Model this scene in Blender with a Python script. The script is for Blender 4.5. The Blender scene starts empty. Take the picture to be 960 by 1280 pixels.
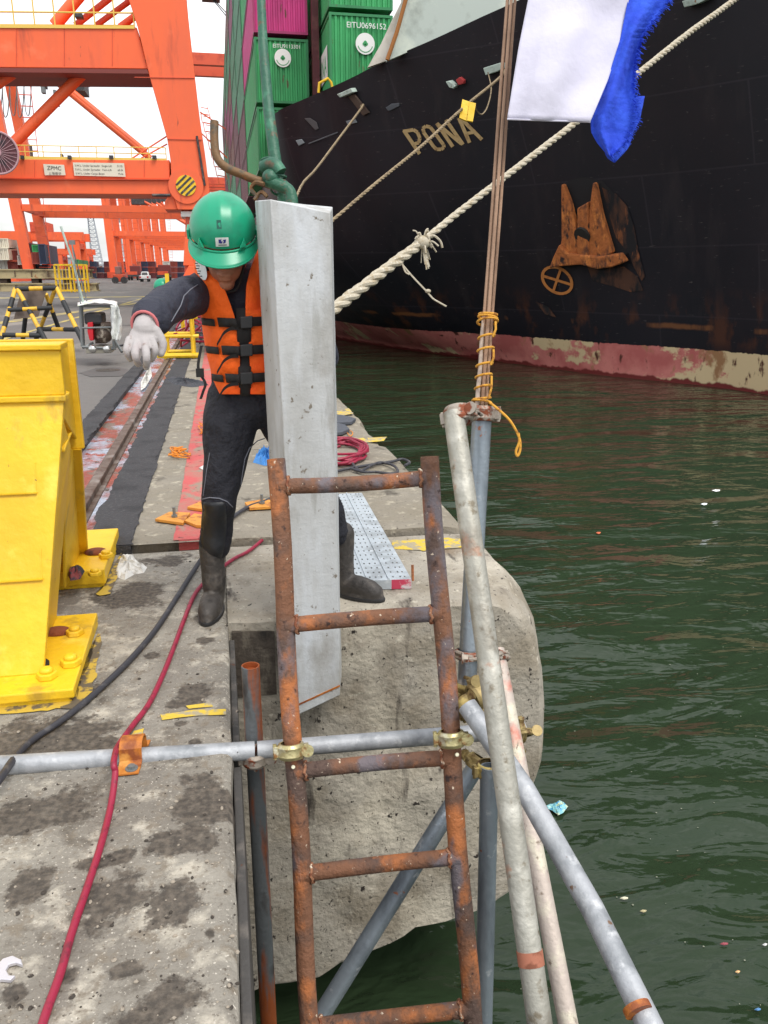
import bpy, bmesh, math, random
from mathutils import Vector, Matrix, noise
from mathutils.bvhtree import BVHTree
rnd = random.Random(7)
SC = bpy.context.scene
COL = SC.collection
PI = math.pi

# ---------------------------------------------------------------- camera
FPX = 1010.0; HC = 1.3
TH = math.atan(298/FPX); PS = math.atan(208*math.cos(TH)/FPX)
CF = Vector((math.sin(PS)*math.cos(TH), math.cos(PS)*math.cos(TH), -math.sin(TH)))
CR = Vector((math.cos(PS), -math.sin(PS), 0)); CU = CR.cross(CF)
C0 = Vector((0, 0, HC))
cam = bpy.data.cameras.new('camera'); camo = bpy.data.objects.new('camera', cam); COL.objects.link(camo)
cam.sensor_fit = 'VERTICAL'; cam.sensor_height = 36; cam.lens = FPX/1280*36
cam.clip_start = 0.05; cam.clip_end = 6000
mw = Matrix((( CR.x, CU.x, -CF.x, 0), (CR.y, CU.y, -CF.y, 0), (CR.z, CU.z, -CF.z, HC), (0,0,0,1)))
camo.matrix_world = mw
SC.camera = camo
SC.render.resolution_x = 768; SC.render.resolution_y = 1024

# ---------------------------------------------------------------- world, sun, exposure
EXPOSURE = 0.68
wd = bpy.data.worlds.new('World'); SC.world = wd; wd.use_nodes = True
nt = wd.node_tree; nt.nodes.clear()
sky = nt.nodes.new('ShaderNodeTexSky'); sky.sky_type = 'NISHITA'; sky.sun_disc = False
sky.sun_elevation = math.radians(58); sky.sun_rotation = math.radians(150); sky.dust_density = 3; sky.air_density = 1.2
tc = nt.nodes.new('ShaderNodeTexCoord'); mp = nt.nodes.new('ShaderNodeMapping'); mp.inputs['Scale'].default_value = (1, 1, 2.6)
nz = nt.nodes.new('ShaderNodeTexNoise'); nz.inputs['Scale'].default_value = 2.3; nz.inputs['Detail'].default_value = 6; nz.inputs['Roughness'].default_value = .55
rp = nt.nodes.new('ShaderNodeMapRange'); rp.inputs['From Min'].default_value = .38; rp.inputs['From Max'].default_value = .62; rp.inputs['To Min'].default_value = .45
mx = nt.nodes.new('ShaderNodeMix'); mx.data_type = 'RGBA'; mx.inputs['B'].default_value = (10.4, 10.5, 10.7, 1)
bg = nt.nodes.new('ShaderNodeBackground'); bg.inputs['Strength'].default_value = 0.095
wo = nt.nodes.new('ShaderNodeOutputWorld')
L = nt.links.new
L(tc.outputs['Generated'], mp.inputs['Vector']); L(mp.outputs[0], nz.inputs['Vector']); L(nz.outputs['Fac'], rp.inputs['Value'])
L(rp.outputs[0], mx.inputs['Factor']); L(sky.outputs[0], mx.inputs['A']); L(mx.outputs['Result'], bg.inputs['Color']); L(bg.outputs[0], wo.inputs['Surface'])
sl = bpy.data.lights.new('sun', 'SUN'); sl.energy = 1.5; sl.angle = math.radians(22); sl.color = (1, .96, .9)
so = bpy.data.objects.new('sun', sl); COL.objects.link(so)
so.rotation_euler = (math.radians(32), 0, math.radians(-30+0))
sd = Vector((math.sin(math.radians(150))*math.cos(math.radians(58)), math.cos(math.radians(150))*math.cos(math.radians(58)), math.sin(math.radians(58))))
so.rotation_euler = sd.to_track_quat('Z', 'Y').to_euler()
SC.view_settings.view_transform = 'Standard'; SC.view_settings.look = 'None'; SC.view_settings.gamma = 1
SC.view_settings.exposure = EXPOSURE; SC.view_settings.use_curve_mapping = False

# ---------------------------------------------------------------- pixel -> place helpers
def ray(x, y): return CF + (x-480)/FPX*CR + (640-y)/FPX*CU
def P(x, y, t): return C0 + ray(x, y)*t            # at optical depth t
def G(x, y, z=0.0):
    r = ray(x, y); return C0 + r*((z-HC)/r.z)       # on the horizontal plane z
def V(x, y, Y):
    r = ray(x, y); return C0 + r*(Y/r.y)            # on the plane Y
def XP(x, y, X):
    r = ray(x, y); return C0 + r*(X/r.x)

# ---------------------------------------------------------------- colours & materials
def s2l(v):
    v /= 255.0
    return v/12.92 if v <= .04045 else ((v+.055)/1.055)**2.4
def rgb(r, g, b): return (s2l(r), s2l(g), s2l(b))
MATS = {}
def mat(name, base, rough=.6, metal=0.0, layers=(), bump=None, spec=.5, var=.0, trans=0.0, vscale=6.0, sheen=0):
    """layers: (colour, scale, lo, hi[, stretch xyz[, detail[, rough]]]) mixed over the base where noise passes lo..hi"""
    if name in MATS: return MATS[name]
    m = bpy.data.materials.new(name); m.use_nodes = True; n = m.node_tree; ns = n.nodes; lk = n.links.new
    b = ns['Principled BSDF']
    b.inputs['Roughness'].default_value = rough; b.inputs['Metallic'].default_value = metal
    b.inputs['Specular IOR Level'].default_value = spec
    c = ns.new('ShaderNodeTexCoord').outputs['Object']
    cur = ns.new('ShaderNodeRGB'); cur.outputs[0].default_value = (*base, 1); cur = cur.outputs[0]
    if var:
        z = ns.new('ShaderNodeTexNoise'); z.inputs['Scale'].default_value = vscale; z.inputs['Detail'].default_value = 8; z.inputs['Roughness'].default_value = .65
        lk(c, z.inputs['Vector'])
        r = ns.new('ShaderNodeMapRange'); r.inputs['From Min'].default_value = .25; r.inputs['From Max'].default_value = .75
        r.inputs['To Min'].default_value = 1-var; r.inputs['To Max'].default_value = 1+var; lk(z.outputs['Fac'], r.inputs['Value'])
        q = ns.new('ShaderNodeVectorMath'); q.operation = 'SCALE'; lk(cur, q.inputs[0]); lk(r.outputs[0], q.inputs['Scale']); cur = q.outputs[0]
    rcur = None
    for i, l in enumerate(layers):
        colr, sc, lo, hi = l[:4]; st = l[4] if len(l) > 4 else None; det = l[5] if len(l) > 5 else 6; rr = l[6] if len(l) > 6 else None
        mpn = ns.new('ShaderNodeMapping'); mpn.inputs['Location'].default_value = (i*3.7+1.1, i*1.9, i*2.3)
        if st: mpn.inputs['Scale'].default_value = st
        lk(c, mpn.inputs['Vector'])
        z = ns.new('ShaderNodeTexNoise'); z.inputs['Scale'].default_value = sc; z.inputs['Detail'].default_value = det; z.inputs['Roughness'].default_value = .6
        lk(mpn.outputs[0], z.inputs['Vector'])
        r = ns.new('ShaderNodeMapRange'); r.inputs['From Min'].default_value = lo; r.inputs['From Max'].default_value = hi; lk(z.outputs['Fac'], r.inputs['Value'])
        k = ns.new('ShaderNodeMix'); k.data_type = 'RGBA'; k.inputs['B'].default_value = (*colr, 1)
        lk(r.outputs[0], k.inputs['Factor']); lk(cur, k.inputs['A']); cur = k.outputs['Result']
        if rr is not None:
            k2 = ns.new('ShaderNodeMix'); k2.data_type = 'FLOAT'; k2.inputs['B'].default_value = rr; k2.inputs['A'].default_value = rough
            if rcur is not None: lk(rcur, k2.inputs['A'])
            lk(r.outputs[0], k2.inputs['Factor']); rcur = k2.outputs['Result']
    lk(cur, b.inputs['Base Color'])
    if rcur is not None: lk(rcur, b.inputs['Roughness'])
    if bump:
        bs = bump if isinstance(bump[0], (tuple, list)) else (bump,)
        prev = None
        for (sc, stg) in bs:
            z = ns.new('ShaderNodeTexNoise'); z.inputs['Scale'].default_value = sc; z.inputs['Detail'].default_value = 8; lk(c, z.inputs['Vector'])
            u = ns.new('ShaderNodeBump'); u.inputs['Strength'].default_value = stg; u.inputs['Distance'].default_value = .6/sc
            lk(z.outputs['Fac'], u.inputs['Height'])
            if prev: lk(prev, u.inputs['Normal'])
            prev = u.outputs['Normal']
        lk(prev, b.inputs['Normal'])
    MATS[name] = m
    return m

# ---------------------------------------------------------------- mesh builder
ORG = {}
def org(o): return ORG.get(o.name, Vector((0, 0, 0))) if o else Vector((0, 0, 0))
def catmull(pts, n=6):
    pts = [Vector(p) for p in pts]; out = []
    for i in range(len(pts)-1):
        p0 = pts[max(i-1, 0)]; p1 = pts[i]; p2 = pts[i+1]; p3 = pts[min(i+2, len(pts)-1)]
        for k in range(n):
            t = k/n
            out.append(.5*((2*p1)+(-p0+p2)*t+(2*p0-5*p1+4*p2-p3)*t*t+(-p0+3*p1-3*p2+p3)*t**3))
    out.append(pts[-1]); return out
class MB:
    def __init__(s): s.v = []; s.f = []; s.mi = []; s.cur = 0
    def add(s, vs, fs):
        o = len(s.v); s.v += [Vector(v) for v in vs]; s.f += [tuple(i+o for i in f) for f in fs]; s.mi += [s.cur]*len(fs); return s
    def box(s, c, d, rot=None):
        c = Vector(c); d = Vector(d)/2; vs = []
        for k in ((-1,-1,-1),(1,-1,-1),(1,1,-1),(-1,1,-1),(-1,-1,1),(1,-1,1),(1,1,1),(-1,1,1)):
            p = Vector((k[0]*d.x, k[1]*d.y, k[2]*d.z))
            if rot is not None: p = rot @ p
            vs.append(c+p)
        return s.add(vs, [(0,3,2,1),(4,5,6,7),(0,1,5,4),(1,2,6,5),(2,3,7,6),(3,0,4,7)])
    def bb(s, a, b):     # box from two corners
        a = Vector(a); b = Vector(b); d = b-a
        return s.box((a+b)/2, (abs(d.x), abs(d.y), abs(d.z)))
    def prism(s, poly, ext):
        n = len(poly); e = Vector(ext); P0 = [Vector(p) for p in poly]
        nr = Vector((0,0,0))
        for i in range(n): nr += P0[i].cross(P0[(i+1) % n])
        if nr.dot(e) > 0: P0.reverse()
        vs = P0+[p+e for p in P0]
        return s.add(vs, [tuple(range(n)), tuple(range(2*n-1, n-1, -1))]+[(i, i+n, (i+1) % n+n, (i+1) % n)for i in range(n)])
    def beam(s, a, b, w, h, up=(0, 0, 1)):   # rectangular bar
        a = Vector(a); b = Vector(b); d = (b-a).normalized(); u = Vector(up)
        if abs(d.dot(u)) > .99: u = Vector((0, 1, 0))
        x = d.cross(u).normalized()*w/2; y = x.cross(d).normalized()*h/2
        vs = [a-x-y, a+x-y, a+x+y, a-x+y, b-x-y, b+x-y, b+x+y, b-x+y]
        return s.add(vs, [(0,3,2,1),(4,5,6,7),(0,1,5,4),(1,2,6,5),(2,3,7,6),(3,0,4,7)][0:6])
    def tube(s, pts, r, n=12, cap=True, hollow=0):
        pts = [Vector(p) for p in pts]; m = len(pts); rr = r if isinstance(r, (list, tuple)) else [r]*m
        ts = []
        for i in range(m):
            a = pts[max(i-1, 0)]; b = pts[min(i+1, m-1)]; ts.append((b-a).normalized())
        u = ts[0].orthogonal().normalized(); vs = []; fs = []
        for i in range(m):
            u = (u-ts[i]*u.dot(ts[i]))
            u = u.normalized() if u.length > 1e-6 else ts[i].orthogonal().normalized()
            w = ts[i].cross(u)
            for k in range(n):
                a = 2*PI*k/n; vs.append(pts[i]+(u*math.cos(a)+w*math.sin(a))*rr[i])
        for i in range(m-1):
            for k in range(n):
                fs.append((i*n+k, i*n+(k+1) % n, (i+1)*n+(k+1) % n, (i+1)*n+k))
        if cap and not hollow:
            fs.append(tuple(range(n-1, -1, -1))); fs.append(tuple((m-1)*n+k for k in range(n)))
        o = len(s.v); s.add(vs, fs)
        if hollow:       # open pipe end with wall at the start and end
            for e, sg in ((0, 1), (m-1, -1)):
                base = vs[e*n:(e+1)*n]; c = pts[e]; dpt = ts[e]*sg*hollow*4
                inn = [c+(p-c)*(1-hollow/rr[e]) for p in base]; deep = [p+dpt for p in inn]
                q = []
                for k in range(n):
                    k2 = (k+1) % n
                    q.append((k, k2, n+k2, n+k) if sg < 0 else (k2, k, n+k, n+k2))
                    q.append((n+k, n+k2, 2*n+k2, 2*n+k) if sg < 0 else (n+k2, n+k, 2*n+k, 2*n+k2))
                q.append(tuple(2*n+k for k in range(n)))
                s.add(base+inn+deep, q)
        return s
    def loft(s, secs, n=20, cap=True):   # secs: (centre, ax, ay)
        vs = []; fs = []; m = len(secs)
        for c, ax, ay in secs:
            for k in range(n):
                a = 2*PI*k/n; vs.append(Vector(c)+Vector(ax)*math.cos(a)+Vector(ay)*math.sin(a))
        for i in range(m-1):
            for k in range(n): fs.append((i*n+k, i*n+(k+1) % n, (i+1)*n+(k+1) % n, (i+1)*n+k))
        if cap: fs.append(tuple(range(n-1, -1, -1))); fs.append(tuple((m-1)*n+k for k in range(n)))
        return s.add(vs, fs)
    def ell(s, c, r, rot=None, nu=20, nv=12, v0=0, v1=PI):
        vs = []; fs = []; c = Vector(c)
        for j in range(nv+1):
            ph = v0+(v1-v0)*j/nv
            for i in range(nu):
                a = 2*PI*i/nu; p = Vector((r[0]*math.sin(ph)*math.cos(a), r[1]*math.sin(ph)*math.sin(a), r[2]*math.cos(ph)))
                if rot is not None: p = rot @ p
                vs.append(c+p)
        for j in range(nv):
            for i in range(nu): fs.append((j*nu+i, (j+1)*nu+i, (j+1)*nu+(i+1) % nu, j*nu+(i+1) % nu))
        return s.add(vs, fs)
    def grid(s, rows):
        m = len(rows); n = len(rows[0]); vs = [p for r in rows for p in r]
        return s.add(vs, [(i*n+j, i*n+j+1, (i+1)*n+j+1, (i+1)*n+j) for i in range(m-1) for j in range(n-1)])
    def slab(s, rows, off):             # closed sheet: grid + its offset copy; off = vector or function(point)->vector
        m = len(rows); n = len(rows[0]); A = [Vector(p) for r in rows for p in r]
        B = [p+(off(p) if callable(off) else Vector(off)) for p in A]; N = m*n
        fs = []
        for i in range(m-1):
            for j in range(n-1):
                a, b, c, d = i*n+j, i*n+j+1, (i+1)*n+j+1, (i+1)*n+j
                fs += [(a, b, c, d), (d+N, c+N, b+N, a+N)]
        bd = [j for j in range(n)]+[i*n+n-1 for i in range(1, m)]+[(m-1)*n+j for j in range(n-2, -1, -1)]+[i*n for i in range(m-2, 0, -1)]
        for k in range(len(bd)):
            a = bd[k]; b = bd[(k+1) % len(bd)]; fs.append((b, a, a+N, b+N))
        return s.add(A+B, fs)
    def build(s, name, m, parent=None, smooth=False, bevel=0, fix=True, label=None, subsurf=0):
        me = bpy.data.meshes.new(name); o0 = org(parent)
        me.from_pydata([v-o0 for v in s.v], [], s.f); me.update()
        ms = m if isinstance(m, (list, tuple)) else [m]
        for q in ms: me.materials.append(q)
        if len(ms) > 1: me.polygons.foreach_set('material_index', s.mi)
        if fix:
            b = bmesh.new(); b.from_mesh(me); bmesh.ops.recalc_face_normals(b, faces=b.faces); b.to_mesh(me); b.free()
        if smooth:
            me.polygons.foreach_set('use_smooth', [True]*len(me.polygons))
            if smooth != 2: me.set_sharp_from_angle(angle=math.radians(40))
        o = bpy.data.objects.new(name, me); COL.objects.link(o)
        if parent: o.parent = parent
        ORG[o.name] = o0.copy()
        if bevel:
            q = o.modifiers.new('bevel', 'BEVEL'); q.width = bevel; q.segments = 2; q.limit_method = 'ANGLE'; q.angle_limit = math.radians(35)
        if subsurf:
            q = o.modifiers.new('sub', 'SUBSURF'); q.levels = subsurf; q.render_levels = subsurf
        if label: o['label'] = label
        return o
def tag(o, label=None, cat=None, group=None, kind=None):
    if label: o['label'] = label
    if cat: o['category'] = cat
    if group: o['group'] = group
    if kind: o['kind'] = kind
    return o
def thing(name, loc, label, cat, group=None):
    o = bpy.data.objects.new(name, None); COL.objects.link(o); o.location = loc; o.empty_display_size = .1
    ORG[o.name] = Vector(loc)
    return tag(o, label, cat, group)
def struct(o): o['kind'] = 'structure'; return o
def dup(root, loc, label=None, rotz=None):
    r = root.copy(); COL.objects.link(r); r.location = loc; ORG[r.name] = Vector(loc)
    if rotz is not None: r.rotation_euler = (0, 0, rotz)
    if label: r['label'] = label
    for ch in list(root.children):
        c = ch.copy(); COL.objects.link(c); c.parent = r
        for g in list(ch.children):
            d = g.copy(); COL.objects.link(d); d.parent = c
    return r
def remesh(mb, vox, smooth_it=4, noise_amp=0, noise_sc=10):
    """voxel-fuse a builder's overlapping solids into one continuous surface; returns a new MB"""
    me = bpy.data.meshes.new('tmp'); me.from_pydata(mb.v, [], mb.f); me.update()
    b = bmesh.new(); b.from_mesh(me); bmesh.ops.recalc_face_normals(b, faces=b.faces); b.to_mesh(me); b.free()
    o = bpy.data.objects.new('tmp', me); COL.objects.link(o)
    q = o.modifiers.new('r', 'REMESH'); q.mode = 'VOXEL'; q.voxel_size = vox
    if smooth_it: q = o.modifiers.new('s', 'SMOOTH'); q.iterations = smooth_it; q.factor = .5
    bpy.context.view_layer.update(); dg = bpy.context.evaluated_depsgraph_get()
    e = bpy.data.meshes.new_from_object(o.evaluated_get(dg))
    out = MB(); vs = [v.co.copy() for v in e.vertices]
    if noise_amp:
        ns = [v.normal.copy() for v in e.vertices]
        vs = [v+n*noise.noise(v*noise_sc)*noise_amp for v, n in zip(vs, ns)]
    out.add(vs, [tuple(p.vertices) for p in e.polygons])
    bpy.data.objects.remove(o); bpy.data.meshes.remove(me); bpy.data.meshes.remove(e)
    return out
def text_mb(txt, size, M, extr=.0, align='CENTER'):
    """flat lettering; M maps text x,y,z to the world"""
    cu = bpy.data.curves.new('t', 'FONT'); cu.body = txt; cu.size = size; cu.align_x = align; cu.extrude = extr; cu.resolution_u = 3
    o = bpy.data.objects.new('t', cu); COL.objects.link(o); bpy.context.view_layer.update()
    e = bpy.data.meshes.new_from_object(o.evaluated_get(bpy.context.evaluated_depsgraph_get()))
    mb = MB(); mb.add([M @ v.co for v in e.vertices], [tuple(p.vertices) for p in e.polygons])
    bpy.data.objects.remove(o); bpy.data.curves.remove(cu); bpy.data.meshes.remove(e)
    return mb
def frame(o, x, y):     # matrix from origin, x axis, y axis
    x = Vector(x).normalized(); y = (Vector(y)-x*Vector(y).dot(x)).normalized(); z = x.cross(y)
    return Matrix(((x.x, y.x, z.x, o[0]), (x.y, y.y, z.y, o[1]), (x.z, y.z, z.z, o[2]), (0,0,0,1)))
WZ = -2.15    # water level
# ================================================================ MATERIALS
M_conc = mat('concrete_weathered', rgb(142,137,127), .85, layers=[
    (rgb(116,110,101), 1.7, .44, .62), (rgb(176,169,155), 11, .53, .66), (rgb(120,111,98), 26, .54, .66), (rgb(86,79,70), 5, .60, .68, None, 8),
    (rgb(92,84,74), 70, .60, .67), (rgb(200,193,180), 120, .60, .69)], bump=((14, .4), (60, .6), (180, .5)), var=.14)
M_conc2 = mat('concrete_old', rgb(134,127,114), .88, layers=[
    (rgb(128,120,104), 1.5, .45, .62), (rgb(86,80,70), 3, .58, .66, None, 9), (rgb(170,162,144), 14, .56, .7), (rgb(80,74,66), 50, .62, .69)], bump=((10, .4), (70, .5)), var=.12)
M_face = mat('concrete_broken_face', rgb(158,151,138), .9, layers=[
    (rgb(140,131,115), 3, .45, .62), (rgb(94,85,74), 2.4, .57, .70, (2.4,1,.4), 10), (rgb(120,104,84), 1.7, .60, .72, (1,1,1.2), 8), (rgb(120,110,98), 2.0, .56, .70, (1,1,.5), 8), (rgb(200,192,174), 1.3, .52, .68, (1,1,1), 6), (rgb(70,62,54), 9, .64, .72, (1,1,.6), 8),
    (rgb(58,51,45), 2.1, .60, .68, (3.2,1,.45), 12), (rgb(46,40,35), 30, .635, .67, (1,1,.7), 6), (rgb(64,56,48), 75, .63, .67), (rgb(190,182,165), 20, .6, .7)], bump=((5, .3), (40, .35), (130, .35)), var=.16)
M_asph = mat('asphalt_apron', rgb(106,102,98), .85, layers=[
    (rgb(96,93,90), .35, .45, .6, (1,.25,1), 6), (rgb(140,134,126), .8, .55, .7, (1,.3,1)), (rgb(70,68,66), .9, .6, .68), (rgb(95,92,90), 80, .55, .65)], bump=(60, .4), var=.1)
M_black = mat('asphalt_fresh', rgb(58,57,59), .9, layers=[(rgb(84,82,82), 60, .55, .7), (rgb(44,43,45), 5, .5, .65)], bump=(70, .9))
M_trench = mat('trench_paint_puddle_sheen', rgb(112,98,86), .3, layers=[
    (rgb(140,58,36), 6, .44, .5, (1,.6,1), 8), (rgb(172,184,200), 2.2, .46, .56, (1,.5,1), 6, .12), (rgb(156,70,52), 9, .58, .62, None, 8), (rgb(60,54,50), 14, .6, .68)], bump=(25, .5))  # red is worn paint; blue-white patches paint in sky reflected by puddles
M_rail = mat('rail_steel', rgb(112,98,88), .55, .4, layers=[(rgb(80,58,44), 12, .45, .65), (rgb(150,140,132), 4, .55, .7)], bump=(40, .2))
M_redpaint = mat('red_paint_worn', rgb(186,84,82), .75, layers=[(rgb(166,108,96), 5, .45, .62), (rgb(140,126,110), 6, .56, .64, (1,.6,1), 9), (rgb(110,52,50), 18, .6, .68)], bump=(60, .4))
M_yelpaint = mat('yellow_paint_worn', rgb(206,176,62), .8, layers=[(rgb(158,148,122), 20, .46, .54, None, 10)], bump=(60, .4))
M_yline = mat('yellow_line_faded', rgb(184,166,92), .8, layers=[(rgb(122,118,113), 1.2, .42, .6, None, 9)])
M_dark = mat('dark_gap', rgb(40,37,34), .9)
M_oily = mat('oil_stain', rgb(62,56,50), .6, layers=[(rgb(96,88,78), 30, .52, .62, None, 9)], bump=(60, .5))
M_yel = mat('yellow_enamel', rgb(232,190,34), .45, layers=[(rgb(216,172,26), 2.2, .45, .66, (1,1,.5)), (rgb(186,150,50), 7, .60, .70, (1,1,.35), 9), (rgb(104,76,40), 34, .70, .715, None, 9), (rgb(236,210,84), 5, .6, .75)], bump=((3, .15), (30, .15)), var=.06)
M_yelold = mat('yellow_enamel_chipped', rgb(226,188,34), .45, layers=[(rgb(120,86,40), 11, .6, .64, None, 9), (rgb(70,52,36), 18, .66, .7)], bump=(20, .5))
M_rustsolid = mat('rust_solid', rgb(116,60,34), .9, layers=[(rgb(70,40,28), 15, .5, .6)], bump=(60, .6))
M_galv = mat('galvanised_steel', rgb(166,169,173), .58, .35, layers=[(rgb(132,136,140), 10, .48, .65, (1,1,.35)), (rgb(196,198,200), 22, .56, .7), (rgb(120,96,78), 16, .66, .7, None, 9, .8)], bump=(90, .25), var=.1)
M_galvdirty = mat('galvanised_weathered', rgb(158,156,146), .55, .35, layers=[(rgb(188,186,176), 12, .5, .65), (rgb(120,112,96), 30, .58, .68), (rgb(168,112,80), 5, .62, .68, None, 9), (rgb(110,102,90), 4, .55, .7)], bump=(70, .35), var=.1)
M_galvblue = mat('galvanised_bluish', rgb(140,150,158), .42, .5, layers=[(rgb(108,116,124), 6, .48, .62, (1,1,.3)), (rgb(186,190,194), 20, .6, .7), (rgb(150,92,60), 20, .67, .7, None, 9)], bump=(70, .2), var=.1)
M_galvpaint = mat('galvanised_pinkish', rgb(186,174,164), .6, .25, layers=[(rgb(196,128,112), 6, .55, .66, None, 8), (rgb(206,200,180), 14, .5, .65), (rgb(126,112,98), 34, .6, .68)], bump=(70, .35))
M_rust = mat('rusty_steel', rgb(122,84,62), .85, .1, layers=[(rgb(90,72,64), 6, .46, .60), (rgb(172,106,62), 9, .50, .62, (1,1,.6)), (rgb(108,100,104), 6, .55, .63, (1,1,.4), 9), (rgb(60,44,40), 26, .6, .68), (rgb(206,190,168), 60, .655, .69)], bump=((40, .5), (120, .6)), var=.15)
M_ruststreak = mat('galvanised_rust_streak', rgb(98,102,104), .6, .3, layers=[(rgb(150,78,38), 9, .5, .56, (1,1,.12), 8), (rgb(62,58,56), 12, .55, .68, (1,1,.4))], bump=(60, .3))
M_brass = mat('coupler_zinc_yellow', rgb(186,176,130), .38, .7, layers=[(rgb(150,108,66), 26, .56, .64), (rgb(206,202,176), 18, .55, .65)], bump=(60, .3))
M_brassd = mat('coupler_brass_dirty', rgb(150,132,88), .5, .45, layers=[(rgb(96,70,44), 24, .52, .62), (rgb(196,176,110), 16, .58, .66)], bump=(60, .3))
M_couprust = mat('coupler_rust', rgb(160,150,138), .6, .4, layers=[(rgb(126,66,40), 22, .5, .56), (rgb(60,46,40), 30, .6, .66)], bump=(70, .4))
M_orangerust = mat('orange_primer_strap', rgb(186,112,40), .6, .1, layers=[(rgb(136,72,34), 12, .5, .6), (rgb(206,146,70), 8, .58, .68)], bump=(50, .3))
M_zinc = mat('zinc_block', rgb(188,190,190), .8, 0, layers=[(rgb(168,168,165), 4, .44, .64, (1,1,.4), 9), (rgb(202,206,210), 6, .48, .68, (1.5,1.5,.3), 10), (rgb(140,134,124), 3.5, .54, .70, (1,1,.5), 10), (rgb(158,158,154), 14, .56, .66, (1,1,.15), 9), (rgb(120,112,100), 30, .65, .7)], bump=((3, .08), (40, .12), (140, .2)), var=.06)
M_wood = mat('bamboo_slat', rgb(160,128,104), .7, layers=[(rgb(120,92,72), 9, .5, .65, (1,1,.1)), (rgb(190,160,134), 20, .58, .68, (1,1,.1))], bump=(80, .3))
M_stickgrey = mat('grey_stick', rgb(176,160,146), .7, layers=[(rgb(140,122,108), 12, .5, .65, (1,1,.2))])
M_cord = mat('yellow_cord', rgb(206,150,50), .8, layers=[(rgb(150,96,34), 60, .52, .62)], bump=(300, .5))
M_rope = mat('mooring_rope', rgb(182,173,154), .9, layers=[(rgb(166,152,126), 12, .5, .62), (rgb(206,200,186), 40, .55, .65)], bump=(160, .7))
M_rope2 = mat('thin_rope', rgb(150,132,104), .9, layers=[(rgb(110,94,74), 12, .5, .62)])
M_white = mat('white_paint', rgb(228,229,226), .6)
M_flagw = mat('white_cloth', rgb(203,201,217), .9, bump=((5, .16), (400, .12)), var=.03, vscale=3)
M_flagb = mat('blue_cloth', rgb(28,66,196), .85, layers=[(rgb(46,92,220), 8, .45, .7)], bump=((12, .5), (300, .4)))
M_water = None
M_green = mat('green_enamel_pipe', rgb(38,92,70), .5, layers=[(rgb(60,120,94), 9, .52, .64), (rgb(96,74,54), 11, .55, .62, None, 9), (rgb(36,84,66), 5, .55, .66)], bump=(40, .4))
M_pipebrown = mat('brown_pipe', rgb(112,84,54), .6, .2, layers=[(rgb(80,72,58), 14, .5, .62), (rgb(158,90,44), 9, .58, .66)], bump=(60, .4))
M_hose = mat('red_hose', rgb(146,28,58), .5, layers=[(rgb(110,30,48), 30, .55, .66)])
M_cable = mat('black_cable', rgb(52,52,58), .6, layers=[(rgb(82,80,80), 20, .55, .66)])
M_crane = mat('crane_orange', rgb(238,102,54), .5, layers=[(rgb(224,98,60), .5, .45, .65, (1,1,.3)), (rgb(186,78,50), 1.6, .58, .72, (1,1,.15), 9), (rgb(120,60,44), 5, .66, .72, (1,1,.2), 9), (rgb(240,120,78), .9, .6, .75)], var=.06, vscale=1)
M_craned = mat('crane_orange_red', rgb(208,84,52), .5, layers=[(rgb(176,62,40), .7, .5, .66)])
M_machine = mat('machine_dark', rgb(54,54,56), .6, layers=[(rgb(100,90,84), 4, .55, .65)])
M_metalgrey = mat('grey_steel', rgb(120,124,124), .5, .4, var=.1)
M_chrome = mat('polished_metal', rgb(200,200,196), .2, .9)
M_redp = mat('red_plastic', rgb(190,26,40), .4)
M_blackp = mat('black_plastic', rgb(36,36,38), .45)
M_skin = mat('skin_tan', rgb(170,112,86), .55, layers=[(rgb(126,80,62), 14, .5, .65)], bump=(90, .15))
M_suit = mat('navy_neoprene', rgb(42,44,58), .75, layers=[(rgb(46,47,58), 9, .5, .7)], bump=((18, .7), (200, .35)))
M_suit2 = mat('charcoal_neoprene', rgb(28,29,38), .78, layers=[(rgb(36,37,46), 9, .5, .7)], bump=((14, .8), (200, .3)))
M_pad = mat('knee_pad_rubber', rgb(34,36,40), .45, bump=(30, .2))
M_seam = mat('grey_seam', rgb(112,114,124), .7)
M_boot = mat('grey_rubber_boot', rgb(62,58,55), .6, layers=[(rgb(92,86,80), 14, .52, .66), (rgb(44,41,39), 20, .56, .66)], bump=(60, .4))
M_glove = mat('knit_glove', rgb(172,167,166), .95, layers=[(rgb(168,156,156), 14, .5, .66), (rgb(136,122,116), 24, .62, .7)], bump=(320, .9))
M_helmet = mat('green_helmet', rgb(20,150,112), .32, layers=[(rgb(30,128,98), 9, .55, .75)], var=.05)
M_vest = mat('orange_vest', rgb(255,104,18), .8, layers=[(rgb(255,88,14), 6, .5, .7)], bump=((14, .5), (260, .3)))
M_strap = mat('black_webbing', rgb(34,32,32), .8, bump=(300, .3))
M_label = mat('label_white', rgb(214,216,212), .6)
M_labelb = mat('label_blue', rgb(40,40,120), .6)
M_ink = mat('ink_grey', rgb(90,92,90), .7)
M_bluecloth = mat('blue_plastic', rgb(60,126,190), .6)
M_plate = mat('orange_steel_plate', rgb(206,140,54), .6, layers=[(rgb(160,96,40), 16, .54, .62)], bump=(50, .3))
M_orope = mat('orange_twine', rgb(214,130,40), .85)
M_litter = mat('white_litter', rgb(212,210,204), .8, layers=[(rgb(150,144,134), 20, .55, .66)])
def box_mats(name, c, c2=None):
    return mat('container_'+name, c, .55, layers=[(tuple(k*.72 for k in c), .8, .5, .68, (1,1,.4)), (rgb(96,64,48), 3.2, .66, .7, (1,1,.4), 8)], var=.06, vscale=1)

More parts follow.
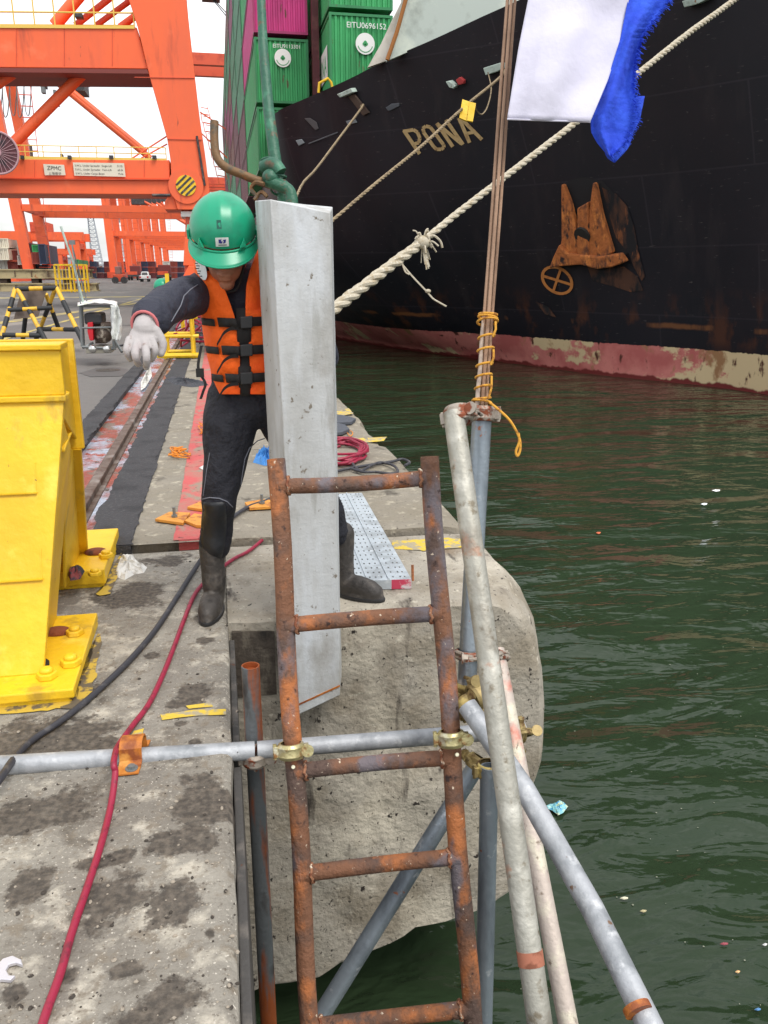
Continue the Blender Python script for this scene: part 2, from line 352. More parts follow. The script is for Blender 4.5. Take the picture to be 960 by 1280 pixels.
# ================================================================ WATER
def water_mat():
    m = bpy.data.materials.new('harbour_water'); m.use_nodes = True; n = m.node_tree; ns = n.nodes; lk = n.links.new
    b = ns['Principled BSDF']; b.inputs['Base Color'].default_value = (.012, .02, .01, 1); b.inputs['Roughness'].default_value = .03; b.inputs['IOR'].default_value = 1.33
    c = ns.new('ShaderNodeTexCoord').outputs['Object']; prev = None
    for sc, dist, st, rot, det in ((.42, .26, (1, 1.8, 1), .45, 1), (1.4, .085, (1, 2.3, 1), .35, 3), (5.5, .009, (1, 2.0, 1), .7, 3)):
        mpn = ns.new('ShaderNodeMapping'); mpn.inputs['Scale'].default_value = st; mpn.inputs['Rotation'].default_value = (0, 0, rot); lk(c, mpn.inputs['Vector'])
        z = ns.new('ShaderNodeTexNoise'); z.inputs['Scale'].default_value = sc; z.inputs['Detail'].default_value = det; z.inputs['Roughness'].default_value = .45; z.inputs['Distortion'].default_value = .6
        lk(mpn.outputs[0], z.inputs['Vector'])
        u = ns.new('ShaderNodeBump'); u.inputs['Strength'].default_value = 1; u.inputs['Distance'].default_value = dist; lk(z.outputs['Fac'], u.inputs['Height'])
        if prev: lk(prev, u.inputs['Normal'])
        prev = u.outputs['Normal']
    lk(prev, b.inputs['Normal'])
    z = ns.new('ShaderNodeTexNoise'); z.inputs['Scale'].default_value = .15; lk(c, z.inputs['Vector'])
    k = ns.new('ShaderNodeMix'); k.data_type = 'RGBA'; k.inputs['A'].default_value = (.017, .030, .014, 1); k.inputs['B'].default_value = (.028, .047, .023, 1)
    lk(z.outputs['Fac'], k.inputs['Factor']); lk(k.outputs['Result'], b.inputs['Base Color'])
    return m
M_water = water_mat()
w = MB(); w.add([(-2500, -300, WZ), (2500, -300, WZ), (2500, 4500, WZ), (-2500, 4500, WZ)], [(0, 1, 2, 3)])
struct(w.build('harbour_water', M_water))

# ================================================================ QUAY
def strip(name, m, x0, x1, y0, y1, z, jit=.0, jn=0, seed=1):
    """flat sheet between two lines running along the quay, edges jittered"""
    r = random.Random(seed); rows = []; y = y0
    while y < y1:
        jj = jit*(1 if y < 30 else 0)
        rows.append((y, x0+noise.noise(Vector((y*3, seed, 0)))*jj+r.uniform(-1, 1)*jj*.35, x1+noise.noise(Vector((y*3, seed+9, 0)))*jj+r.uniform(-1, 1)*jj*.35))
        y += (.05 if y < 9 else .25 if y < 30 else 20) if jit else 400
    rows.append((y1, x0, x1)); mb = MB()
    mb.grid([[Vector((a, yy, z)), Vector((b, yy, z))] for yy, a, b in rows])
    return struct(mb.build(name, m))
# apron behind the crane rail, reaching far back
mb = MB(); mb.bb((-900, 3.86, -1.0), (-1.14, 900, .030)); mb.bb((-900, -60, -1.0), (-4.0, 3.85, .0)); struct(mb.build('asphalt_apron', M_asph))
# near slab
mb = MB(); n = 60; prof = []
ys = [-6+9.855*k/160 for k in range(161)]
rows = []
for y in ys:
    e = -.037+.006*noise.noise(Vector((y*6, 0, 3)))+.004*noise.noise(Vector((y*20, 0, 8)))
    if y > 2.93: e = -.037
    rows.append([(-4.0, y, -3.2), (-4.0, y, 0), (-1.5, y, 0), (-.5, y, 0), (e-.03, y, 0), (e-.012, y, -.004), (e, y, -.016), (e+.002, y, -.05), (e, y, -3.2)])
mb.grid(rows); mb.add([(-4, 3.855, -3.2), (-4, 3.855, 0), (-.037, 3.855, 0), (-.037, 3.855, -3.2)], [(0, 1, 2, 3)])
struct(mb.build('quay_near_slab', M_conc, smooth=True))
# steel edge angle down the face of the near slab
mb = MB(); mb.bb((-.034, -1, -1.2), (-.012, 2.05, -.05)); mb.bb((-.034, 2.12, -1.9), (-.014, 2.9, -.05))
tag(mb.build('quay_edge_channel', mat('edge_channel', rgb(74,72,70), .7, .2, layers=[(rgb(110,104,98), 8, .5, .65, (1,1,.2)), (rgb(96,60,42), 14, .6, .66)], bump=(40, .3)), bevel=.004), 'dark steel channel running down the edge of the near quay slab', 'edge strip')
# overhanging end block
sil = [(290,785),(345,786),(420,787),(520,782),(600,770),(632,762),(655,775),(668,800),(677,850),(680,900),(676,960),(664,1010),(650,1075),(638,1118),(606,1138),(560,1156),(520,1162),(490,1184),(452,1200),(425,1208),(398,1226),(345,1234),(318,1240)]
fp = [V(x, y, 2.95) for x, y in sil]
for i in range(5): fp[i].z = 0.0
fp[0].x = -.036; fp[5].z = -.012; fp[-1].x = -.036
def dense(poly, step):
    out = []
    for i in range(len(poly)):
        a = poly[i]; b = poly[(i+1) % len(poly)]; k = max(1, int((b-a).length/step))
        out += [a.lerp(b, j/k) for j in range(k)]
    return out
def block(name, x1, y0, y1, z0, front=None, m=None, rseed=0, xl=-.036, rr=.10, zt=0.0):
    if front is None:
        pts = [Vector((xl, y0, zt)), Vector((x1-rr*1.6, y0, zt)), Vector((x1-rr*.6, y0, zt-rr*.25)), Vector((x1-rr*.1, y0, zt-rr)), Vector((x1, y0, zt-rr*2.2)), Vector((x1-.03, y0, z0+.3)), Vector((x1-.2, y0, z0)), Vector((xl, y0, z0))]
    else: pts = front
    pts = dense([p.copy() for p in pts], .05); n = len(pts)
    cen = Vector((sum(p.x for p in pts)/n, 0, sum(p.z for p in pts)/n))
    rings = []
    inset = [(0, .96, 0), (0, .975, .003), (.012, .99, .012), (.05, 1, .05)]
    ysl = [(y0+a, b) for a, b, _ in inset]+[(y0+(y1-y0)*k/8, 1) for k in range(1, 8)]+[(y1-.015, 1), (y1, .99)]
    vs = []
    for yy, sc in ysl:
        for p in pts:
            q = Vector((p.x, yy, p.z))
            if q.x > xl+.01:
                d = (q-Vector((cen.x, yy, cen.z)))
                if q.z < -.03 or sc < 1: q = Vector((cen.x, yy, cen.z))+d*sc
                if q.z > -.04: q.z = p.z-(1-sc)*.35
                nn = noise.noise(Vector((q.x*5, yy*5, q.z*5+rseed)))*.018+noise.noise(Vector((q.x*16, yy*16, q.z*16+rseed)))*.007
                amp = 1 if (q.z < -.02 or q.x > x1-.15) else .25
                q += d.normalized()*nn*amp
            if front is not None:
                sx = min(1, max(0, (p.x-.6)/.5)); sy = min(1, max(0, (yy-y0-.02)/.42)); q.x += .115*sx*sx*(3-2*sx)*sy*(2-sy)
            q.x = max(q.x, xl)
            vs.append(q)
    mb = MB(); m_ = len(ysl)
    # front cap as a triangle fan with inner rings for relief
    fs = [(i*n+k, i*n+(k+1) % n, (i+1)*n+(k+1) % n, (i+1)*n+k) for i in range(m_-1) for k in range(n)]
    mb.add(vs, fs)
    ringsF = [vs[:n]]
    for s_ in (.85, .7, .55, .4, .25, .1):
        ring = []
        for p in vs[:n]:
            q = Vector((cen.x, y0, cen.z)); q = q+(p-q)*s_; q.y = y0-.004+noise.noise(Vector((q.x*4, 5, q.z*4)))*.02+noise.noise(Vector((q.x*13, 5, q.z*13)))*.008
            if q.x < .02: q.y = y0
            ring.append(q)
        ringsF.append(ring)
    allv = [p for r in ringsF for p in r]+[Vector((cen.x, y0, cen.z))]
    ff = [(i*n+k, (i+1)*n+k, (i+1)*n+(k+1) % n, i*n+(k+1) % n) for i in range(len(ringsF)-1) for k in range(n)]
    L_ = len(ringsF)-1; ff += [(L_*n+k, len(allv)-1, L_*n+(k+1) % n) for k in range(n)]
    mb.add(allv, ff)
    o = mb.build(name, m or M_face, smooth=True)
    return struct(o)
block('quay_end_block', 1.2, 2.95, 3.875, -1.9, fp, rseed=3)
# blocks further along, their outer edges stepping in and out
yy = 3.905
for i, (ln, x1) in enumerate(((2.1, 1.235), (1.0, 1.20), (1.5, 1.235), (1.9, 1.23), (3.0, 1.26), (6, 1.22), (12, 1.24))):
    block('quay_cap_block', x1, yy, yy+ln, -3.2, None, M_conc2, rseed=i*3+1, xl=-.5, zt=.038, rr=.07)
    yy += ln+.03
mb = MB(); mb.bb((-.5, yy, -3.2), (1.22, 900, .036)); struct(mb.build('quay_edge_far', M_conc2))
mb = MB(); mb.bb((-1.14, 3.87, -2), (-.48, 900, -.012)); struct(mb.build('rail_trench', M_trench))
mb = MB(); mb.bb((-.5, 3.84, -3), (.9, 30, -.02)); struct(mb.build('quay_core', M_dark))
strip('asphalt_strip_quay_side', M_black, -.71, -.485, 3.87, 300, .044, .03, seed=2)
strip('asphalt_strip_apron_side', M_black, -1.26, -1.085, 3.87, 300, .036, .03, seed=5)
# vertical lips of the strips
mb = MB(); mb.bb((-.70, 3.866, -.5), (-.485, 200, .040)); mb.bb((-1.14, 3.866, -.5), (-1.09, 200, .031)); struct(mb.build('asphalt_lip', M_black))
r = MB(); r.bb((-.868, 3.88, -.02), (-.808, 400, .034)); r.bb((-.90, 3.88, -.02), (-.776, 400, -.004)); struct(r.build('crane_rail', M_rail, bevel=.006))
strip('red_painted_strip', M_redpaint, -.285, -.05, 3.9, 26, .0425, .006, seed=8)
mb = MB(); mb.bb((-.26, 3.892, -.01), (-.05, 3.902, .040)); struct(mb.build('red_painted_lip', M_redpaint))
strip('quay_slab_lip', M_conc2, -.5, -.04, 3.875, 3.906, .0375, .0)
def patch(name, m, pix, z, jit=.006, seed=0, step=.02):
    pts = dense([G(x, y, z) for x, y in pix], step); out = []
    cen = sum(pts, Vector())/len(pts)
    for p in pts:
        k = noise.noise(Vector((p.x*18, p.y*18, seed)))*jit*2.4+noise.noise(Vector((p.x*60, p.y*60, seed)))*jit
        d = p-cen; out.append(p+d.normalized()*k if d.length > 1e-4 else p)
    mb = MB(); mb.add(out+[cen], [(i, (i+1) % len(out), len(out)) for i in range(len(out))])
    return struct(mb.build(name, m, fix=False))
for i, q in enumerate([[(201,893),(240,888),(283,886),(282,893),(240,895),(202,900)], [(168,914),(180,910),(176,926),(160,930)], [(232,882),(262,878),(266,883),(236,886)]]):
    patch('yellow_paint_mark', M_yelpaint, q, .004, .003, i)
for i, q in enumerate([[(490,676),(560,672),(578,674),(577,684),(530,688),(492,686)]]): patch('yellow_paint_mark', M_yelpaint, q, .003, .004, i+7)
for i, q in enumerate([[(413,516),(436,510),(442,517),(418,521)], [(430,548),(484,546),(480,551),(432,556)], [(424,604),(452,602),(470,598),(456,608),(426,610)]]): patch('yellow_paint_mark', M_yelpaint, q, .0435, .004, i+3)
def add_stains(m, ells, dark, light):
    """oil and damp stains with ragged outlines, each at its own place on the slab"""
    n = m.node_tree; ns = n.nodes; lk = n.links.new; b = ns['Principled BSDF']
    c = ns.new('ShaderNodeTexCoord').outputs['Object']; cur = None
    for (cx, cy, rx, ry, rot) in ells:
        q = ns.new('ShaderNodeMapping'); q.vector_type = 'TEXTURE'; q.inputs['Location'].default_value = (cx, cy, 0); q.inputs['Rotation'].default_value = (0, 0, rot); q.inputs['Scale'].default_value = (rx, ry, .3); lk(c, q.inputs['Vector'])
        l = ns.new('ShaderNodeVectorMath'); l.operation = 'LENGTH'; lk(q.outputs[0], l.inputs[0])
        if cur is None: cur = l.outputs['Value']
        else: mn = ns.new('ShaderNodeMath'); mn.operation = 'MINIMUM'; lk(cur, mn.inputs[0]); lk(l.outputs['Value'], mn.inputs[1]); cur = mn.outputs[0]
    z = ns.new('ShaderNodeTexNoise'); z.inputs['Scale'].default_value = 6.5; z.inputs['Detail'].default_value = 12; z.inputs['Roughness'].default_value = .72; lk(c, z.inputs['Vector'])
    a = ns.new('ShaderNodeMath'); a.operation = 'MULTIPLY_ADD'; a.inputs[1].default_value = 4.2; lk(z.outputs['Fac'], a.inputs[0]); lk(cur, a.inputs[2])
    r = ns.new('ShaderNodeMapRange'); r.inputs['From Min'].default_value = 3.26; r.inputs['From Max'].default_value = 2.98; lk(a.outputs[0], r.inputs['Value'])
    z2 = ns.new('ShaderNodeTexNoise'); z2.inputs['Scale'].default_value = 55; z2.inputs['Detail'].default_value = 8; lk(c, z2.inputs['Vector'])
    r2 = ns.new('ShaderNodeMapRange'); r2.inputs['From Min'].default_value = .4; r2.inputs['From Max'].default_value = .66; lk(z2.outputs['Fac'], r2.inputs['Value'])
    k = ns.new('ShaderNodeMix'); k.data_type = 'RGBA'; k.inputs['A'].default_value = (*dark, 1); k.inputs['B'].default_value = (*light, 1); lk(r2.outputs[0], k.inputs['Factor'])
    f = ns.new('ShaderNodeMath'); f.operation = 'MULTIPLY'; f.inputs[1].default_value = .92; lk(r.outputs[0], f.inputs[0])
    k2 = ns.new('ShaderNodeMix'); k2.data_type = 'RGBA'; old = b.inputs['Base Color'].links[0].from_socket; lk(old, k2.inputs['A']); lk(k.outputs['Result'], k2.inputs['B']); lk(f.outputs[0], k2.inputs['Factor']); lk(k2.outputs['Result'], b.inputs['Base Color'])
ells = []
for (px, py, hw, hh, rot) in ((250,1000,52,34,.1), (225,1052,52,24,.1), (40,1108,34,26,0), (150,1125,64,36,.35), (215,1130,42,34,.7), (84,1218,24,14,0), (156,1213,28,13,0), (190,1262,66,36,.5), (40,1018,80,30,0), (246,864,34,12,.5), (232,879,26,8,0), (244,930,14,8,0), (262,1165,9,11,0), (254,800,14,6,0), (50,925,90,34,.2), (168,744,48,18,.5), (100,860,40,14,.3), (205,700,40,8,.1), (128,1076,50,10,.2), (280,1010,14,18,0), (225,905,12,5,0), (120,930,40,10,0), (20,1240,22,16,0), (265,720,20,6,0), (190,820,12,6,0)):
    c_ = G(px, py, 0); ells.append((c_.x, c_.y, (G(px+hw, py, 0)-c_).length*.8, abs(G(px, py-hh, 0).y-c_.y)*.8, rot))
add_stains(M_conc, ells, rgb(60,54,48), rgb(98,89,79))
# thin slab below the worker's feet, stains plus a notch's shade in its colour
mb = MB(); mb.prism([V(290,790,2.94), V(343,790,2.94), V(346,868,2.94), V(294,872,2.94)], (0, .06, 0)); tag(mb.build('block_notch_shade', mat('shaded_notch_concrete', rgb(74,66,58), .9, layers=[(rgb(110,102,90), 12, .5, .62, (1,1,.4)), (rgb(40,36,32), 6, .56, .64, (1,1,.3))], bump=(40, .6))), kind='structure')
# faded lane lines on the apron
for i, (a, b, w_) in enumerate([((0,402),(200,374),3), ((0,424),(200,366),2.2), ((-20,372),(216,370),1.6)]):
    q = [G(a[0], a[1], .036), G(b[0], b[1], .036), G(b[0], b[1]+w_*.5, .036), G(a[0], a[1]+w_, .036)]
    mb = MB(); mb.add(q, [(0, 1, 2, 3)]); struct(mb.build('faded_yellow_line', M_yline, fix=False))
# wet drain cover on the apron
c = G(135, 463, .034)
mb = MB(); mb.tube([c, c+Vector((0, 0, .006))], .16, 20); o = tag(mb.build('drain_cover', M_oily, smooth=True), 'small round drain cover in a wet patch of asphalt by the generator', 'drain cover')
patch('wet_patch', mat('wet_asphalt', rgb(84,81,79), .6), [(100,466),(120,460),(150,459),(166,464),(150,470),(112,471)], .0355, .02, 77, .08)
# ================================================================ SHIP
def lerp(a, b, t): return a+(b-a)*t
wlp = [G(418,423,WZ), G(513,438,WZ), G(608,450,WZ), G(700,462,WZ), G(750,469,WZ), G(877,482,WZ), G(956,493,WZ), Vector((17.0, 17.2, WZ)), Vector((17.9, 14.5, WZ)), Vector((18.9, 11.6, WZ))]
wlp = [Vector((2.75, 75, WZ)), Vector((2.95, 64, WZ)), Vector((3.6, 55, WZ))]+wlp
dkp = [Vector((2.37, 75, 7.1)), Vector((2.37, 45, 7.1)), V(338,147,35), V(390,120,33.6), V(440,97,32), V(482,75,31), V(540,50,29.5), V(600,22,28.2), V(649,0,27), V(760,-52,24.5), V(860,-100,22.5), V(956,-145,21), Vector((15.6, 17.6, 10.8)), Vector((17.6, 13.2, 11.2)), Vector((18.9, 9.0, 11.5))]
def at_y(pts, y):
    for a, b in zip(pts, pts[1:]):
        if a.y >= y >= b.y: return a.lerp(b, (a.y-y)/(a.y-b.y))
    return pts[0].copy() if y > pts[0].y else pts[-1].copy()
wlp = catmull(wlp, 6); dkp = catmull(dkp, 6)
NR = 28; main_z = 4.6; x0 = 2.37; SX = 19.0; BRK = 50
YS = [62, 58, 54, 50.01, 50, 47, 44, 41, 38.5, 36.5, 35]+[35-23.4*k/44 for k in range(1, 45)]
def section(y):
    w_ = at_y(wlp, y); d_ = at_y(dkp, y); out = []; top = 1.0
    if y > BRK: top = (main_z-WZ)/(d_.z-WZ)
    for k in range(NR+1):
        s = k/NR*top; bl = min(1, max(0, (y-24)/14.0)); bl = bl*bl*(3-2*bl); e = lerp(s**1.45, 1-(1-s)**2.6, bl)
        out.append(Vector((lerp(w_.x, d_.x, e), y, lerp(WZ, d_.z, s))))
    return out
fore = [section(y) for y in YS]
# raked stem: the last sections lean forward to the point of the bow
stem = [Vector((lerp(fore[-1][k].x, 19.0, .7), lerp(11.6, 9.2, (k/NR)**1.3), fore[-1][k].z)) for k in range(NR+1)]
fore.append(stem)
dks = [c_[-1] for c_ in fore if c_[0].y <= BRK+.005 and c_[-1].z > 6.5]
under = lambda colm: [Vector((colm[0].x+.4, colm[0].y, WZ-4))]+colm
aft = [[Vector((x0+.38-.3*(k/NR)**.5, yk, lerp(WZ, main_z, k/NR))) for k in range(NR+1)] for yk in (180, 120, 90, 75)]
MBh = MB(); MBh.grid([under(c_) for c_ in aft+fore]); starb = [under(c_) for c_ in aft]; NS = len(dks)
# port side mirrored about the centreline
mir = lambda p: Vector((2*SX-p.x, p.y, p.z))
MBh.grid([[mir(p) for p in under(c_)] for c_ in reversed(aft+fore)])
# decks
MBh.grid([[dks[i], mir(dks[i])] for i in range(NS)])
MBh.add([(x0, 180, main_z), (2*SX-x0, 180, main_z), (2*SX-x0, BRK, main_z), (x0, BRK, main_z)], [(0, 1, 2, 3)])
MBh.add([dks[0], mir(dks[0]), (2*SX-x0, dks[0].y, main_z), (x0, dks[0].y, main_z)], [(0, 1, 2, 3)])
MBh.add([(x0+.38, 180, WZ-4), (2*SX-x0-.38, 180, WZ-4), (2*SX-x0, 180, main_z), (x0, 180, main_z)], [(0, 1, 2, 3)])
def hull_mat():
    WO = WZ
    m = bpy.data.materials.new('ship_hull_paint'); m.use_nodes = True; n = m.node_tree; ns = n.nodes; lk = n.links.new
    b = ns['Principled BSDF']; b.inputs['Roughness'].default_value = .5; b.inputs['Specular IOR Level'].default_value = .3
    c = ns.new('ShaderNodeTexCoord').outputs['Object']; sp = ns.new('ShaderNodeSeparateXYZ'); cm = ns.new('ShaderNodeVectorMath'); cm.operation = 'ADD'; cm.inputs[1].default_value = (x0, 60, WZ); lk(c, cm.inputs[0]); c = cm.outputs[0]; lk(c, sp.inputs[0])
    def nz_(sc, st=(1,1,1), det=6, loc=(0,0,0), rg=.6):
        q = ns.new('ShaderNodeMapping'); q.inputs['Scale'].default_value = st; q.inputs['Location'].default_value = loc; lk(c, q.inputs['Vector'])
        z = ns.new('ShaderNodeTexNoise'); z.inputs['Scale'].default_value = sc; z.inputs['Detail'].default_value = det; z.inputs['Roughness'].default_value = rg; lk(q.outputs[0], z.inputs['Vector']); return z.outputs['Fac']
    def mr(v, a, b_, c_=0, d=1):
        q = ns.new('ShaderNodeMapRange'); q.inputs['From Min'].default_value = a; q.inputs['From Max'].default_value = b_; q.inputs['To Min'].default_value = c_; q.inputs['To Max'].default_value = d; lk(v, q.inputs['Value']); return q.outputs[0]
    def mt(op, a, b_=None):
        q = ns.new('ShaderNodeMath'); q.operation = op
        for i, v in enumerate((a, b_)):
            if v is None: continue
            if isinstance(v, (int, float)): q.inputs[i].default_value = v
            else: lk(v, q.inputs[i])
        return q.outputs[0]
    def mixc(f, A, B):
        q = ns.new('ShaderNodeMix'); q.data_type = 'RGBA'
        for s_, v in (('A', A), ('B', B)):
            if isinstance(v, tuple): q.inputs[s_].default_value = (*v, 1)
            else: lk(v, q.inputs[s_])
        lk(f, q.inputs['Factor']); return q.outputs['Result']
    black = mixc(mr(nz_(.25), .4, .65), rgb(17,17,24), rgb(27,22,28))
    black = mixc(mr(nz_(1.2, (1,1,.12), 8), .56, .72, 0, .6), black, rgb(44,38,40))
    cb = ns.new('ShaderNodeCombineXYZ'); lk(sp.outputs['Y'], cb.inputs[0]); lk(sp.outputs['Z'], cb.inputs[1]); bk_ = ns.new('ShaderNodeTexBrick'); bk_.inputs['Scale'].default_value = 1; bk_.inputs['Brick Width'].default_value = 6.2; bk_.inputs['Row Height'].default_value = 2.1; bk_.inputs['Mortar Size'].default_value = .03; bk_.inputs['Mortar Smooth'].default_value = .6; bk_.inputs['Color1'].default_value = (0,0,0,1); bk_.inputs['Color2'].default_value = (1,1,1,1); bk_.inputs['Mortar'].default_value = (.5,.5,.5,1); lk(cb.outputs[0], bk_.inputs['Vector'])
    black = mixc(mt('MULTIPLY', bk_.outputs['Fac'], .55), black, rgb(46,42,48)); black = mixc(mt('MULTIPLY', mr(bk_.outputs['Color'], 0, 1), .22), black, rgb(32,30,42))
    black = mixc(mr(nz_(7, (.5,.5,2.5), 9, (4,1,9)), .66, .70, 0, .55), black, rgb(92,86,84))
    # rust bleeding in a belt above the boot topping
    belt = mt('MULTIPLY', mr(sp.outputs['Z'], .9, -.2), mr(sp.outputs['Z'], -1.1, -.7))
    rust = mt('MULTIPLY', belt, mr(nz_(.9, (1,1,.5), 9, (5,2,1)), .54, .62))
    black = mixc(mt('MULTIPLY', rust, .5), black, rgb(92,52,30))
    zl = mt('ADD', sp.outputs['Z'], mt('MULTIPLY', mt('SUBTRACT', nz_(1.5, (1,1,1), 8, (1,5,2)), .5), .18))
    line = mt('MULTIPLY', mt('MULTIPLY', mr(zl, -.42, -.36), mr(zl, -.22, -.28)), mr(nz_(.6, (1,1,.1), 6, (2,8,1)), .5, .57))
    black = mixc(mt('MULTIPLY', line, .7), black, rgb(120,76,44))
    red = mixc(mr(nz_(.8, (1,1,1), 6, (8,1,1)), .42, .6), rgb(200,124,116), rgb(176,96,92))
    cream = mt('ADD', nz_(.42, (1,1,1.3), 9, (3,1,6)), mr(sp.outputs['Y'], 27, 20, 0, .16)); red = mixc(mr(cream, .57, .60), red, rgb(206,184,144))
    red = mixc(mr(nz_(1.1, (1,1,.7), 9, (1,9,6)), .58, .66), red, rgb(150,112,78))
    red = mixc(mr(nz_(2.4, (1,1,.4), 9, (4,4,0)), .62, .68), red, rgb(86,50,40))
    low = mt('ADD', sp.outputs['Z'], mt('MULTIPLY', nz_(1.6, (1,1,.2), 4, (7,7,7)), .5))
    red = mixc(mr(low, -1.74, -1.80), red, rgb(110,44,42))
    # boot-topping edge
    edge = mt('ADD', sp.outputs['Z'], mt('MULTIPLY', mt('SUBTRACT', nz_(5, (1,1,.3), 4), .5), .14))
    colr = mixc(mr(edge, -1.02, -1.0), red, black)
    lk(colr, b.inputs['Base Color'])
    u = ns.new('ShaderNodeBump'); u.inputs['Strength'].default_value = .25; u.inputs['Distance'].default_value = .15; lk(nz_(.5, (1,1,.4), 3), u.inputs['Height']); lk(u.outputs[0], b.inputs['Normal'])
    return m
ship = thing('container_ship', (x0, 60, WZ), 'black hulled container ship with red boot topping moored alongside the quay', 'ship')
hull = MBh.build('hull', hull_mat(), ship, smooth=2, fix=False)
# tree for laying markings on the hull's skin
bt = BVHTree.FromPolygons(MBh.v, MBh.f)
def H(x, y, off=.03):
    d = ray(x, y).normalized(); hit = bt.ray_cast(C0, d)
    if hit[0] is None: return P(x, y, 30)
    nn = hit[1]
    if nn.dot(d) > 0: nn = -nn
    return hit[0]+nn*off
def hull_poly(mb, pix, off=.03, z=0, cell=9):
    """polygon drawn on the hull's skin (fan from its centre, rim refined)"""
    pts = []
    for i in range(len(pix)):
        a = pix[i]; b = pix[(i+1) % len(pix)]; k = max(1, int(math.hypot(b[0]-a[0], b[1]-a[1])/cell))
        pts += [(lerp(a[0], b[0], j/k), lerp(a[1], b[1], j/k)) for j in range(k)]
    cx = sum(p[0] for p in pts)/len(pts); cy = sum(p[1] for p in pts)/len(pts); n = len(pts)
    vs = [H(*p, off) for p in pts]+[H(lerp(p[0], cx, .5), lerp(p[1], cy, .5), off) for p in pts]+[H(cx, cy, off)]
    mb.add(vs, [(i, (i+1) % n, n+(i+1) % n, n+i) for i in range(n)]+[(n+i, n+(i+1) % n, 2*n) for i in range(n)])
def stroke(mb, a, b, w, off=.03):
    dx, dy = b[0]-a[0], b[1]-a[1]; l = math.hypot(dx, dy); px, py = -dy/l*w/2, dx/l*w/2; n = max(1, int(l/6)); rows = []
    for i in range(n+1):
        t = i/n; x = a[0]+dx*t; y = a[1]+dy*t; rows.append([H(x-px, y-py, off), H(x+px, y+py, off)])
    mb.grid(rows)
Z5 = lambda x, y: (480+x/5.333, 90+y/5.333)
M_letter = mat('hull_lettering', rgb(176,150,104), .7, layers=[(rgb(150,122,80), 4, .5, .65), (rgb(100,80,60), 9, .62, .7)])
wr_ = MB(); k = 0
def st(pl, w=4.6, close=False):
    global k
    pl = [Z5(*p) for p in pl]
    if close: pl.append(pl[0])
    for i in range(len(pl)-1): stroke(wr_, pl[i], pl[i+1], w, .03+.004*(k % 5)); k += 1
st([(135,388),(240,545)]); st([(130,396),(200,384),(228,402),(243,440),(236,470),(196,482)], 4.4)
st([(262,376),(282,360),(312,366),(332,390),(400,482),(402,502),(384,514),(354,514),(336,496),(268,400)], 4.4, True)
st([(355,340),(462,497)]); st([(416,318),(530,482)]); st([(362,345),(520,478)], 4.2)
st([(503,305),(575,470)]); st([(520,312),(655,450)]); st([(548,410),(604,400)], 4)
wr_.build('ship_name', M_letter, ship, fix=False)
# thruster mark: ring with a cross
tm = MB(); cx, cy = 697, 350
ring = []
for i in range(29):
    a = 2*PI*i/28; u = (math.cos(a), math.sin(a)); ca, sa = math.cos(.62), math.sin(.62)
    def el(rx, ry): return (cx+u[0]*rx*ca-u[1]*ry*sa, cy+u[0]*rx*sa+u[1]*ry*ca)
    ring.append([H(*el(22, 16.5), .03), H(*el(18.3, 13), .03)])
tm.grid(ring)
for i, a in enumerate((.30, 1.9)):
    dx, dy = math.cos(a), math.sin(a); q = (20 if i == 0 else 15.5)
    stroke(tm, (cx-dx*q, cy-dy*q), (cx+dx*q, cy+dy*q), 3.2, .034+i*.005)
tm.build('thruster_mark', mat('thruster_paint', rgb(178,112,52), .7, layers=[(rgb(140,80,40), 3, .55, .7)]), ship, fix=False)
# rust streaks, painted hawse shade and anchor
M_hrust = mat('hull_rust', rgb(126,66,32), .9, layers=[(rgb(70,40,30), 1.6, .5, .6, (1,1,.15), 9), (rgb(168,92,42), 2.2, .55, .66, (1,1,.12), 9)])
M_hrustd = mat('hull_rust_dark', rgb(74,46,32), .9, layers=[(rgb(20,18,22), 2.2, .42, .56, (1,1,.35), 10), (rgb(134,78,42), 3.4, .54, .64, (1,1,.25), 10)])
Z1 = lambda x, y: (480+x/2.526, 60+y/2.525)
hr = MB()
hull_poly(hr, [Z1(*p) for p in [(690,440),(735,460),(770,500),(790,560),(805,640),(825,720),(815,735),(790,690),(775,650),(735,600),(715,540)]], .03)
hr.build('rust_stain', M_hrustd, ship, fix=False); hr = MB()
hull_poly(hr, [Z1(*p) for p in [(640,680),(700,690),(760,690),(800,720),(820,765),(780,770),(720,750),(660,735)]], .024)
hr.build('rust_stain', M_hrustd, ship, fix=False); hr = MB()
hull_poly(hr, [Z1(*p) for p in [(480,800),(520,815),(545,850),(510,840)]], .02)
hr.build('rust_stain', M_hrustd, ship, fix=False)
rc = MB(); hull_poly(rc, [Z1(*p) for p in [(572,425),(625,405),(690,418),(740,470),(770,560),(770,650),(690,680),(600,670),(575,600)]], .02)
rc.build('hawse_shade_patch', mat('hawse_shade_dark', rgb(16,14,18), .8), ship, fix=False)  # flat dark patch on the hull in place of a shaded recess
an = MB()
def hp(x, y, off): return H(*Z1(x, y), off)
def plate(pix, o1, o2):
    a = [hp(x, y, o1) for x, y in pix]; b = [hp(x, y, o2) for x, y in pix]; n = len(a)
    an.add(a+b, [tuple(range(n)), tuple(range(2*n-1, n-1, -1))]+[(i, (i+1) % n, (i+1) % n+n, i+n) for i in range(n)])
plate([(572,425),(580,430),(600,480),(628,590),(625,655),(560,672),(574,600)], .05, .28)
plate([(672,420),(680,424),(700,520),(735,640),(700,668),(660,660),(655,590),(662,500)], .05, .30)
plate([(626,500),(660,480),(664,660),(626,655)], .05, .35)
plate([(574,612),(600,640),(700,650),(762,642),(780,668),(740,684),(690,690),(640,676),(580,680),(543,686),(556,650)], .1, .42)
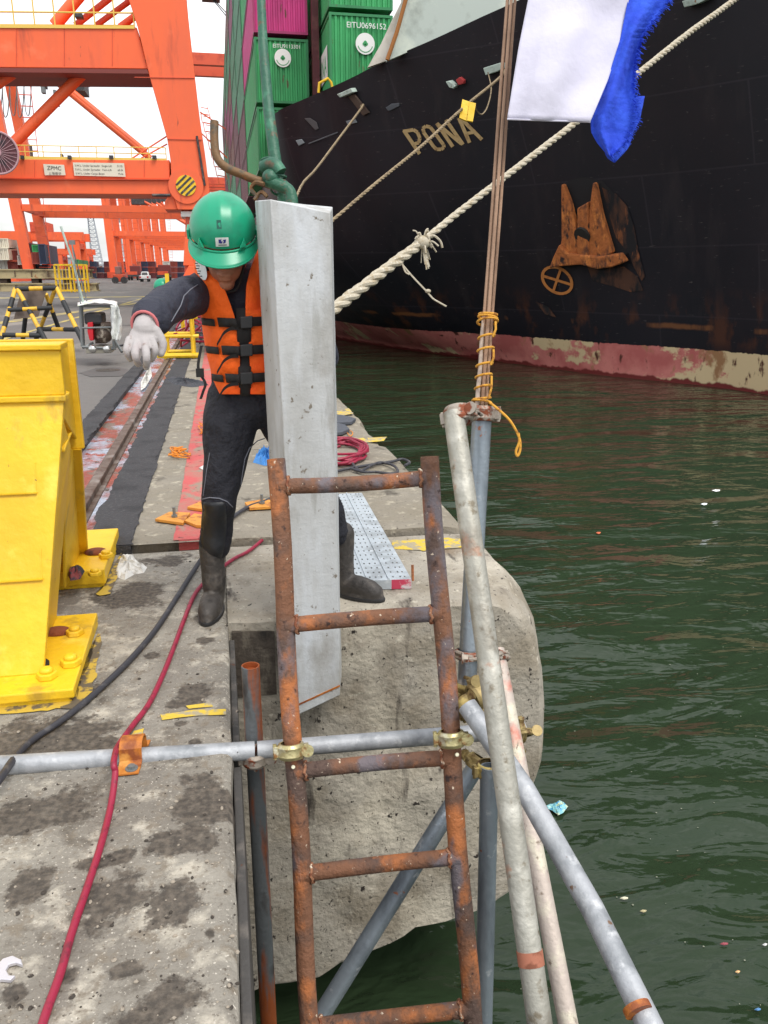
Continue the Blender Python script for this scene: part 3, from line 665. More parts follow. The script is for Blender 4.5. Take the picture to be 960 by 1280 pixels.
anc = an.build('anchor', mat('anchor_rust', rgb(164,94,46), .9, layers=[(rgb(104,62,40), 2.2, .50, .62, (1,1,.5), 10), (rgb(198,120,58), 4, .52, .64, (1,1,.35), 10), (rgb(52,36,32), 5, .56, .66, (1,1,.4), 10)], bump=((4, .5), (14, .4))), ship, bevel=.05)
e = MB(); e.tube([hp(642, 585, .28), hp(641, 588, .36)], .30, 14); e.build('anchor_eye', M_dark, ship, smooth=True)
# fairleads, small fittings and pale marks on the bow
def fitting(pix, m, off=.25, name='fairlead'):
    mb = MB(); a = [H(x, y, .01) for x, y in pix]; b = [H(x, y, off) for x, y in pix]; n = len(a)
    mb.add(a+b, [tuple(range(n)), tuple(range(2*n-1, n-1, -1))]+[(i, (i+1) % n, (i+1) % n+n, i+n) for i in range(n)])
    return mb.build(name, m, ship, bevel=.02)
Z3 = lambda x, y: (240+x/3.2, y/3.2)
M_palegreen = mat('pale_green_paint', rgb(176,192,182), .6, layers=[(rgb(130,140,130), 3, .5, .65), (rgb(120,80,50), 6, .62, .7)])
M_greymark = mat('grey_mark', rgb(112,118,122), .7)
fitting([Z3(*p) for p in [(600,375),(655,350),(664,366),(612,388)]], M_palegreen, .3)
fitting([Z3(*p) for p in [(630,384),(655,376),(715,450),(690,462)]], mat('brown_chute', rgb(74,58,48), .8), .12, 'chafe_plate')
fitting([Z3(*p) for p in [(618,484),(655,474),(664,490),(626,500)]], M_greymark, .06, 'hull_mark')
fitting([Z3(*p) for p in [(415,562),(440,556),(452,572),(428,584)]], M_greymark, .06, 'hull_mark')
fitting([Z3(*p) for p in [(466,573),(585,526),(586,532),(467,578)]], mat('grey_mark_dim', rgb(84,86,90), .7), .05, 'hull_mark')
fitting([Z3(*p) for p in [(450,474),(474,472),(500,490),(508,516),(494,522),(474,500)]], mat('dark_scuff', rgb(66,62,64), .7), .05, 'hull_mark')
fitting([Z3(*p) for p in [(776,430),(800,414),(830,412),(832,424),(800,440),(786,444)]], mat('grey_mark_mid', rgb(76,80,86), .7), .05, 'hull_mark')
fitting([Z5(*p) for p in [(437,58),(460,52),(500,88),(490,104),(462,98)]], M_palegreen, .3)
fitting([Z5(*p) for p in [(495,50),(520,30),(548,52),(545,76),(512,84)]], mat('red_fitting', rgb(164,50,50), .7), .2, 'red_fitting')
fitting([(609,84),(631,77),(634,84),(628,88),(612,93)], M_palegreen, .3)
fitting([(859,0),(880,-6),(893,-3),(878,4),(862,8)], M_palegreen, .3)
# white whaleback bulwark with its rusty seam
def Wp(x, y, Y): return V(x, y, Y)
bw = MB(); poly = [(505,-30),(503,0),(490,26),(478,52),(460,84),(488,74),(520,-30)]
bw.prism([Wp(x, y, 30.9) for x, y in poly], (0, .25, 0)); b1 = bw.build('bulwark_flare', mat('bulwark_white', rgb(206,200,190), .6, layers=[(rgb(180,170,156), 1, .5, .65)]), ship)
bw = MB(); bw.prism([Wp(x, y, 30.3) for x, y in [(516,-40),(484,76),(540,52),(600,24),(655,-3),(700,-40)]], (0, .25, 0)); bw.build('bulwark', mat('bulwark_grey', rgb(174,184,176), .6, layers=[(rgb(196,204,190), .5, .5, .6), (rgb(150,158,150), 1, .5, .65)]), ship)
bw = MB(); bw.tube([Wp(516,-40,30.2), Wp(507,0,30.2), Wp(496,40,30.2), Wp(484,75,30.2)], .07, 8); bw.build('rust_seam', mat('seam_rust', rgb(150,98,50), .9), ship, smooth=True)
bw = MB(); q = [P(0,0,1)]
pl = [V(398,116,33.0), V(399,104,33.0), V(410,98,33.0), V(414,103,33.0), V(416,112,33.0)]
bw.tube(pl, .05, 8); bw.build('yellow_handrail', M_yel, ship, smooth=True)
# lashing bridge posts
bw = MB(); 
bw.bb((4.16, 35.6, 4.5), (4.42, 36.0, 25)); bw.bb((2.6, 44, 4.5), (2.9, 44.4, 8)); bw.build('lashing_post', mat('lashing_red', rgb(92,44,50), .7, layers=[(rgb(120,70,70), 2, .5, .65)]), ship)

# ---- containers
M_gasket = mat('container_gasket', rgb(38,60,48), .8)
def container(x, y, z, w, l, h, m, mf, label, grp, face_text=None, em=None, ntext=None, side_text=None, stagger=0):
    t = thing('shipping_container', (x, y, z), label, 'container', grp)
    e = .09
    b = MB()
    def corr(o, ax, L_, up, H_, nrm, step, dep):       # trapezoid corrugation sheet
        n = int(L_/step); rows = [[], []]
        for i in range(n*4+1):
            ph = i % 4; d_ = dep if ph in (1, 2) else 0; s_ = L_*i/(n*4)
            if ph == 1: s_ -= L_/(n*4)*.35
            if ph == 3: s_ -= L_/(n*4)*.65
            p = o+ax*s_-nrm*d_; rows[0].append(p); rows[1].append(p+up*H_)
        b.grid(rows)
    X, Y, Zv = Vector((1,0,0)), Vector((0,1,0)), Vector((0,0,1)); o = Vector((x, y, z))
    fine = face_text is not None or ntext
    corr(o+Vector((e, .03, e)), X, w-2*e, Zv, h-2*e, -Y, .19 if fine else .4, .05)
    corr(o+Vector((.03, e, e)), Y, l-2*e, Zv, h-2*e, -X, .28, .04)
    corr(o+Vector((w-.03, e, e)), Y, l-2*e, Zv, h-2*e, X, .56, .04)
    b.bb((x+e, y+e, z+h-.07), (x+w-e, y+l-e, z+h-.04)); b.bb((x+e, y+l-.1, z+e), (x+w-e, y+l-.05, z+h-e)); b.bb((x+e, y+.1, z+.02), (x+w-e, y+l-e, z+.06))
    b.build('panels', m, t)
    f = MB()
    for xx in (x, x+w-e):
        for y2 in (y, y+l-e): f.bb((xx, y2, z), (xx+e, y2+e, z+h))
        for zz in (z+.002, z+h-e-.002): f.bb((xx+.002, y+e, zz), (xx+e-.002, y+l-e, zz+e))
    for y2 in (y, y+l-e):
        for zz in (z+.002, z+h-e-.002): f.bb((x+e, y2+.002, zz), (x+w-e, y2+e-.002, zz+e))
    f.build('frame', mf, t)
    if em:
        q = MB(); c_ = Vector((x+w*em[0], y-.012, z+h*em[1])); R_ = em[2]
        q.tube([c_, c_+Vector((0, .03, 0))], R_, 28); q.build('emblem_disc', M_white, t)
        q = MB()     # dark ring of small strokes and a leafy mark
        for i in range(14):
            a = PI*(1.12+.76*i/13); cc = c_+Vector((math.cos(a)*R_*.78, -.004, math.sin(a)*R_*.78)); q.box(cc, (R_*.09, .006, R_*.12), Matrix.Rotation(-a, 3, 'Y'))
        for dx, dz, r_ in ((0, .12, .17), (-.13, -.02, .15), (.13, -.02, .15), (0, -.15, .12)):
            q.tube([c_+Vector((dx*R_, -.008-abs(dx)*.02-abs(dz)*.02, dz*R_)), c_+Vector((dx*R_, .004, dz*R_))], R_*r_, 14)
        q.build('emblem_mark', m, t)
    if ntext:
        M_ = frame((x+w*ntext[2], y-.02, z+h*ntext[1]), (1, 0, 0), (0, 0, 1))
        text_mb(ntext[0], ntext[3], M_).build('number', M_white, t, fix=False)
    if side_text:
        M_ = frame((x-.01, y+l*side_text[1], z+h*side_text[2]), (0, -1, 0), (0, 0, 1))
        q = MB(); q.bb((x-.006, y+l*side_text[1]-1.75, z+h*side_text[2]-.18), (x+.0, y+l*side_text[1]+1.75, z+h*side_text[2]+.9)); q.build('side_panel', M_white, t)
        text_mb(side_text[0], .95, M_).build('side_lettering', m, t, fix=False)
    for q in t.children: q['label'] = q.get('label', '') or ''
    for q in t.children: del q['label']
    return t
G1 = box_mats('green', rgb(54,158,92)); G1f = box_mats('green_frame', rgb(44,128,78)); PK = box_mats('pink', rgb(196,52,126)); PKf = box_mats('pink_frame', rgb(160,44,100))
MR = box_mats('maroon', rgb(112,70,76)); G2 = box_mats('dull_green', rgb(82,136,104)); BR = box_mats('brown', rgb(120,84,76)); PL = box_mats('plum', rgb(140,72,100))
GRP = 'containers stacked on the deck of the ship'
hz = [V(350, yv, 36).z for yv in (130, 43)]; ht = hz[1]-hz[0]
xl1 = V(319, 90, 36).x; w1 = V(386, 90, 36).x-xl1
stackz = [hz[0]+ht*k_ for k_ in range(-1, 6)]
front = {0: (G1, G1f, 'EITU9082753'), 1: (G1, G1f, 'EITU9113301'), 2: (PK, PKf, 'EMCU'), 3: (G1, G1f, None), 4: (MR, MR, None), 5: (PK, PKf, None), 6: (G1, G1f, None)}
nm = ['green', 'green', 'bright pink', 'green', 'maroon', 'pink', 'green']
for k_ in range(7):
    m_, mf, tx = front[k_]
    lab = {0: 'green container mostly hidden by the bow edge, below the one with the emblem', 1: 'green container with a round white emblem, directly below the bright pink container', 2: 'bright pink container with white lettering near the top of the left column'}.get(k_, '%s container at level %d of the outboard column, above the picture' % (nm[k_], k_+1))
    if k_ > 3: continue
    container(xl1, 36, stackz[k_]+.03, w1, 12.1, ht-.16, m_, mf, lab if k_ < 3 else 'green container topmost in the front outboard column above the bright pink one', GRP, face_text=k_ < 3, em=(.52, .70, .33) if k_ in (1,) else None, ntext=(tx, .85, .60, .2) if (tx and k_ < 2) else None)
# second column, nearer
xl2 = V(412, 60, 33.2).x; w2 = V(491, 60, 33.2).x-xl2
z2b = V(450, 105, 33.2).z-.25; z2t = V(450, 13, 33.2).z; h2 = z2t-z2b
container(xl2, 33.2, z2t-h2, w2, 12.1, h2-.1, G1, G1f, 'green container with a round white emblem beside the white bulwark', GRP, True, (.56, .62, .36), ('EITU0696152', .815, .58, .27), ('CHINA', .2, .3))
container(xl2, 33.2, z2t+.06, w2, 12.1, h2-.1, G1, G1f, 'green container without emblem on top of the one beside the white bulwark', GRP, True, None, None)
# outboard wall of containers along the quay side
pal = [G2, BR, G2, MR, G2, PL, BR, G2, MR, G2]
lab = {}
names = {'container_dull_green': 'dull green', 'container_brown': 'brown', 'container_maroon': 'maroon', 'container_pink': 'pink', 'container_plum': 'plum coloured'}
tiers = [1, 2, 3, 4, 5, 6]
for b_ in range(8):
    for k_ in range(-1, 6):
        if b_ == 0 and k_ < 3: continue
        yb = 36+12.75*b_; m_ = pal[(b_*3+k_*7+rnd.randrange(3)) % 10]
        if b_ == 0 and k_ >= 3: m_ = PK if k_ == 3 else MR
        zz = hz[0]+ht*(k_)
        if b_ == 0 and k_ == 3: continue
        cnt = ['first', 'second', 'third', 'fourth', 'fifth', 'sixth', 'seventh', 'eighth'][b_]
        tr = ['bottom', 'second', 'third', 'fourth', 'fifth', 'sixth', 'seventh'][k_+1]
        container(xl1+.0, yb, zz+.03, w1, 12.1, ht-.13, m_, m_, '%s container facing the quay, %s bay back from the bow, %s tier' % (names[m_.name], cnt, tr), GRP)
# ================================================================ FOREGROUND SCAFFOLD
GT = 'galvanised scaffold tubes at the quay edge'
def tube_thing(name, pts, r, m, label, group=GT, hollow=.004, n=18, parts=()):
    mb = MB(); pts = [Vector(p) for p in pts]
    if len(pts) == 2:
        a, b = pts; pts = [a.lerp(b, i/8) for i in range(9)]
    mb.tube(pts, r, n, hollow=hollow)
    return tag(mb.build(name, m, smooth=True), label, 'scaffold tube', group)
Yh = 2.07
def coupler(c, axa, axb, r, m, label, off=None, second=None, size=1.0):
    """two clamp bands back to back with hinge pins, T-bolts and flange nuts"""
    c = Vector(c); axa = Vector(axa).normalized(); axb = Vector(axb).normalized()
    t = thing('scaffold_coupler', c, label, 'coupler', 'clamps joining the scaffold tubes')
    off = Vector(off) if off is not None else Vector((0, -.05, 0))
    for ax, cc in ((axa, c), (axb, c+off)):
        mb = MB(); w = .042*size; x = ax.orthogonal().normalized(); y = ax.cross(x)
        tow = (c+off-c) if cc is c else -(off)
        x = (tow-ax*tow.dot(ax)); x = x.normalized() if x.length > 1e-5 else ax.orthogonal().normalized(); y = ax.cross(x)
        R1 = r+.0015; R2 = r+.0075; N = 28; vs = []; fs = []
        for k in range(N):
            a = 2*PI*k/N; d = x*math.cos(a)+y*math.sin(a); bulge = .003*abs(math.cos(a*2))
            for rr, hh in ((R1, -w/2), (R2, -w/2), (R2+bulge+.003, -w*.28), (R2+bulge, 0), (R2+bulge+.003, w*.28), (R2, w/2), (R1, w/2)): vs.append(cc+d*rr+ax*hh)
        for k in range(N):
            for j in range(6): fs.append((k*7+j, k*7+j+1, ((k+1) % N)*7+j+1, ((k+1) % N)*7+j))
        mb.add(vs, fs)
        # lugs where the flap closes
        for sg in (1, -1):
            lc = cc+y*sg*(r+.012); mb.box(lc, (.022, .02, w*.72), Matrix((x, y, ax)).transposed())
        mb.build('clamp_band', m, t, smooth=True, bevel=.0012)
        bo = MB(); a0 = cc+y*(r+.018)-x*.022; a1 = cc+y*(r+.018)+x*.045
        bo.tube([a0, a1], .0055, 8); bo.tube([a0+x*.004, a0+x*.016], .0125, 6); bo.tube([a0-x*.001, a0+x*.004], .017, 14)
        bo.build('bolt', m, t, smooth=True)
        bo = MB(); p0 = cc-y*(r+.018); bo.tube([p0-ax*w*.5, p0+ax*w*.5], .0055, 8); bo.build('hinge_pin', m, t, smooth=True)
    return t
# horizontal tube lying across the slab and over to the ladder
hA = V(-60, 972, Yh); hB = V(318, 938, Yh); hC = V(655, 912, Yh)
hA.z = .03; 
tube_thing('scaffold_tube', [hA, hB], .0265, M_galv, 'long grey horizontal tube lying across the near concrete slab under the orange strap')
tube_thing('scaffold_tube', [hB+Vector((.008, 0, 0)), hC], .0255, M_galv, 'grey horizontal tube behind the rusty ladder, clamped to both ladder rails')
# strap
st_ = MB(); xs = V(168, 950, Yh).x; s0 = []
w_ = .03
cs = [(-.075, .004), (-.05, .0045), (-.034, .012), (-.030, .045), (-.018, .060), (0, .064), (.018, .060), (.032, .045), (.036, .012), (.05, .005), (.085, .004)]
rows = [[Vector((xs-w_+y_*.12, Yh-y_*-1, z_)), Vector((xs+w_+y_*.12, Yh-y_*-1, z_))] for y_, z_ in [(-y, z) for y, z in reversed(cs)]]
st_.slab(rows, (0, 0, .005)); o = thing('pipe_strap', (xs, Yh, 0), 'orange rusted steel strap bolted over the horizontal tube', 'pipe strap')
st_.build('strap_band', M_orangerust, o, bevel=.0015)
b_ = MB(); q = Vector((xs+.0, Yh-.064, .008)); b_.tube([q, q+Vector((0, 0, .004))], .017, 18); b_.tube([q, q+Vector((0, 0, .012))], .0105, 6); b_.build('bolt_head', M_metalgrey, o, smooth=True)
# rusty upright
uA = V(313, 832, 2.13); uB = V(337, 1300, 2.10); uC = uB+(uB-uA).normalized()*1.2
tube_thing('scaffold_tube', [uA, uA.lerp(uC, .3), uA.lerp(uC, .6), uC], .0262, M_ruststreak, 'upright rust streaked tube with an open top end, standing against the slab edge')
# mast foot tube
mA = P(603, 512, 2.26); mB = P(582, 884, 2.33)
tube_thing('scaffold_tube', [mA, mB], .0275, M_galvblue, 'upright bluish tube carrying the bamboo flag pole, behind the slanted dirty tube')
nA = P(612, 958, 2.36); nB = P(604, 1300, 2.5); nC = nB+(nB-nA).normalized()*1.0
tube_thing('scaffold_tube', [nA, nC], .027, M_galvblue, 'upright grey tube going down into the water right of the rusty ladder')
sA = P(567, 516, 2.10); sB = P(679, 1310, 1.72); sC = sB+(sB-sA).normalized()*.5
tube_thing('scaffold_tube', [sA, sC], .0275, M_galvdirty, 'slanted dirty beige tube with an orange taped band, nearest of the long tubes')
q = sA.lerp(sB, .87); 
mb = MB(); mb.tube([q, q+(sB-sA).normalized()*.03], .0292, 18); tb = mb.build('tape_band', mat('tape_red', rgb(158,100,78), .8, layers=[(rgb(120,70,50), 30, .5, .6)]), None, smooth=True)
mb = bpy.data.objects[tb.name]; 
par = [o_ for o_ in COL.objects if o_.get('label', '').startswith('slanted dirty beige')][0]; tb.parent = par
q2 = sA.lerp(sB, .95)
tA = P(620, 812, 2.42); tB = P(716, 1310, 2.0); tC = tB+(tB-tA).normalized()*.6
tube_thing('scaffold_tube', [tA, tC], .0255, M_galvpaint, 'slanted pale tube with worn pink paint, squeezed between the two thicker slanted tubes')
aA = P(584, 882, 2.22); aB = P(826, 1310, 1.62); aC = aB+(aB-aA).normalized()*.3
tube_thing('scaffold_tube', [aA, P(655, 985, 2.08), P(740, 1135, 1.85), aB, aC], .0275, M_galv, 'bare grey tube running out to the bottom right corner, orange ring near its end')
par = [o_ for o_ in COL.objects if o_.get('label', '').startswith('bare grey tube running')][0]
mb = MB(); q = P(797, 1262, 1.66); dd = (aB-P(740, 1135, 1.85)).normalized(); mb.tube([q-dd*.008, q+dd*.006], .0295, 18); mb.build('rust_ring', M_orangerust, par, smooth=True)
dA = P(600, 950, 2.50); dB = P(382, 1300, 2.42); dC = dB+(dB-dA).normalized()*.5
tube_thing('scaffold_tube', [dA, dC], .0275, M_galvblue, 'diagonal brace tube passing behind the lower half of the rusty ladder')
# ladder
lad = thing('ladder', P(470, 930, 2.27), 'rusty welded pipe ladder hanging over the quay edge in front of the concrete', 'ladder')
LT, LB = P(345, 574, 2.26), P(391, 1330, 2.24); RT, RB = P(537, 571, 2.27), P(594, 1330, 2.24)
for a, b, bend in ((LT, LB, .004), (RT, RB, -.004)):
    pts = [a.lerp(b, i/14)+CR*bend*math.sin(i*.9) for i in range(15)]
    MB().tube(pts+[pts[-1]+(b-a).normalized()*.5], .0262, 18, hollow=.004).build('rail', M_rust, lad, smooth=True)
def onrail(a, b, y):
    ya = 574; yb = 1330; return a.lerp(b, (y-ya)/(yb-ya))
for yl, yr, bow in ((608, 600, -.006), (783, 771, .003), (966, 951, .004), (1094, 1074, .003), (1284, 1262, 0), (1460, 1440, 0)):
    a = onrail(LT, LB, yl); b = onrail(RT, RB, yr); pts = []; rr = []
    for i in range(13):
        t = i/12; pts.append(a.lerp(b, t)+CU*bow*math.sin(PI*t)); e_ = min(t, 1-t); rr.append(.0222+max(0, .06-e_)*.12)
    MB().tube(pts, rr, 16).build('rung', M_rust, lad, smooth=True)
    for p_, s_ in ((a, 1), (b, -1)):      # weld beads
        d_ = (b-a).normalized()*s_; w_ = MB(); x_ = d_.orthogonal().normalized(); y_ = d_.cross(x_)
        ring = [p_+d_*(.0262+.004+.003*math.sin(i*2.3))+(x_*math.cos(i*PI/8)+y_*math.sin(i*PI/8))*.025 for i in range(17)]
        w_.tube(ring, .0042, 6); w_.build('weld_bead', mat('weld_scale', rgb(150,104,76), .8, layers=[(rgb(210,200,180), 60, .56, .64), (rgb(110,60,36), 40, .5, .6)], bump=(90, .6)), lad, smooth=True)
# couplers
up = (LB-LT).normalized()
coupler(P(364, 938, 2.27), (1, 0, 0), up, .0262, M_brass, 'zinc yellow coupler on the left rail of the rusty ladder', off=P(364, 938, 2.24)-P(364, 938, 2.29))
coupler(P(564, 923, 2.27), (1, 0, 0), up, .0262, M_brass, 'zinc yellow coupler on the right rail of the rusty ladder', off=P(564, 923, 2.24)-P(564, 923, 2.29))
coupler(V(318, 936, 2.12), (1, 0, 0), (uC-uA), .0262, M_couprust, 'rust stained coupler on the rust streaked upright at the slab edge', off=(0, -.045, 0))
coupler(V(650, 914, 2.07), (1, 0, 0), (tB-tA), .0255, M_brassd, 'small dirty coupler at the far right end of the horizontal tube', off=(0, -.012, 0), size=.5)
coupler(P(604, 517, 2.26), (mB-mA), (sB-sA), .0275, M_couprust, 'corroded swivel coupler joining the two tube tops below the bamboo flag pole', off=P(573, 519, 2.11)-P(604, 517, 2.26))
coupler(P(585, 818, 2.31), (mB-mA), (mB-mA), .0275, M_couprust, 'upper narrow coupler on the bluish upright, beside the right ladder rail', off=CR*.06, size=.6)
coupler(P(583, 862, 2.33), (mB-mA), (1, .3, .3), .0275, M_brassd, 'upper brass coloured coupler at the knot where the slanted tubes meet', off=P(598, 868, 2.26)-P(583, 862, 2.33))
coupler(P(587, 882, 2.27), (aB-aA), (1, .2, 0), .0275, M_brassd, 'lower brass coloured coupler at the knot around the end of the bare grey tube', off=P(602, 880, 2.3)-P(587, 882, 2.27))
coupler(P(611, 962, 2.38), (nB-nA), (dB-dA), .027, M_brassd, 'brass coloured coupler where the diagonal brace meets the upright below the knot', off=P(598, 955, 2.46)-P(611, 962, 2.38))
coupler(P(622, 822, 2.41), (tB-tA), (tB-tA), .0255, M_couprust, 'corroded coupler at the upper end of the pink painted tube', off=CR*-.02, size=.6)

# ---- bamboo flag pole
fp_ = thing('flag_pole', P(602, 505, 2.26), 'flag pole of brown bamboo slats lashed with yellow cord to the upright tube', 'flag pole')
def fpx(y): return lerp(602, 638.5, (505-y)/505.0)
for i, (dx, w_, y0_, m_) in enumerate(((-5.4, 5.8, 396, M_stickgrey), (-4.4, 5.2, -60, M_wood), (.6, 5.0, -60, M_wood), (5.4, 4.6, -60, M_wood))):
    pts = []
    for k_ in range(14):
        y_ = lerp(508, y0_, k_/13); t_ = 2.26+.03*(k_/13)+(-.01 if i == 0 else .012*(i % 2)); pts.append(P(fpx(y_)+dx*(1+.06*math.sin(k_*.8+i)), y_, t_))
    MB().tube(pts, [w_/2*2.26/FPX*(1-.15*k_/13) for k_ in range(14)], 8).build('slat' if i else 'stick', m_, fp_, smooth=True)
cd = MB()
for y_, jx in ((393, 2), (397, 3), (402, 5), (421, 0), (437, 0), (456, 0), (470, 0), (484, 0), (498, 1), (502, 3)):
    c_ = P(fpx(y_), y_, 2.265); ring = []
    for k_ in range(19):
        a = 2*PI*k_/18; ring.append(c_+CR*(.0225+jx*.0012)*math.cos(a)-CF*.03*math.sin(a)+CU*.004*math.cos(a+jx))
    cd.tube(ring, .0034, 7)
for y0_, y1_ in ((402, 421), (437, 456), (470, 498)):
    cd.tube([P(fpx(y0_)+10, y0_, 2.23), P(fpx(lerp(y0_, y1_, .5))+11, lerp(y0_, y1_, .5), 2.225), P(fpx(y1_)+8, y1_, 2.23)], .0032, 6)
tail = catmull([P(612, 503, 2.23), P(622, 511, 2.21), P(636, 524, 2.2), P(645, 538, 2.2), P(650, 551, 2.2), P(650, 563, 2.2), P(647, 570, 2.2), P(645, 564, 2.2), P(649, 552, 2.2), P(648, 541, 2.2)], 5)
cd.tube(tail, .0036, 7); cd.build('lashing_cord', M_cord, fp_, smooth=True)

# ---- flag
fl = thing('flag', P(640, 60, 2.24), 'frayed white and blue flag hanging from the bamboo pole', 'flag')
def cloth(L_, R_, n, m_, amp, t0, name, mt_, fold=0, sc=1.0):
    rows = []
    for i in range(n+1):
        s = i/n; a = L_(s); b = R_(s); row = []
        for j in range(m_+1):
            u = j/m_; x = lerp(a[0], b[0], u); y = lerp(a[1], b[1], u)
            d = amp*(math.sin(u*7+s*3.1)*.5+math.sin(u*4.0-s*5+1)*.5+.5*noise.noise(Vector((u*3, s*5, fold))))*min(1, u*4+.1)
            row.append(P(x, y, t0+d+fold*.03))
        rows.append(row)
    mb = MB(); mb.slab(rows, CF*.0012); return mb.build(name, mt_, fl, smooth=2)
def poly_at(pl):
    def f(s):
        y = lerp(pl[0][1], pl[-1][1], s)
        for a, b in zip(pl, pl[1:]):
            if a[1] <= y <= b[1]:
                t = (y-a[1])/(b[1]-a[1]); return (lerp(a[0], b[0], t), y)
        return pl[-1]
    return f
cloth(poly_at([(672,-110),(660,0),(648,60),(640,110),(634,148)]), poly_at([(812,-110),(786,0),(776,50),(760,100),(738,152)]), 44, 40, .030, 2.2, 'white_panel', M_flagw)
hem = MB(); hem.tube([P(lerp(634, 738, k_/20), lerp(149, 152.5, k_/20), 2.2+.022*(math.sin(k_/20*7+3.1)*.5+math.sin(k_/20*4-4)*.5)*min(1, k_/5+.1)) for k_ in range(21)], .0022, 6); hem.build('hem', M_flagw, fl, smooth=True)
Lb = poly_at([(810,-110),(785,0),(775,50),(759,100),(738,150),(739,165),(746,178),(756,190),(762,196)])
def Rb(s):
    y = lerp(-110, 196, s); pl = [(870,-110),(838,0),(822,22),(804,48),(796,80),(794,110),(797,135),(795,150),(789,165),(782,180),(764,196)]
    for a, b in zip(pl, pl[1:]):
        if a[1] <= y <= b[1]:
            t = (y-a[1])/(b[1]-a[1]); return (lerp(a[0], b[0], t)+2*math.sin(y*.9)+1.5*noise.noise(Vector((y*.6, 0, 0))), y)
    return (764, 196)
cloth(Lb, Rb, 90, 26, .03, 2.19, 'blue_panel', M_flagb, 1, 1)
# second fold of the blue panel, hanging behind
Lc = poly_at([(792,120),(770,150),(755,180),(757,196),(767,203)]); Rc = poly_at([(806,120),(800,150),(792,165),(786,185),(769,203)])
cloth(Lc, Rc, 16, 8, .01, 2.26, 'blue_panel', M_flagb, 1)
fr = MB(); rr_ = random.Random(3)
for i in range(420):
    s = rr_.uniform(.2, .99); x, y = Rb(s); ln = rr_.uniform(.5, 3.6)**1.1; 
    if 145 < y < 160: ln *= 1.8
    a = P(x-3, y, 2.19+.03+rr_.uniform(-.012, .012)); b = P(x+ln, y+rr_.uniform(-1, 5), 2.19+.03+rr_.uniform(-.02, .02)); fr.tube([a, a.lerp(b, .5)+CU*.001, b], rr_.uniform(.0004, .0011), 4)
fr.build('frayed_edge', M_flagb, fl)

# ---- ropes
def twisted(path, r, m, name, label, cat='rope', group=None, strands=3, pitch=.35, rad=None, n=7, parent=None):
    pts = []; 
    for a, b in zip(path, path[1:]):
        k = max(1, int((b-a).length/(pitch/9)));  pts += [a.lerp(b, j/k) for j in range(k)]
    pts.append(path[-1]); mb = MB(); L_ = len(pts); acc = 0; accs = [0]
    for i in range(1, L_): acc += (pts[i]-pts[i-1]).length; accs.append(acc)
    for s in range(strands):
        q = []; rr = []
        for i, p in enumerate(pts):
            d = (pts[min(i+1, L_-1)]-pts[max(i-1, 0)]).normalized(); x = d.cross(Vector((0, 0, 1))).normalized(); y = d.cross(x)
            R_ = rad(accs[i]/acc) if rad else r; a = accs[i]/pitch*2*PI+2*PI*s/strands
            q.append(p+(x*math.cos(a)+y*math.sin(a))*R_*.52); rr.append(R_*.56)
        mb.tube(q, rr, n)
    o = mb.build(name, m, parent, smooth=True)
    return tag(o, label, cat, group) if not parent else o
tr = lambda x, t0=8.4, x0_=335, t1=20.0, x1_=1100: 1/(lerp(1/t0, 1/t1, (x-x0_)/(x1_-x0_)))
rp1 = [P(x, y, tr(x)) for x, y in ((325,459),(360,429),(415,388),(470,346),(530,301))]
mr = thing('mooring_rope', rp1[-1], 'thick white mooring rope rising from behind the block to the bow, with a frayed splice', 'rope')
mr_s = twisted(rp1, .085, M_rope, 'spliced_eye', '', parent=mr, rad=lambda u: .072-.010*u+.003*math.sin(u*40), pitch=.5)
rp2 = catmull([P(x, y, tr(x)) for x, y in ((527,303),(570,268),(630,222),(720,153),(800,90),(860,42),(918,0),(1010,-72),(1085,-135))], 4)
twisted(rp2, .06, M_rope, 'rope_line', '', parent=mr, rad=lambda u: .042+.020*u, pitch=.42)
fz = MB(); kc = P(528, 303, tr(528)-.06); r4 = random.Random(5)
for i in range(26):
    d = Vector((r4.uniform(-1, 1), r4.uniform(-.5, .3), r4.uniform(-1, 1))).normalized(); a = kc+d*.05; b = a+d*r4.uniform(.05, .16); fz.tube(catmull([a, a.lerp(b, .5)+Vector((0, 0, .02)), b+Vector((0, 0, -.03))], 3), r4.uniform(.006, .014), 5)
for i in range(7):
    o_ = r4.uniform(-.03, .03); fz.tube(catmull([P(528+o_*40, 306, tr(528)), P(531+o_*60, 318, tr(528)), P(534+o_*100, 332+r4.uniform(-4, 5), tr(528))], 4), .010, 5)
fz.ell(kc, (.10, .07, .08)); fz.tube(catmull([kc, kc+Vector((.12, 0, .08)), kc+Vector((.22, 0, .02)), kc+Vector((.25, 0, -.06))], 4), .014, 6)
fz.tube(catmull([P(500, 327, tr(500)), P(515, 345, tr(500)), P(533, 364, tr(500)), P(541, 373, tr(500)), P(549, 378, tr(500)), P(558, 383, tr(500))], 4), .011, 5)
fz.tube(catmull([P(503, 330, tr(500)), P(507, 340, tr(500)), P(512, 343, tr(500))], 4), .012, 5); fz.ell(P(535, 364, tr(500)), (.035, .03, .025))
for i in range(0):
    x_ = r4.uniform(415, 930); y_ = 388-(x_-415)*.757 if x_ < 530 else 301-(x_-530)*.776; c_ = P(x_, y_, tr(x_)); d = Vector((r4.uniform(-1, 1), r4.uniform(-1, .2), r4.uniform(-1, 1))).normalized()
    a = c_+d*.04; fz.tube([a, a+d*r4.uniform(.015, .05), a+d*.05+Vector((r4.uniform(-.04, .04), 0, r4.uniform(-.05, .02)))], .004, 4)
fz.build('frayed_end', M_rope, mr, smooth=True)
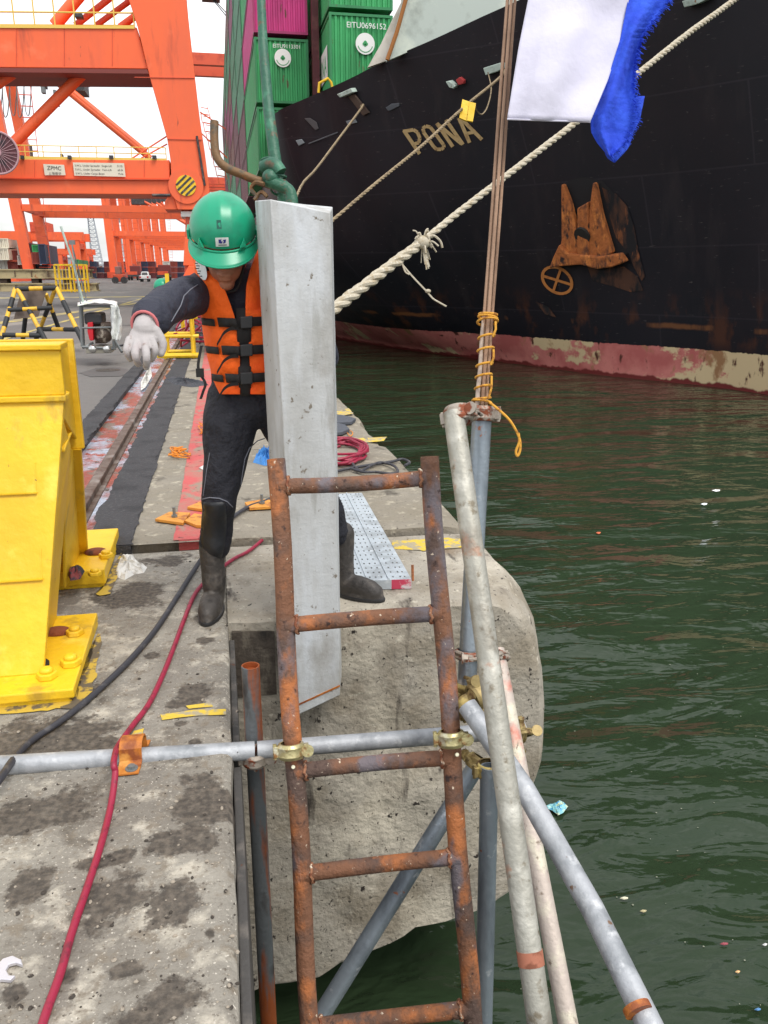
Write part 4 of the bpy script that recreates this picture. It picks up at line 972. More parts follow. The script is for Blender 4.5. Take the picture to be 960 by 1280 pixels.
def bollard(p, label):
    t = thing('mooring_bollard', p, label, 'bollard', 'mooring bollards along the quay edge'); mb = MB()
    mb.loft([(p+Vector((0, 0, z)), (r_, 0, 0), (0, r_, 0)) for z, r_ in ((0, .24), (.03, .24), (.04, .16), (.2, .13), (.34, .15), (.40, .22), (.45, .22), (.48, .16), (.49, .05))], 24)
    mb.build('post', M_dark, t, smooth=True); return t
bollard(Vector((.45, 8.0, .04)), 'dark cast bollard behind the worker holding the thick mooring rope')
e1 = [Vector((.45, 8.0, .36)), rp1[0]]; twisted([Vector((.5, 7.85, .34)), rp1[0]], .1, M_rope, 'spliced_eye', '', parent=mr, pitch=.5)
bollard(Vector((.6, 13.2, .04)), 'dark cast bollard further along the quay holding the two thin lines')
tr2 = lambda x: 1/(lerp(1/11.0, 1/27.0, (x-380)/260.0))
l2 = catmull([Vector((.6, 13.2, .4)), P(395, 292, 12.2), P(415, 276, 12.6), P(470, 229, 14.2), P(530, 180, 16.6), P(580, 134, 19.5), P(625, 97, 23.5), H(640, 82, .3)], 5)
twisted(l2, .03, M_rope2, 'mooring_line', 'thin brown mooring line with a yellow tag, running from a fairlead to behind the block', pitch=.5, n=6, rad=lambda u: .024+.02*u)
l3 = catmull([Vector((.6, 13.25, .3)), P(368, 252, 13), P(400, 205, 19), P(452, 135, 28), H(455, 132, .2)], 5)
twisted(l3, .03, M_rope2, 'mooring_line', 'thin brown line from the leftmost fairlead on the bow down towards the quay', pitch=.5, n=6, rad=lambda u: .018+.022*u)
yt = thing('line_tag', P(585, 139, 19.6), 'yellow plastic tag clipped on the thin mooring line in front of the ship name', 'tag'); mb = MB()
for pl in ([(578,124),(587,127),(584,151),(574,147)], [(586.5,127),(595,129),(591,152),(582.5,150)]): mb.prism([P(x, y, 19.3) for x, y in pl], CF*.06)
mb.build('tag_plate', M_yel, yt)
lp = MB(); lp.tube(catmull([H(614, 92, .2), P(614, 112, 24), P(609, 134, 23), P(602, 143, 22), P(596, 138, 21), P(594, 132, 19.6)], 5), .018, 5); tag(lp.build('hanging_line', M_rope2, smooth=True), 'very thin cord looping down from the fairlead to the yellow tag', 'cord')

# ---- green post with the bent pipe
gp = thing('green_post', P(385, 612, 5.0), 'green painted steel post with a bent brown pipe strapped to it, behind the upright block', 'post')
mb = MB(); mb.tube([P(385, 614, 5.0), P(372, 380, 5.0), P(352, 236, 5.02), P(344, 200, 5.03), P(336, 140, 5.05), P(329, 60, 5.1), P(324, -60, 5.2)], [.036, .036, .034, .038, .035, .030, .025], 16); mb.build('post_tube', M_green, gp, smooth=True)
mb = MB(); pts = catmull([P(268, 152, 4.9), P(268, 176, 4.9), P(271, 196, 4.9), P(282, 209, 4.9), P(300, 217, 4.9), P(320, 225, 4.92), P(342, 232, 4.95)], 6); mb.tube(pts, .0255, 14, hollow=.005); mb.build('bent_pipe', M_pipebrown, gp, smooth=True)
mb = MB(); mb.tube(catmull([P(334, 226, 4.9), P(350, 232, 4.9), P(361, 238, 4.9), P(365, 250, 4.9), P(366, 275, 4.9)], 5), .036, 14)
mb.tube(catmull([P(330, 210, 4.95), P(342, 206, 4.9), P(350, 216, 4.9)], 4), .045, 12); mb.ell(P(338, 222, 4.9), (.05, .05, .05))
for i in range(7): 
    c_ = P(338+i*2.2, 205+i*5.5, 4.96); ring = [c_+CR*.062*math.cos(a*PI/8)-CF*.06*math.sin(a*PI/8)+CU*.012*math.sin(a*PI/8+i) for a in range(17)]; mb.tube(ring, .008, 6)
mb.build('wrapped_joint', M_green, gp, smooth=True)
mb = MB(); mb.tube(catmull([P(322, 246, 4.9), P(314, 236, 4.9), P(320, 228, 4.88), P(330, 230, 4.85)], 4), .012, 6); mb.tube(catmull([P(318, 250, 4.9), P(326, 240, 4.9), P(334, 246, 4.9)], 4), .012, 6); mb.build('wire_tangle', M_pipebrown, gp, smooth=True)

# ---- zinc block held upright
TL, TM, TR_ = V(319, 251, 2.86), V(338, 249, 2.70), V(413, 266, 2.74)
vb = (V(425, 868, 2.79)-TR_); 
blk = thing('metal_block_post', (TM+TR_)/2, 'tall pale grey metal block held upright by the worker behind the ladder', 'metal block')
mb = MB(); BLm, BRm = V(374, 893, 2.76), V(425, 869, 2.79)
BL0 = V(353, 872, 2.90)
back = Vector((.015, .13, 0))
def ringp(f):   # cross-section at fraction f down the length
    a = TL.lerp(BL0, f); m_ = TM.lerp(BLm, f); c_ = TR_.lerp(BRm, f)
    return [a, m_, c_, c_+Vector((.03, .16, .03*(1-f))), a+Vector((.03, .12, .01))]
rows = [ringp(i/30) for i in range(31)]
nn = 5; vs = []; 
for i, r_ in enumerate(rows):
    rr2 = []
    for k_ in range(nn):
        a = r_[k_]; b = r_[(k_+1) % nn]
        for j in range(8):
            p = a.lerp(b, j/8); p = p+(p-(r_[0]+r_[2])/2).normalized()*(.0022*noise.noise(p*9)+.001*noise.noise(p*30)); rr2.append(p)
    vs.append(rr2)
N_ = nn*8; mb.add([p for r_ in vs for p in r_], [(i*N_+k_, i*N_+(k_+1) % N_, (i+1)*N_+(k_+1) % N_, (i+1)*N_+k_) for i in range(30) for k_ in range(N_)]+[tuple(range(N_)), tuple(30*N_+k_ for k_ in reversed(range(N_)))])
mb.build('block_body', M_zinc, blk, smooth=True, bevel=.003)
mb = MB(); a = BLm.lerp(TM, .022); b = BRm.lerp(TR_, .022)
mb.slab([[a, b], [a+(BLm-TM).normalized()*-.007, b+(BRm-TR_).normalized()*-.007]], Vector((0, -.003, 0))); mb.build('rust_line', M_orangerust, blk)

# ---- steel plank, hose coil, cables, flippers, plates, litter
def hose(name, pix, r, m, label, cat='hose', z=.012, n=10, group=None, zs=None):
    pts = [G(x, y, z if not zs else zs[i]) for i, (x, y) in enumerate(pix)]
    mb = MB(); mb.tube(catmull(pts, 8), r, n); return tag(mb.build(name, m, smooth=True), label, cat, group)
pix = [(352,655),(336,668),(312,688),(290,700),(262,722),(244,742),(230,775),(217,810),(203,845),(186,880),(165,908),(148,932),(144,942),(142,956),(144,968),(138,1010),(125,1060),(108,1112),(90,1165),(76,1215),(58,1265),(44,1310)]
hose('red_hose', pix, .0085, M_hose, 'long dark red rubber hose snaking over the near slab and the horizontal tube', zs=[.012]*11+[.03,.064,.07,.05]+[.012]*7)
pix = [(352,612),(335,625),(310,634),(285,652),(258,690),(243,712),(222,745),(196,785),(165,822),(128,858),(98,884),(70,905),(40,925),(20,945),(4,968),(-12,990),(-50,1050)]
hose('black_cable', pix, .0105, M_cable, 'thick black cable running from behind the worker past the yellow steel stand', 'cable', zs=[.055,.055,.055,.055,.05]+[.014]*8+[.03,.062,.06,.02])
mb = MB(); pts = []
for i in range(150):
    a = i*2*PI/17.0; R_ = 1+.22*math.sin(i*.37)+.1*math.sin(i*1.3); cx, cy = 424+3*math.sin(i*.21), 565+2*math.cos(i*.3); p = G(cx+30*R_*math.cos(a), cy+12.5*R_*math.sin(a), .05); p.z = .055+.045*(i % 37)/37+.01*math.sin(i*.8); pts.append(p)
mb.tube(catmull(pts, 2), .0095, 7); tag(mb.build('hose_coil', M_hose, smooth=True), 'coil of dark red hose lying on the quay right of the upright block', 'hose')
hose('black_cable', [(395,596),(430,587),(470,580),(490,577),(503,574),(512,578),(506,582)], .010, M_cable, 'upper black cable reaching to the quay edge behind the hose coil', 'cable', z=.055)
hose('black_cable', [(440,586),(455,590),(470,590),(486,592),(497,590),(492,582),(476,578),(464,582),(452,588),(444,584),(440,578)], .009, M_cable, 'loop of black cable lying on the concrete beside the hose coil', 'cable', z=.06)
# plank
pk = thing('steel_plank', G(480, 700, 0), 'perforated galvanised scaffold plank with a red painted end, behind the ladder', 'plank')
c1, c2, c3, c4 = G(441, 726, .045), G(514, 724, .045), G(452, 616, .09), G(402, 618, .09)
mb = MB()
U_ = (c2-c1); W_ = (c4-c1)
def pq(u, v): return (c1.lerp(c2, u)).lerp(c4.lerp(c3, u), v)
nu, nv = 41, 97; holes = set()
vs = [[pq(i/(nu-1), j/(nv-1)) for i in range(nu)] for j in range(nv)]
for j in range(nv-1):
    for i in range(nu-1):
        if j % 4 == 2 and i in (4, 7, 12, 16, 20, 24, 28, 33, 36) : holes.add((j, i))
fl_ = [p for r_ in vs for p in r_]
mb.add(fl_, [(j*nu+i, j*nu+i+1, (j+1)*nu+i+1, (j+1)*nu+i) for j in range(nv-1) for i in range(nu-1) if (j, i) not in holes])
M_plank = mat('galvanised_plank', rgb(186,194,200), .45, .35, layers=[(rgb(160,166,170), 8, .5, .62), (rgb(206,212,216), 20, .6, .7)], bump=(60, .15))
mb.build('perforated_deck', M_plank, pk, fix=False)
dn = Vector((0, 0, -.042)); mb = MB()
for a, b in ((c1, c4), (c2, c3), (c4, c3)): mb.slab([[a+Vector((0,0,-.001)), b+Vector((0,0,-.001))], [a+dn, b+dn]], (0.002, .002, 0))
for u in (.25, .62): mb.beam(pq(u, .0)+Vector((0,0,.003)), pq(u, 1)+Vector((0,0,.003)), .006, .006)
mb.build('plank_side', M_plank, pk)
mb = MB(); mb.slab([[c1, c1.lerp(c2, .66)], [c1+dn, c1.lerp(c2, .66)+dn]], (0, -.003, 0)); mb.build('end_cap', M_plank, pk)
mb = MB(); mb.slab([[c1.lerp(c2, .66), c2], [c1.lerp(c2, .66)+dn, c2+dn]], (0, -.003, 0)); mb.build('end_cap', mat('end_cap_red', rgb(188,60,86), .6, layers=[(rgb(200,190,190), 14, .54, .62)]), pk, label='red painted end cap')
mb = MB(); q = G(516, 726, 0.02); mb.tube([q, q+Vector((0, .01, .07))], .006, 8); mb.build('hook', M_rust, pk, smooth=True)
mb = MB(); mb.beam(pq(-.01, 0)+dn*.9, pq(-.01, .98)+dn*.9, .01, .02); mb.build('plank_liner', M_dark, pk)
# flippers
for i, (pix, lb) in enumerate((([(405,524),(418,521),(436,524),(445,527),(440,531),(418,532),(405,533)], 'upper dark rubber flipper lying on the quay right of the upright block'), ([(405,535),(420,532),(432,535),(437,540),(428,544),(405,546)], 'lower dark rubber flipper lying on the quay right of the upright block'))):
    mb = MB(); mb.prism([G(x, y, .045+.0*i) for x, y in pix], (0, 0, .03)); tag(mb.build('flipper', mat('flipper_rubber', rgb(74,78,86), .6), bevel=.006), lb, 'flipper', 'swim fins on the quay')
hose('orange_twine', [(428,540),(436,538),(441,541),(438,545),(434,541)], .004, M_orope, 'bit of orange twine beside the dark flippers', 'twine', z=.05, n=5)
# plates with bolts
def plate_thing(pix, label, bolt=True, hh=.016, nm='steel_plate'):
    c_ = sum((G(x, y, .05) for x, y in pix), Vector())/len(pix); t = thing(nm, c_, label, 'steel plate', 'orange steel plates on the quay'); mb = MB()
    mb.prism([G(x, y, .045) for x, y in pix], (0, 0, hh)); mb.build('plate', M_plate, t, bevel=.002)
    if bolt:
        b = MB(); b.tube([c_, c_+Vector((0, 0, .016+.05))], .008, 8); b.tube([c_+Vector((0,0,.012)), c_+Vector((0,0,.024))], .016, 6); b.build('bolt', M_metalgrey, t, smooth=True)
plate_thing([(194,652),(212,643),(238,644),(229,657)], 'orange steel plate with an upright bolt lying on the red strip edge')
plate_thing([(231,654),(243,645),(262,648),(262,660),(246,660)], 'orange steel plate without bolt half behind the worker left leg', False)
plate_thing([(234,637),(250,630),(262,632),(262,641)], 'small orange steel plate behind the knee of the worker', False)
plate_thing([(306,631),(330,627),(345,629),(345,636),(312,638)], 'orange steel plate with a bolt between the worker legs')
r5 = random.Random(11)
for (cx, cy, lb) in ((225,568,'tangle of orange twine on the concrete left of the red strip'), (262,538,'tangle of orange twine on the red strip beside the worker thigh')):
    mb = MB(); pts = [G(cx+r5.uniform(-14, 14), cy+r5.uniform(-6, 6), .05)+Vector((0, 0, r5.uniform(0, .03))) for _ in range(34)]; mb.tube(catmull(pts, 4), .004, 5); tag(mb.build('orange_twine', M_orope, smooth=True), lb, 'twine', 'bits of orange twine')
def crumple(name, pix, m, hh, label, cat, z=.0, seed=0):
    pts = dense([G(x, y, z) for x, y in pix], .012); c_ = sum(pts, Vector())/len(pts); n = len(pts); rings = [pts]
    for s_ in (.8, .6, .4, .2): rings.append([c_+(p-c_)*s_+Vector((0, 0, hh*(1-s_*.6)*(.75+.8*noise.noise(Vector((p.x*30+s_*7, p.y*30, seed)))))) for p in pts])
    mb = MB(); mb.add([p for r_ in rings for p in r_]+[c_+Vector((0, 0, hh*.7))], [(i*n+k_, i*n+(k_+1) % n, (i+1)*n+(k_+1) % n, (i+1)*n+k_) for i in range(4) for k_ in range(n)]+[(4*n+k_, 4*n+(k_+1) % n, 5*n) for k_ in range(n)]+[tuple(reversed(range(n)))])
    return tag(mb.build(name, m), label, cat)
crumple('crumpled_rag', [(144,714),(150,697),(166,693),(170,702),(184,709),(180,716),(168,718),(156,725),(146,722)], M_litter, .04, 'crumpled white rag on the slab beside the rear base of the yellow stand', 'rag', 0)
crumple('paper_scrap', [(248,585),(255,581),(262,583),(262,590),(256,588)], M_litter, .012, 'small white paper scrap on the red strip by the worker thigh', 'scrap', .046)
crumple('blue_bag', [(316,578),(322,568),(330,562),(345,566),(345,582),(330,582)], M_bluecloth, .08, 'blue plastic bag between the worker legs', 'bag', .04)
crumple('black_cloth', [(205,474),(214,471),(232,473),(258,478),(262,482),(240,484),(216,481)], mat('black_sheet', rgb(52,54,60), .6), .04, 'dark plastic sheet lying on the quay behind the elbow of the worker', 'sheet', .04)
crumple('white_cloth_scrap', [(176,478),(184,462),(188,458),(190,470),(182,484),(176,488)], M_litter, .02, 'white cloth scrap beside the crane rail below the glove', 'scrap', .02)
# wrench in the corner
wrn = MB(); pl = [(-30,1222),(-6,1213),(4,1202),(16,1198),(27,1203),(29,1210),(20,1207),(12,1209),(8,1216),(12,1223),(20,1223),(14,1229),(2,1228),(-30,1236)]
wrn.prism([G(x, y, .003) for x, y in pl], (0, 0, .008)); tag(wrn.build('wrench', mat('wrench_steel', rgb(206,204,210), .4, .5), bevel=.0015), 'pale steel wrench at the left edge of the near slab', 'wrench')
# small stones, flakes and screws on the near slab
r6 = random.Random(21)
mb = MB()
for i in range(420):
    x, y = r6.uniform(0, 298), r6.uniform(700, 1279)
    if x < 120 and y < 900: continue
    p = G(x, y, 0); s_ = r6.choice((.002, .0025, .003, .005)); mb.ell(p+Vector((0, 0, s_*.3)), (s_*r6.uniform(.7, 1.4), s_*r6.uniform(.7, 1.4), s_*.6), nu=6, nv=4)
tag(mb.build('grit', mat('grit', rgb(150,140,126), .9, layers=[(rgb(60,54,48), 20, .48, .52)]), smooth=True), 'loose grit on the near concrete slab', 'grit', kind='stuff')
# debris afloat
crumple('floating_wrapper', [(680,1009),(690,1006),(700,1001),(706,1004),(710,1008),(704,1016),(698,1019),(690,1013)], mat('wrapper_cyan', rgb(130,190,196), .35, layers=[(rgb(196,210,180), 30, .5, .56), (rgb(60,150,200), 40, .55, .6)]), .03, 'pale turquoise food wrapper floating on the water right of the concrete block', 'wrapper', WZ+.02)
for i, (x, y, c_, lb) in enumerate(((748,666,(206,104,70),'orange speck of litter floating near the concrete corner'), (880,630,(230,236,240),'white stick of litter floating in the middle of the open water'), (895,613,(226,228,228),'small white flake floating above the white stick'), (922,1215,(240,196,140),'peach coloured scrap floating near the lower right corner'), (947,1262,(90,140,190),'blue strip of litter floating at the lower right corner'), (905,1180,(150,70,80),'dull red scrap floating left of the peach coloured one'), (956,1181,(220,220,220),'white strip floating at the right edge of the picture'), (804,1139,(190,180,140),'pale leaf floating between the pipes and the open water'), (780,1123,(210,206,180),'tiny pale flake floating beside the bare grey tube'))):
    c3 = rgb(*c_); a = 3.2+i % 3*1.1
    crumple('litter', [(x-a, y), (x-1, y-1.2), (x+a, y-.8), (x+a-1, y+.8), (x, y+1.5)], mat('litter_%d' % c_[0]+str(i), c3, .6), .012, lb, 'litter', WZ+.015, i)
bb = MB()
for i in range(80):
    x, y = r6.uniform(600, 960), 500+780*r6.random()**1.2; p = G(x, y, WZ+.006); s_ = r6.uniform(.003, .007); bb.ell(p, (s_, s_*r6.uniform(.5, 1), s_*.4), nu=6, nv=4)
tag(bb.build('floating_specks', mat('foam_speck', rgb(130,134,116), .7)), 'tiny pale specks floating on the harbour water', 'specks', kind='stuff')
# ================================================================ YELLOW STEEL STAND (rail end stop)
ys_ = thing('end_stop', (-1.0, 3.0, 0), 'big yellow painted steel A-shaped rail end stop bolted to the quay at the left', 'end stop')
XL = -1.75
def YB(name, mb, bev=.004, m=None, label=None): return mb.build(name, m or M_yel, ys_, bevel=bev, label=label)
XR_ = -.535
mb = MB(); mb.add([(XL, 2.905, .895), (XR_, 2.905, .895), (-.628, 2.545, .05), (XL, 2.545, .05), (XL, 2.93, .885), (XR_, 2.93, .885), (-.628, 2.572, .05), (XL, 2.572, .05)], [(0,1,2,3),(7,6,5,4),(0,4,5,1),(1,5,6,2),(2,6,7,3),(3,7,4,0)])
YB('front_plate', mb)
mb = MB(); mb.bb((XL, 2.90, .905), (XR_+.004, 2.925, 1.055)); mb.bb((XL, 2.885, .885), (XR_+.008, 2.945, .905)); YB('upper_plate', mb)
mb = MB(); mb.bb((XL, 2.885, 1.056), (XR_+.01, 3.02, 1.075)); YB('cap', mb)
mb = MB(); mb.prism([(XR_-.035, 2.932, .87), (XR_-.035, 3.06, .70), (-.68, 3.0, .05), (-.68, 2.58, .05)], (.012, 0, 0)); YB('web', mb)
mb = MB(); mb.prism([(XR_-.02, 2.93, 1.05), (XR_-.02, 3.19, 1.05), (XR_-.02, 3.17, .70), (XR_-.02, 2.93, .84)], (-.012, 0, 0)); YB('web', mb)
# rear leg flange and plate
mb = MB(); mb.bb((XL, 3.185, .66), (XR_, 3.21, 1.07)); YB('rear_plate', mb)
mb = MB(); mb.add([(XL, 3.20, .66), (XR_-.01, 3.20, .66), (-.655, 3.72, .05), (XL, 3.72, .05), (XL, 3.175, .66), (XR_-.01, 3.175, .66), (-.655, 3.69, .05), (XL, 3.69, .05)], [(0,3,2,1),(4,5,6,7),(0,1,5,4),(1,2,6,5),(2,3,7,6),(3,0,4,7)]); YB('rear_plate', mb)
mb = MB(); mb.prism([(XR_-.05, 3.02, .72), (XR_-.05, 3.175, .66), (-.70, 3.69, .05), (-.70, 3.32, .05)], (.012, 0, 0)); YB('web', mb)
mb = MB(); mb.prism([(XR_-.022, 2.932, .70), (XR_-.022, 3.183, .75), (XR_-.14, 3.183, .75), (XR_-.14, 2.932, .70)], (0, 0, .012)); YB('stiffener', mb)
mb = MB(); mb.prism([(XR_-.006, 2.932, .86), (XR_-.006, 3.05, .885), (XR_-.10, 3.183, .90), (XR_-.10, 2.932, .86)], (0, 0, .012)); YB('stiffener', mb)
# weld steps on the sloped plate
for i, z_ in enumerate((.60, .335)):
    yy_ = lerp(2.905, 2.545, (.895-z_)/.845); mb = MB(); mb.box((-1.13+i*.01, yy_-.006, z_), (1.0, .010, .004)); mb.box((-.635+i*.01, yy_+.02, z_+.045), (.004, .006, .10), Matrix.Rotation(-.40, 3, 'X')); YB('doubler_edge', mb, 0)
# bases
for (y0, y1, xr, z1, nm_) in ((2.42, 3.03, -.515, .05, 0), (3.42, 4.02, -.545, .085, 1)):
    mb = MB(); mb.prism([(XL, y0, .018), (xr, y0+.0, .018), (xr-.01, y1, .018), (XL, y1, .018)], (0, 0, z1-.018)); YB('base_plate', mb, .005)
    mb = MB(); mb.bb((XL, y0+.01, 0.001), (xr-.01, y1-.01, .018)); YB('grout_bed', mb, .003, M_yelold)
def hexbolt(x, y, z, s=1.0):
    mb = MB(); mb.loft([((x, y, z+h_), (r_, 0, 0), (0, r_, 0)) for h_, r_ in ((0, .037*s), (.022*s, .035*s))], 6); mb.loft([((x, y, z+h_), (r_, 0, 0), (0, r_, 0)) for h_, r_ in ((.022*s, .023*s), (.034*s, .021*s), (.038*s, .012*s))], 14); YB('anchor_bolt', mb, .004, M_yel)
q = G(88, 822, .075); hexbolt(q.x, q.y, .05, 1.0); q = G(93, 785, .075); hexbolt(q.x, q.y, .05, .9); q = G(132, 690, .11); hexbolt(q.x, q.y, .085, .9); q = G(118, 712, .11); hexbolt(q.x, q.y, .085, .8)
q = G(58, 838, .075); hexbolt(q.x, q.y, .05, .95)
mb = MB(); q = G(44, 832, .052); mb.tube([q+Vector((0,0,.0)), q+Vector((0, 0, .006))], .045, 16); YB('open_hole', mb, 0, M_dark)
mb = MB(); q = G(72, 790, .055); mb.ell(q, (.05, .03, .02)); YB('rust_patch', mb, 0, M_rustsolid)
mb = MB(); q = G(120, 690, .09); mb.ell(q, (.05, .04, .018)); YB('rust_patch', mb, 0, M_rustsolid)
crumple('rag', [(84,716),(96,711),(106,714),(100,724),(88,726)], mat('rag_red', rgb(120,58,60), .9, layers=[(rgb(50,50,56), 20, .48, .54)]), .05, 'dark red and black rag wedged behind the front leg of the yellow end stop', 'rag', .09)
# paint spilled on the concrete around the bases
for i, q in enumerate([[(96,872),(108,840),(122,792),(128,800),(118,850),(108,880),(60,888),(-5,893),(-5,880),(60,878)], [(120,742),(128,735),(146,700),(152,690),(150,712),(138,742),(124,745)]]): patch('spilled_paint', mat('spilled_yellow', rgb(190,160,60), .6, layers=[(rgb(96,86,70), 14, .47, .53, None, 9)]), q, .0045+.001*i, .01, i+90)

# ================================================================ A-FRAME BARRIER
M_by = mat('barrier_yellow', rgb(224,176,50), .55, layers=[(rgb(190,150,60), 12, .5, .65)]); M_bk = mat('barrier_black', rgb(36,38,40), .6)
bar = thing('barrier_trestle', G(50, 420, .03), 'yellow and black striped pipe trestle with a plywood board, standing on the apron', 'barrier')
def striped(a, b, r, n, start=0, name='pipe'):
    a = Vector(a); b = Vector(b); mb = MB(); e_ = .0
    for i in range(n):
        mb.cur = (i+start) % 2; mb.tube([a.lerp(b, i/n), a.lerp(b, (i+1)/n)], r*(1 if (i+start) % 2 == 0 else 1.12), 10)
    mb.build(name, [M_by, M_bk], bar, smooth=True)
Z7 = lambda x, y, Y: V(x/6, 340+y/6, Y)
YN, YF = 14.6, 15.9
striped(Z7(115,125,15.2), Z7(-10,560,YN), .037, 6, 0, 'leg'); striped(Z7(130,125,15.2), Z7(345,520,YN), .037, 4, 0, 'leg')
striped(Z7(425,120,15.2), Z7(620,520,YN), .037, 4, 0, 'leg'); striped(Z7(415,125,15.2), Z7(265,520,YF), .035, 4, 0, 'leg')
striped(Z7(210,170,15.5), Z7(172,500,YF), .035, 2, 0, 'leg'); striped(Z7(345,165,15.5), Z7(440,425,YF), .035, 2, 0, 'leg')
striped(Z7(115,128,15.2), Z7(425,120,15.2), .037, 3, 1, 'top_rail')
striped(Z7(60,285,14.95), Z7(390,268,14.95), .033, 3, 1, 'cross_rail'); striped(Z7(20,472,14.7), Z7(320,476,14.7), .035, 3, 1, 'cross_rail'); striped(Z7(310,428,15.7), Z7(580,432,14.9), .035, 3, 1, 'cross_rail')
mb = MB(); mb.prism([Z7(*p, 15.35) for p in ((158,135),(350,140),(285,335),(102,355))], (0, .02, 0)); mb.build('board', mat('plywood_grey', rgb(122,108,98), .8, layers=[(rgb(92,80,72), 4, .5, .65)]), bar)

# ================================================================ GENERATOR
gen = thing('generator', G(130, 440, .03), 'portable engine generator in a tube frame with a white plastic sheet over its top', 'generator')
g = lambda x, y, Y=12.6: Z7(x, y, Y)
mb = MB()
for Y_ in (12.3, 12.9):
    dx = 0 if Y_ < 12.5 else 14
    mb.tube([g(600+dx,250,Y_), g(615+dx,560,Y_)], .018, 8); mb.tube([g(835+dx,265,Y_), g(855+dx,570,Y_)], .018, 8); mb.tube([g(600+dx,255,Y_), g(835+dx,260,Y_)], .018, 8); mb.tube([g(608+dx,420,Y_), g(832+dx,414,Y_)], .014, 8); mb.tube([g(615+dx,560,Y_), g(855+dx,575,Y_)], .018, 8)
mb.tube([g(850,500), g(915,600,12.4)], .02, 8); mb.tube([g(620,570,12.3), g(700,530,12.4)], .018, 8)
mb.build('tube_frame', M_metalgrey, gen, smooth=True)
mb = MB(); mb.bb(g(625,310,12.35), g(800,378,12.8)); mb.build('fuel_tank', M_machine, gen, bevel=.03)
mb = MB(); mb.prism([g(655,380,12.3), g(695,375,12.3), g(700,515,12.3), g(672,515,12.3), g(655,450,12.3)], (0, .15, 0)); mb.build('red_cover', M_redp, gen, bevel=.01)
mb = MB(); mb.bb(g(700,385,12.45), g(820,520,12.85)); mb.ell(g(780,465,12.4), (.12, .1, .13)); mb.tube([g(760,400,12.38), g(830,400,12.38)], .05, 10)
for i in range(6): mb.bb(g(705+i*18,440,12.43), g(713+i*18,510,12.45))
mb.build('engine', mat('engine_brown', rgb(76,62,52), .6, layers=[(rgb(150,140,126), 14, .54, .6)]), gen, smooth=True)
for x_ in (695, 800):
    mb = MB(); mb.ell(g(x_, 578, 12.2), (.058, .058, .058), nu=16, nv=10); mb.build('steel_ball_wheel', M_chrome, gen, smooth=True)
mb = MB(); mb.bb(g(640,560,12.3), g(860,590,12.7)); mb.build('base', mat('gen_base', rgb(140,136,124), .6), gen, bevel=.006)
rows = []
for i in range(22):
    u = i/21; x_ = lerp(582, 880, u); row = []
    for j in range(12):
        w_ = j/11; Y_ = lerp(12.2, 13.0, w_); row.append(g(x_, 258-26*math.sin(u*2.9)-26*w_+10*noise.noise(Vector((u*6, w_*4, 2))), Y_))
    rows.append(row)
mb = MB(); mb.slab(rows, (0, 0, .006))
rows = []
for i in range(18):
    u = i/17; y_ = lerp(250, 515, u); rows.append([g(lerp(828+10*u, 886+30*math.sin(u*2.6), j/8)+8*noise.noise(Vector((u*7, j*.6, 5))), y_, 12.15+.06*math.sin(j*1.3+u*5)) for j in range(9)])
mb.slab(rows, (0, .006, 0)); mb.build('plastic_sheet', mat('plastic_sheet', rgb(222,224,220), .35, layers=[(rgb(196,206,150), 5, .60, .64), (rgb(190,196,196), 16, .56, .64)]), gen, smooth=2)
mb = MB(); a = V(76, 283, 12.6); b = V(104, 378, 12.6); mb.tube([a, V(92,330,12.6), b], .016, 8); tag(mb.build('leaning_pole', M_palegreen, smooth=True), 'pale thin pole rising at a slant from the top of the generator', 'pole')
mb = MB(); mb.tube([V(101,381,12.4), V(90,306,12.55), V(110,382,12.8)], .009, 6); mb.box(V(90,303,12.6), (.08, .05, .06)); tag(mb.build('hoist_hook', M_metalgrey), 'grey hook block with two thin ropes above the generator', 'hook')
hose('black_lead', [(150,432),(166,428),(210,416),(235,404)], .015, M_cable, 'black electric lead leading from the generator towards the yellow frames', 'lead', z=.05)

# ================================================================ YELLOW PIPE FRAMES BY THE RAIL
def yframe(px, py, Y, w_, h_, label):
    o = V(px, py, Y); o.z = .04; t = thing('pipe_stand', o, label, 'pipe stand', 'yellow pipe stands beside the crane rail'); r_ = .028
    for x_ in (0, w_):
        mb = MB(); mb.tube([o+Vector((x_, 0, 0)), o+Vector((x_, 0, h_))], r_, 8); mb.tube([o+Vector((x_, .6, 0)), o+Vector((x_, .6, h_))], r_, 8); mb.build('upright', M_yel, t, smooth=True)
    mb = MB()
    for z_ in (.06, h_*.55, h_):
        mb.tube([o+Vector((-.15, 0, z_)), o+Vector((w_+.1, 0, z_))], r_, 8); mb.tube([o+Vector((0, .6, z_)), o+Vector((w_, .6, z_))], r_, 8); mb.tube([o+Vector((w_, 0, z_)), o+Vector((w_, .6, z_))], r_, 8)
    mb.tube([o+Vector((-.12, 0, .05)), o+Vector((w_+.1, -.05, .05))], r_*1.4, 8); mb.build('cross_pipe', M_yel, t, smooth=True); return t
yframe(206, 436, 13.0, .42, .62, 'yellow pipe stand with long base bars beside the crane rail, just right of the glove')
yframe(228, 408, 17.5, .5, .8, 'yellow pipe stand further along the rail behind the elbow')
mb = MB(); pts = [Vector((-.95+r5.uniform(0, 1.2), 15+r5.uniform(-1.5, 3), .1+r5.uniform(0, .6))) for _ in range(46)]; mb.tube(catmull(pts, 4), .018, 6); tag(mb.build('red_hose', M_hose, smooth=True), 'tangle of dark red hose hanging around the yellow pipe stands', 'hose')
mb = MB(); pts = [Vector((-.6+r5.uniform(0, .9), 14+r5.uniform(-1.5, 2), .1+r5.uniform(0, .6))) for _ in range(20)]; mb.tube(catmull(pts, 4), .014, 6); tag(mb.build('black_cable', M_cable, smooth=True), 'black cable tangled with the red hose at the yellow pipe stands', 'cable')
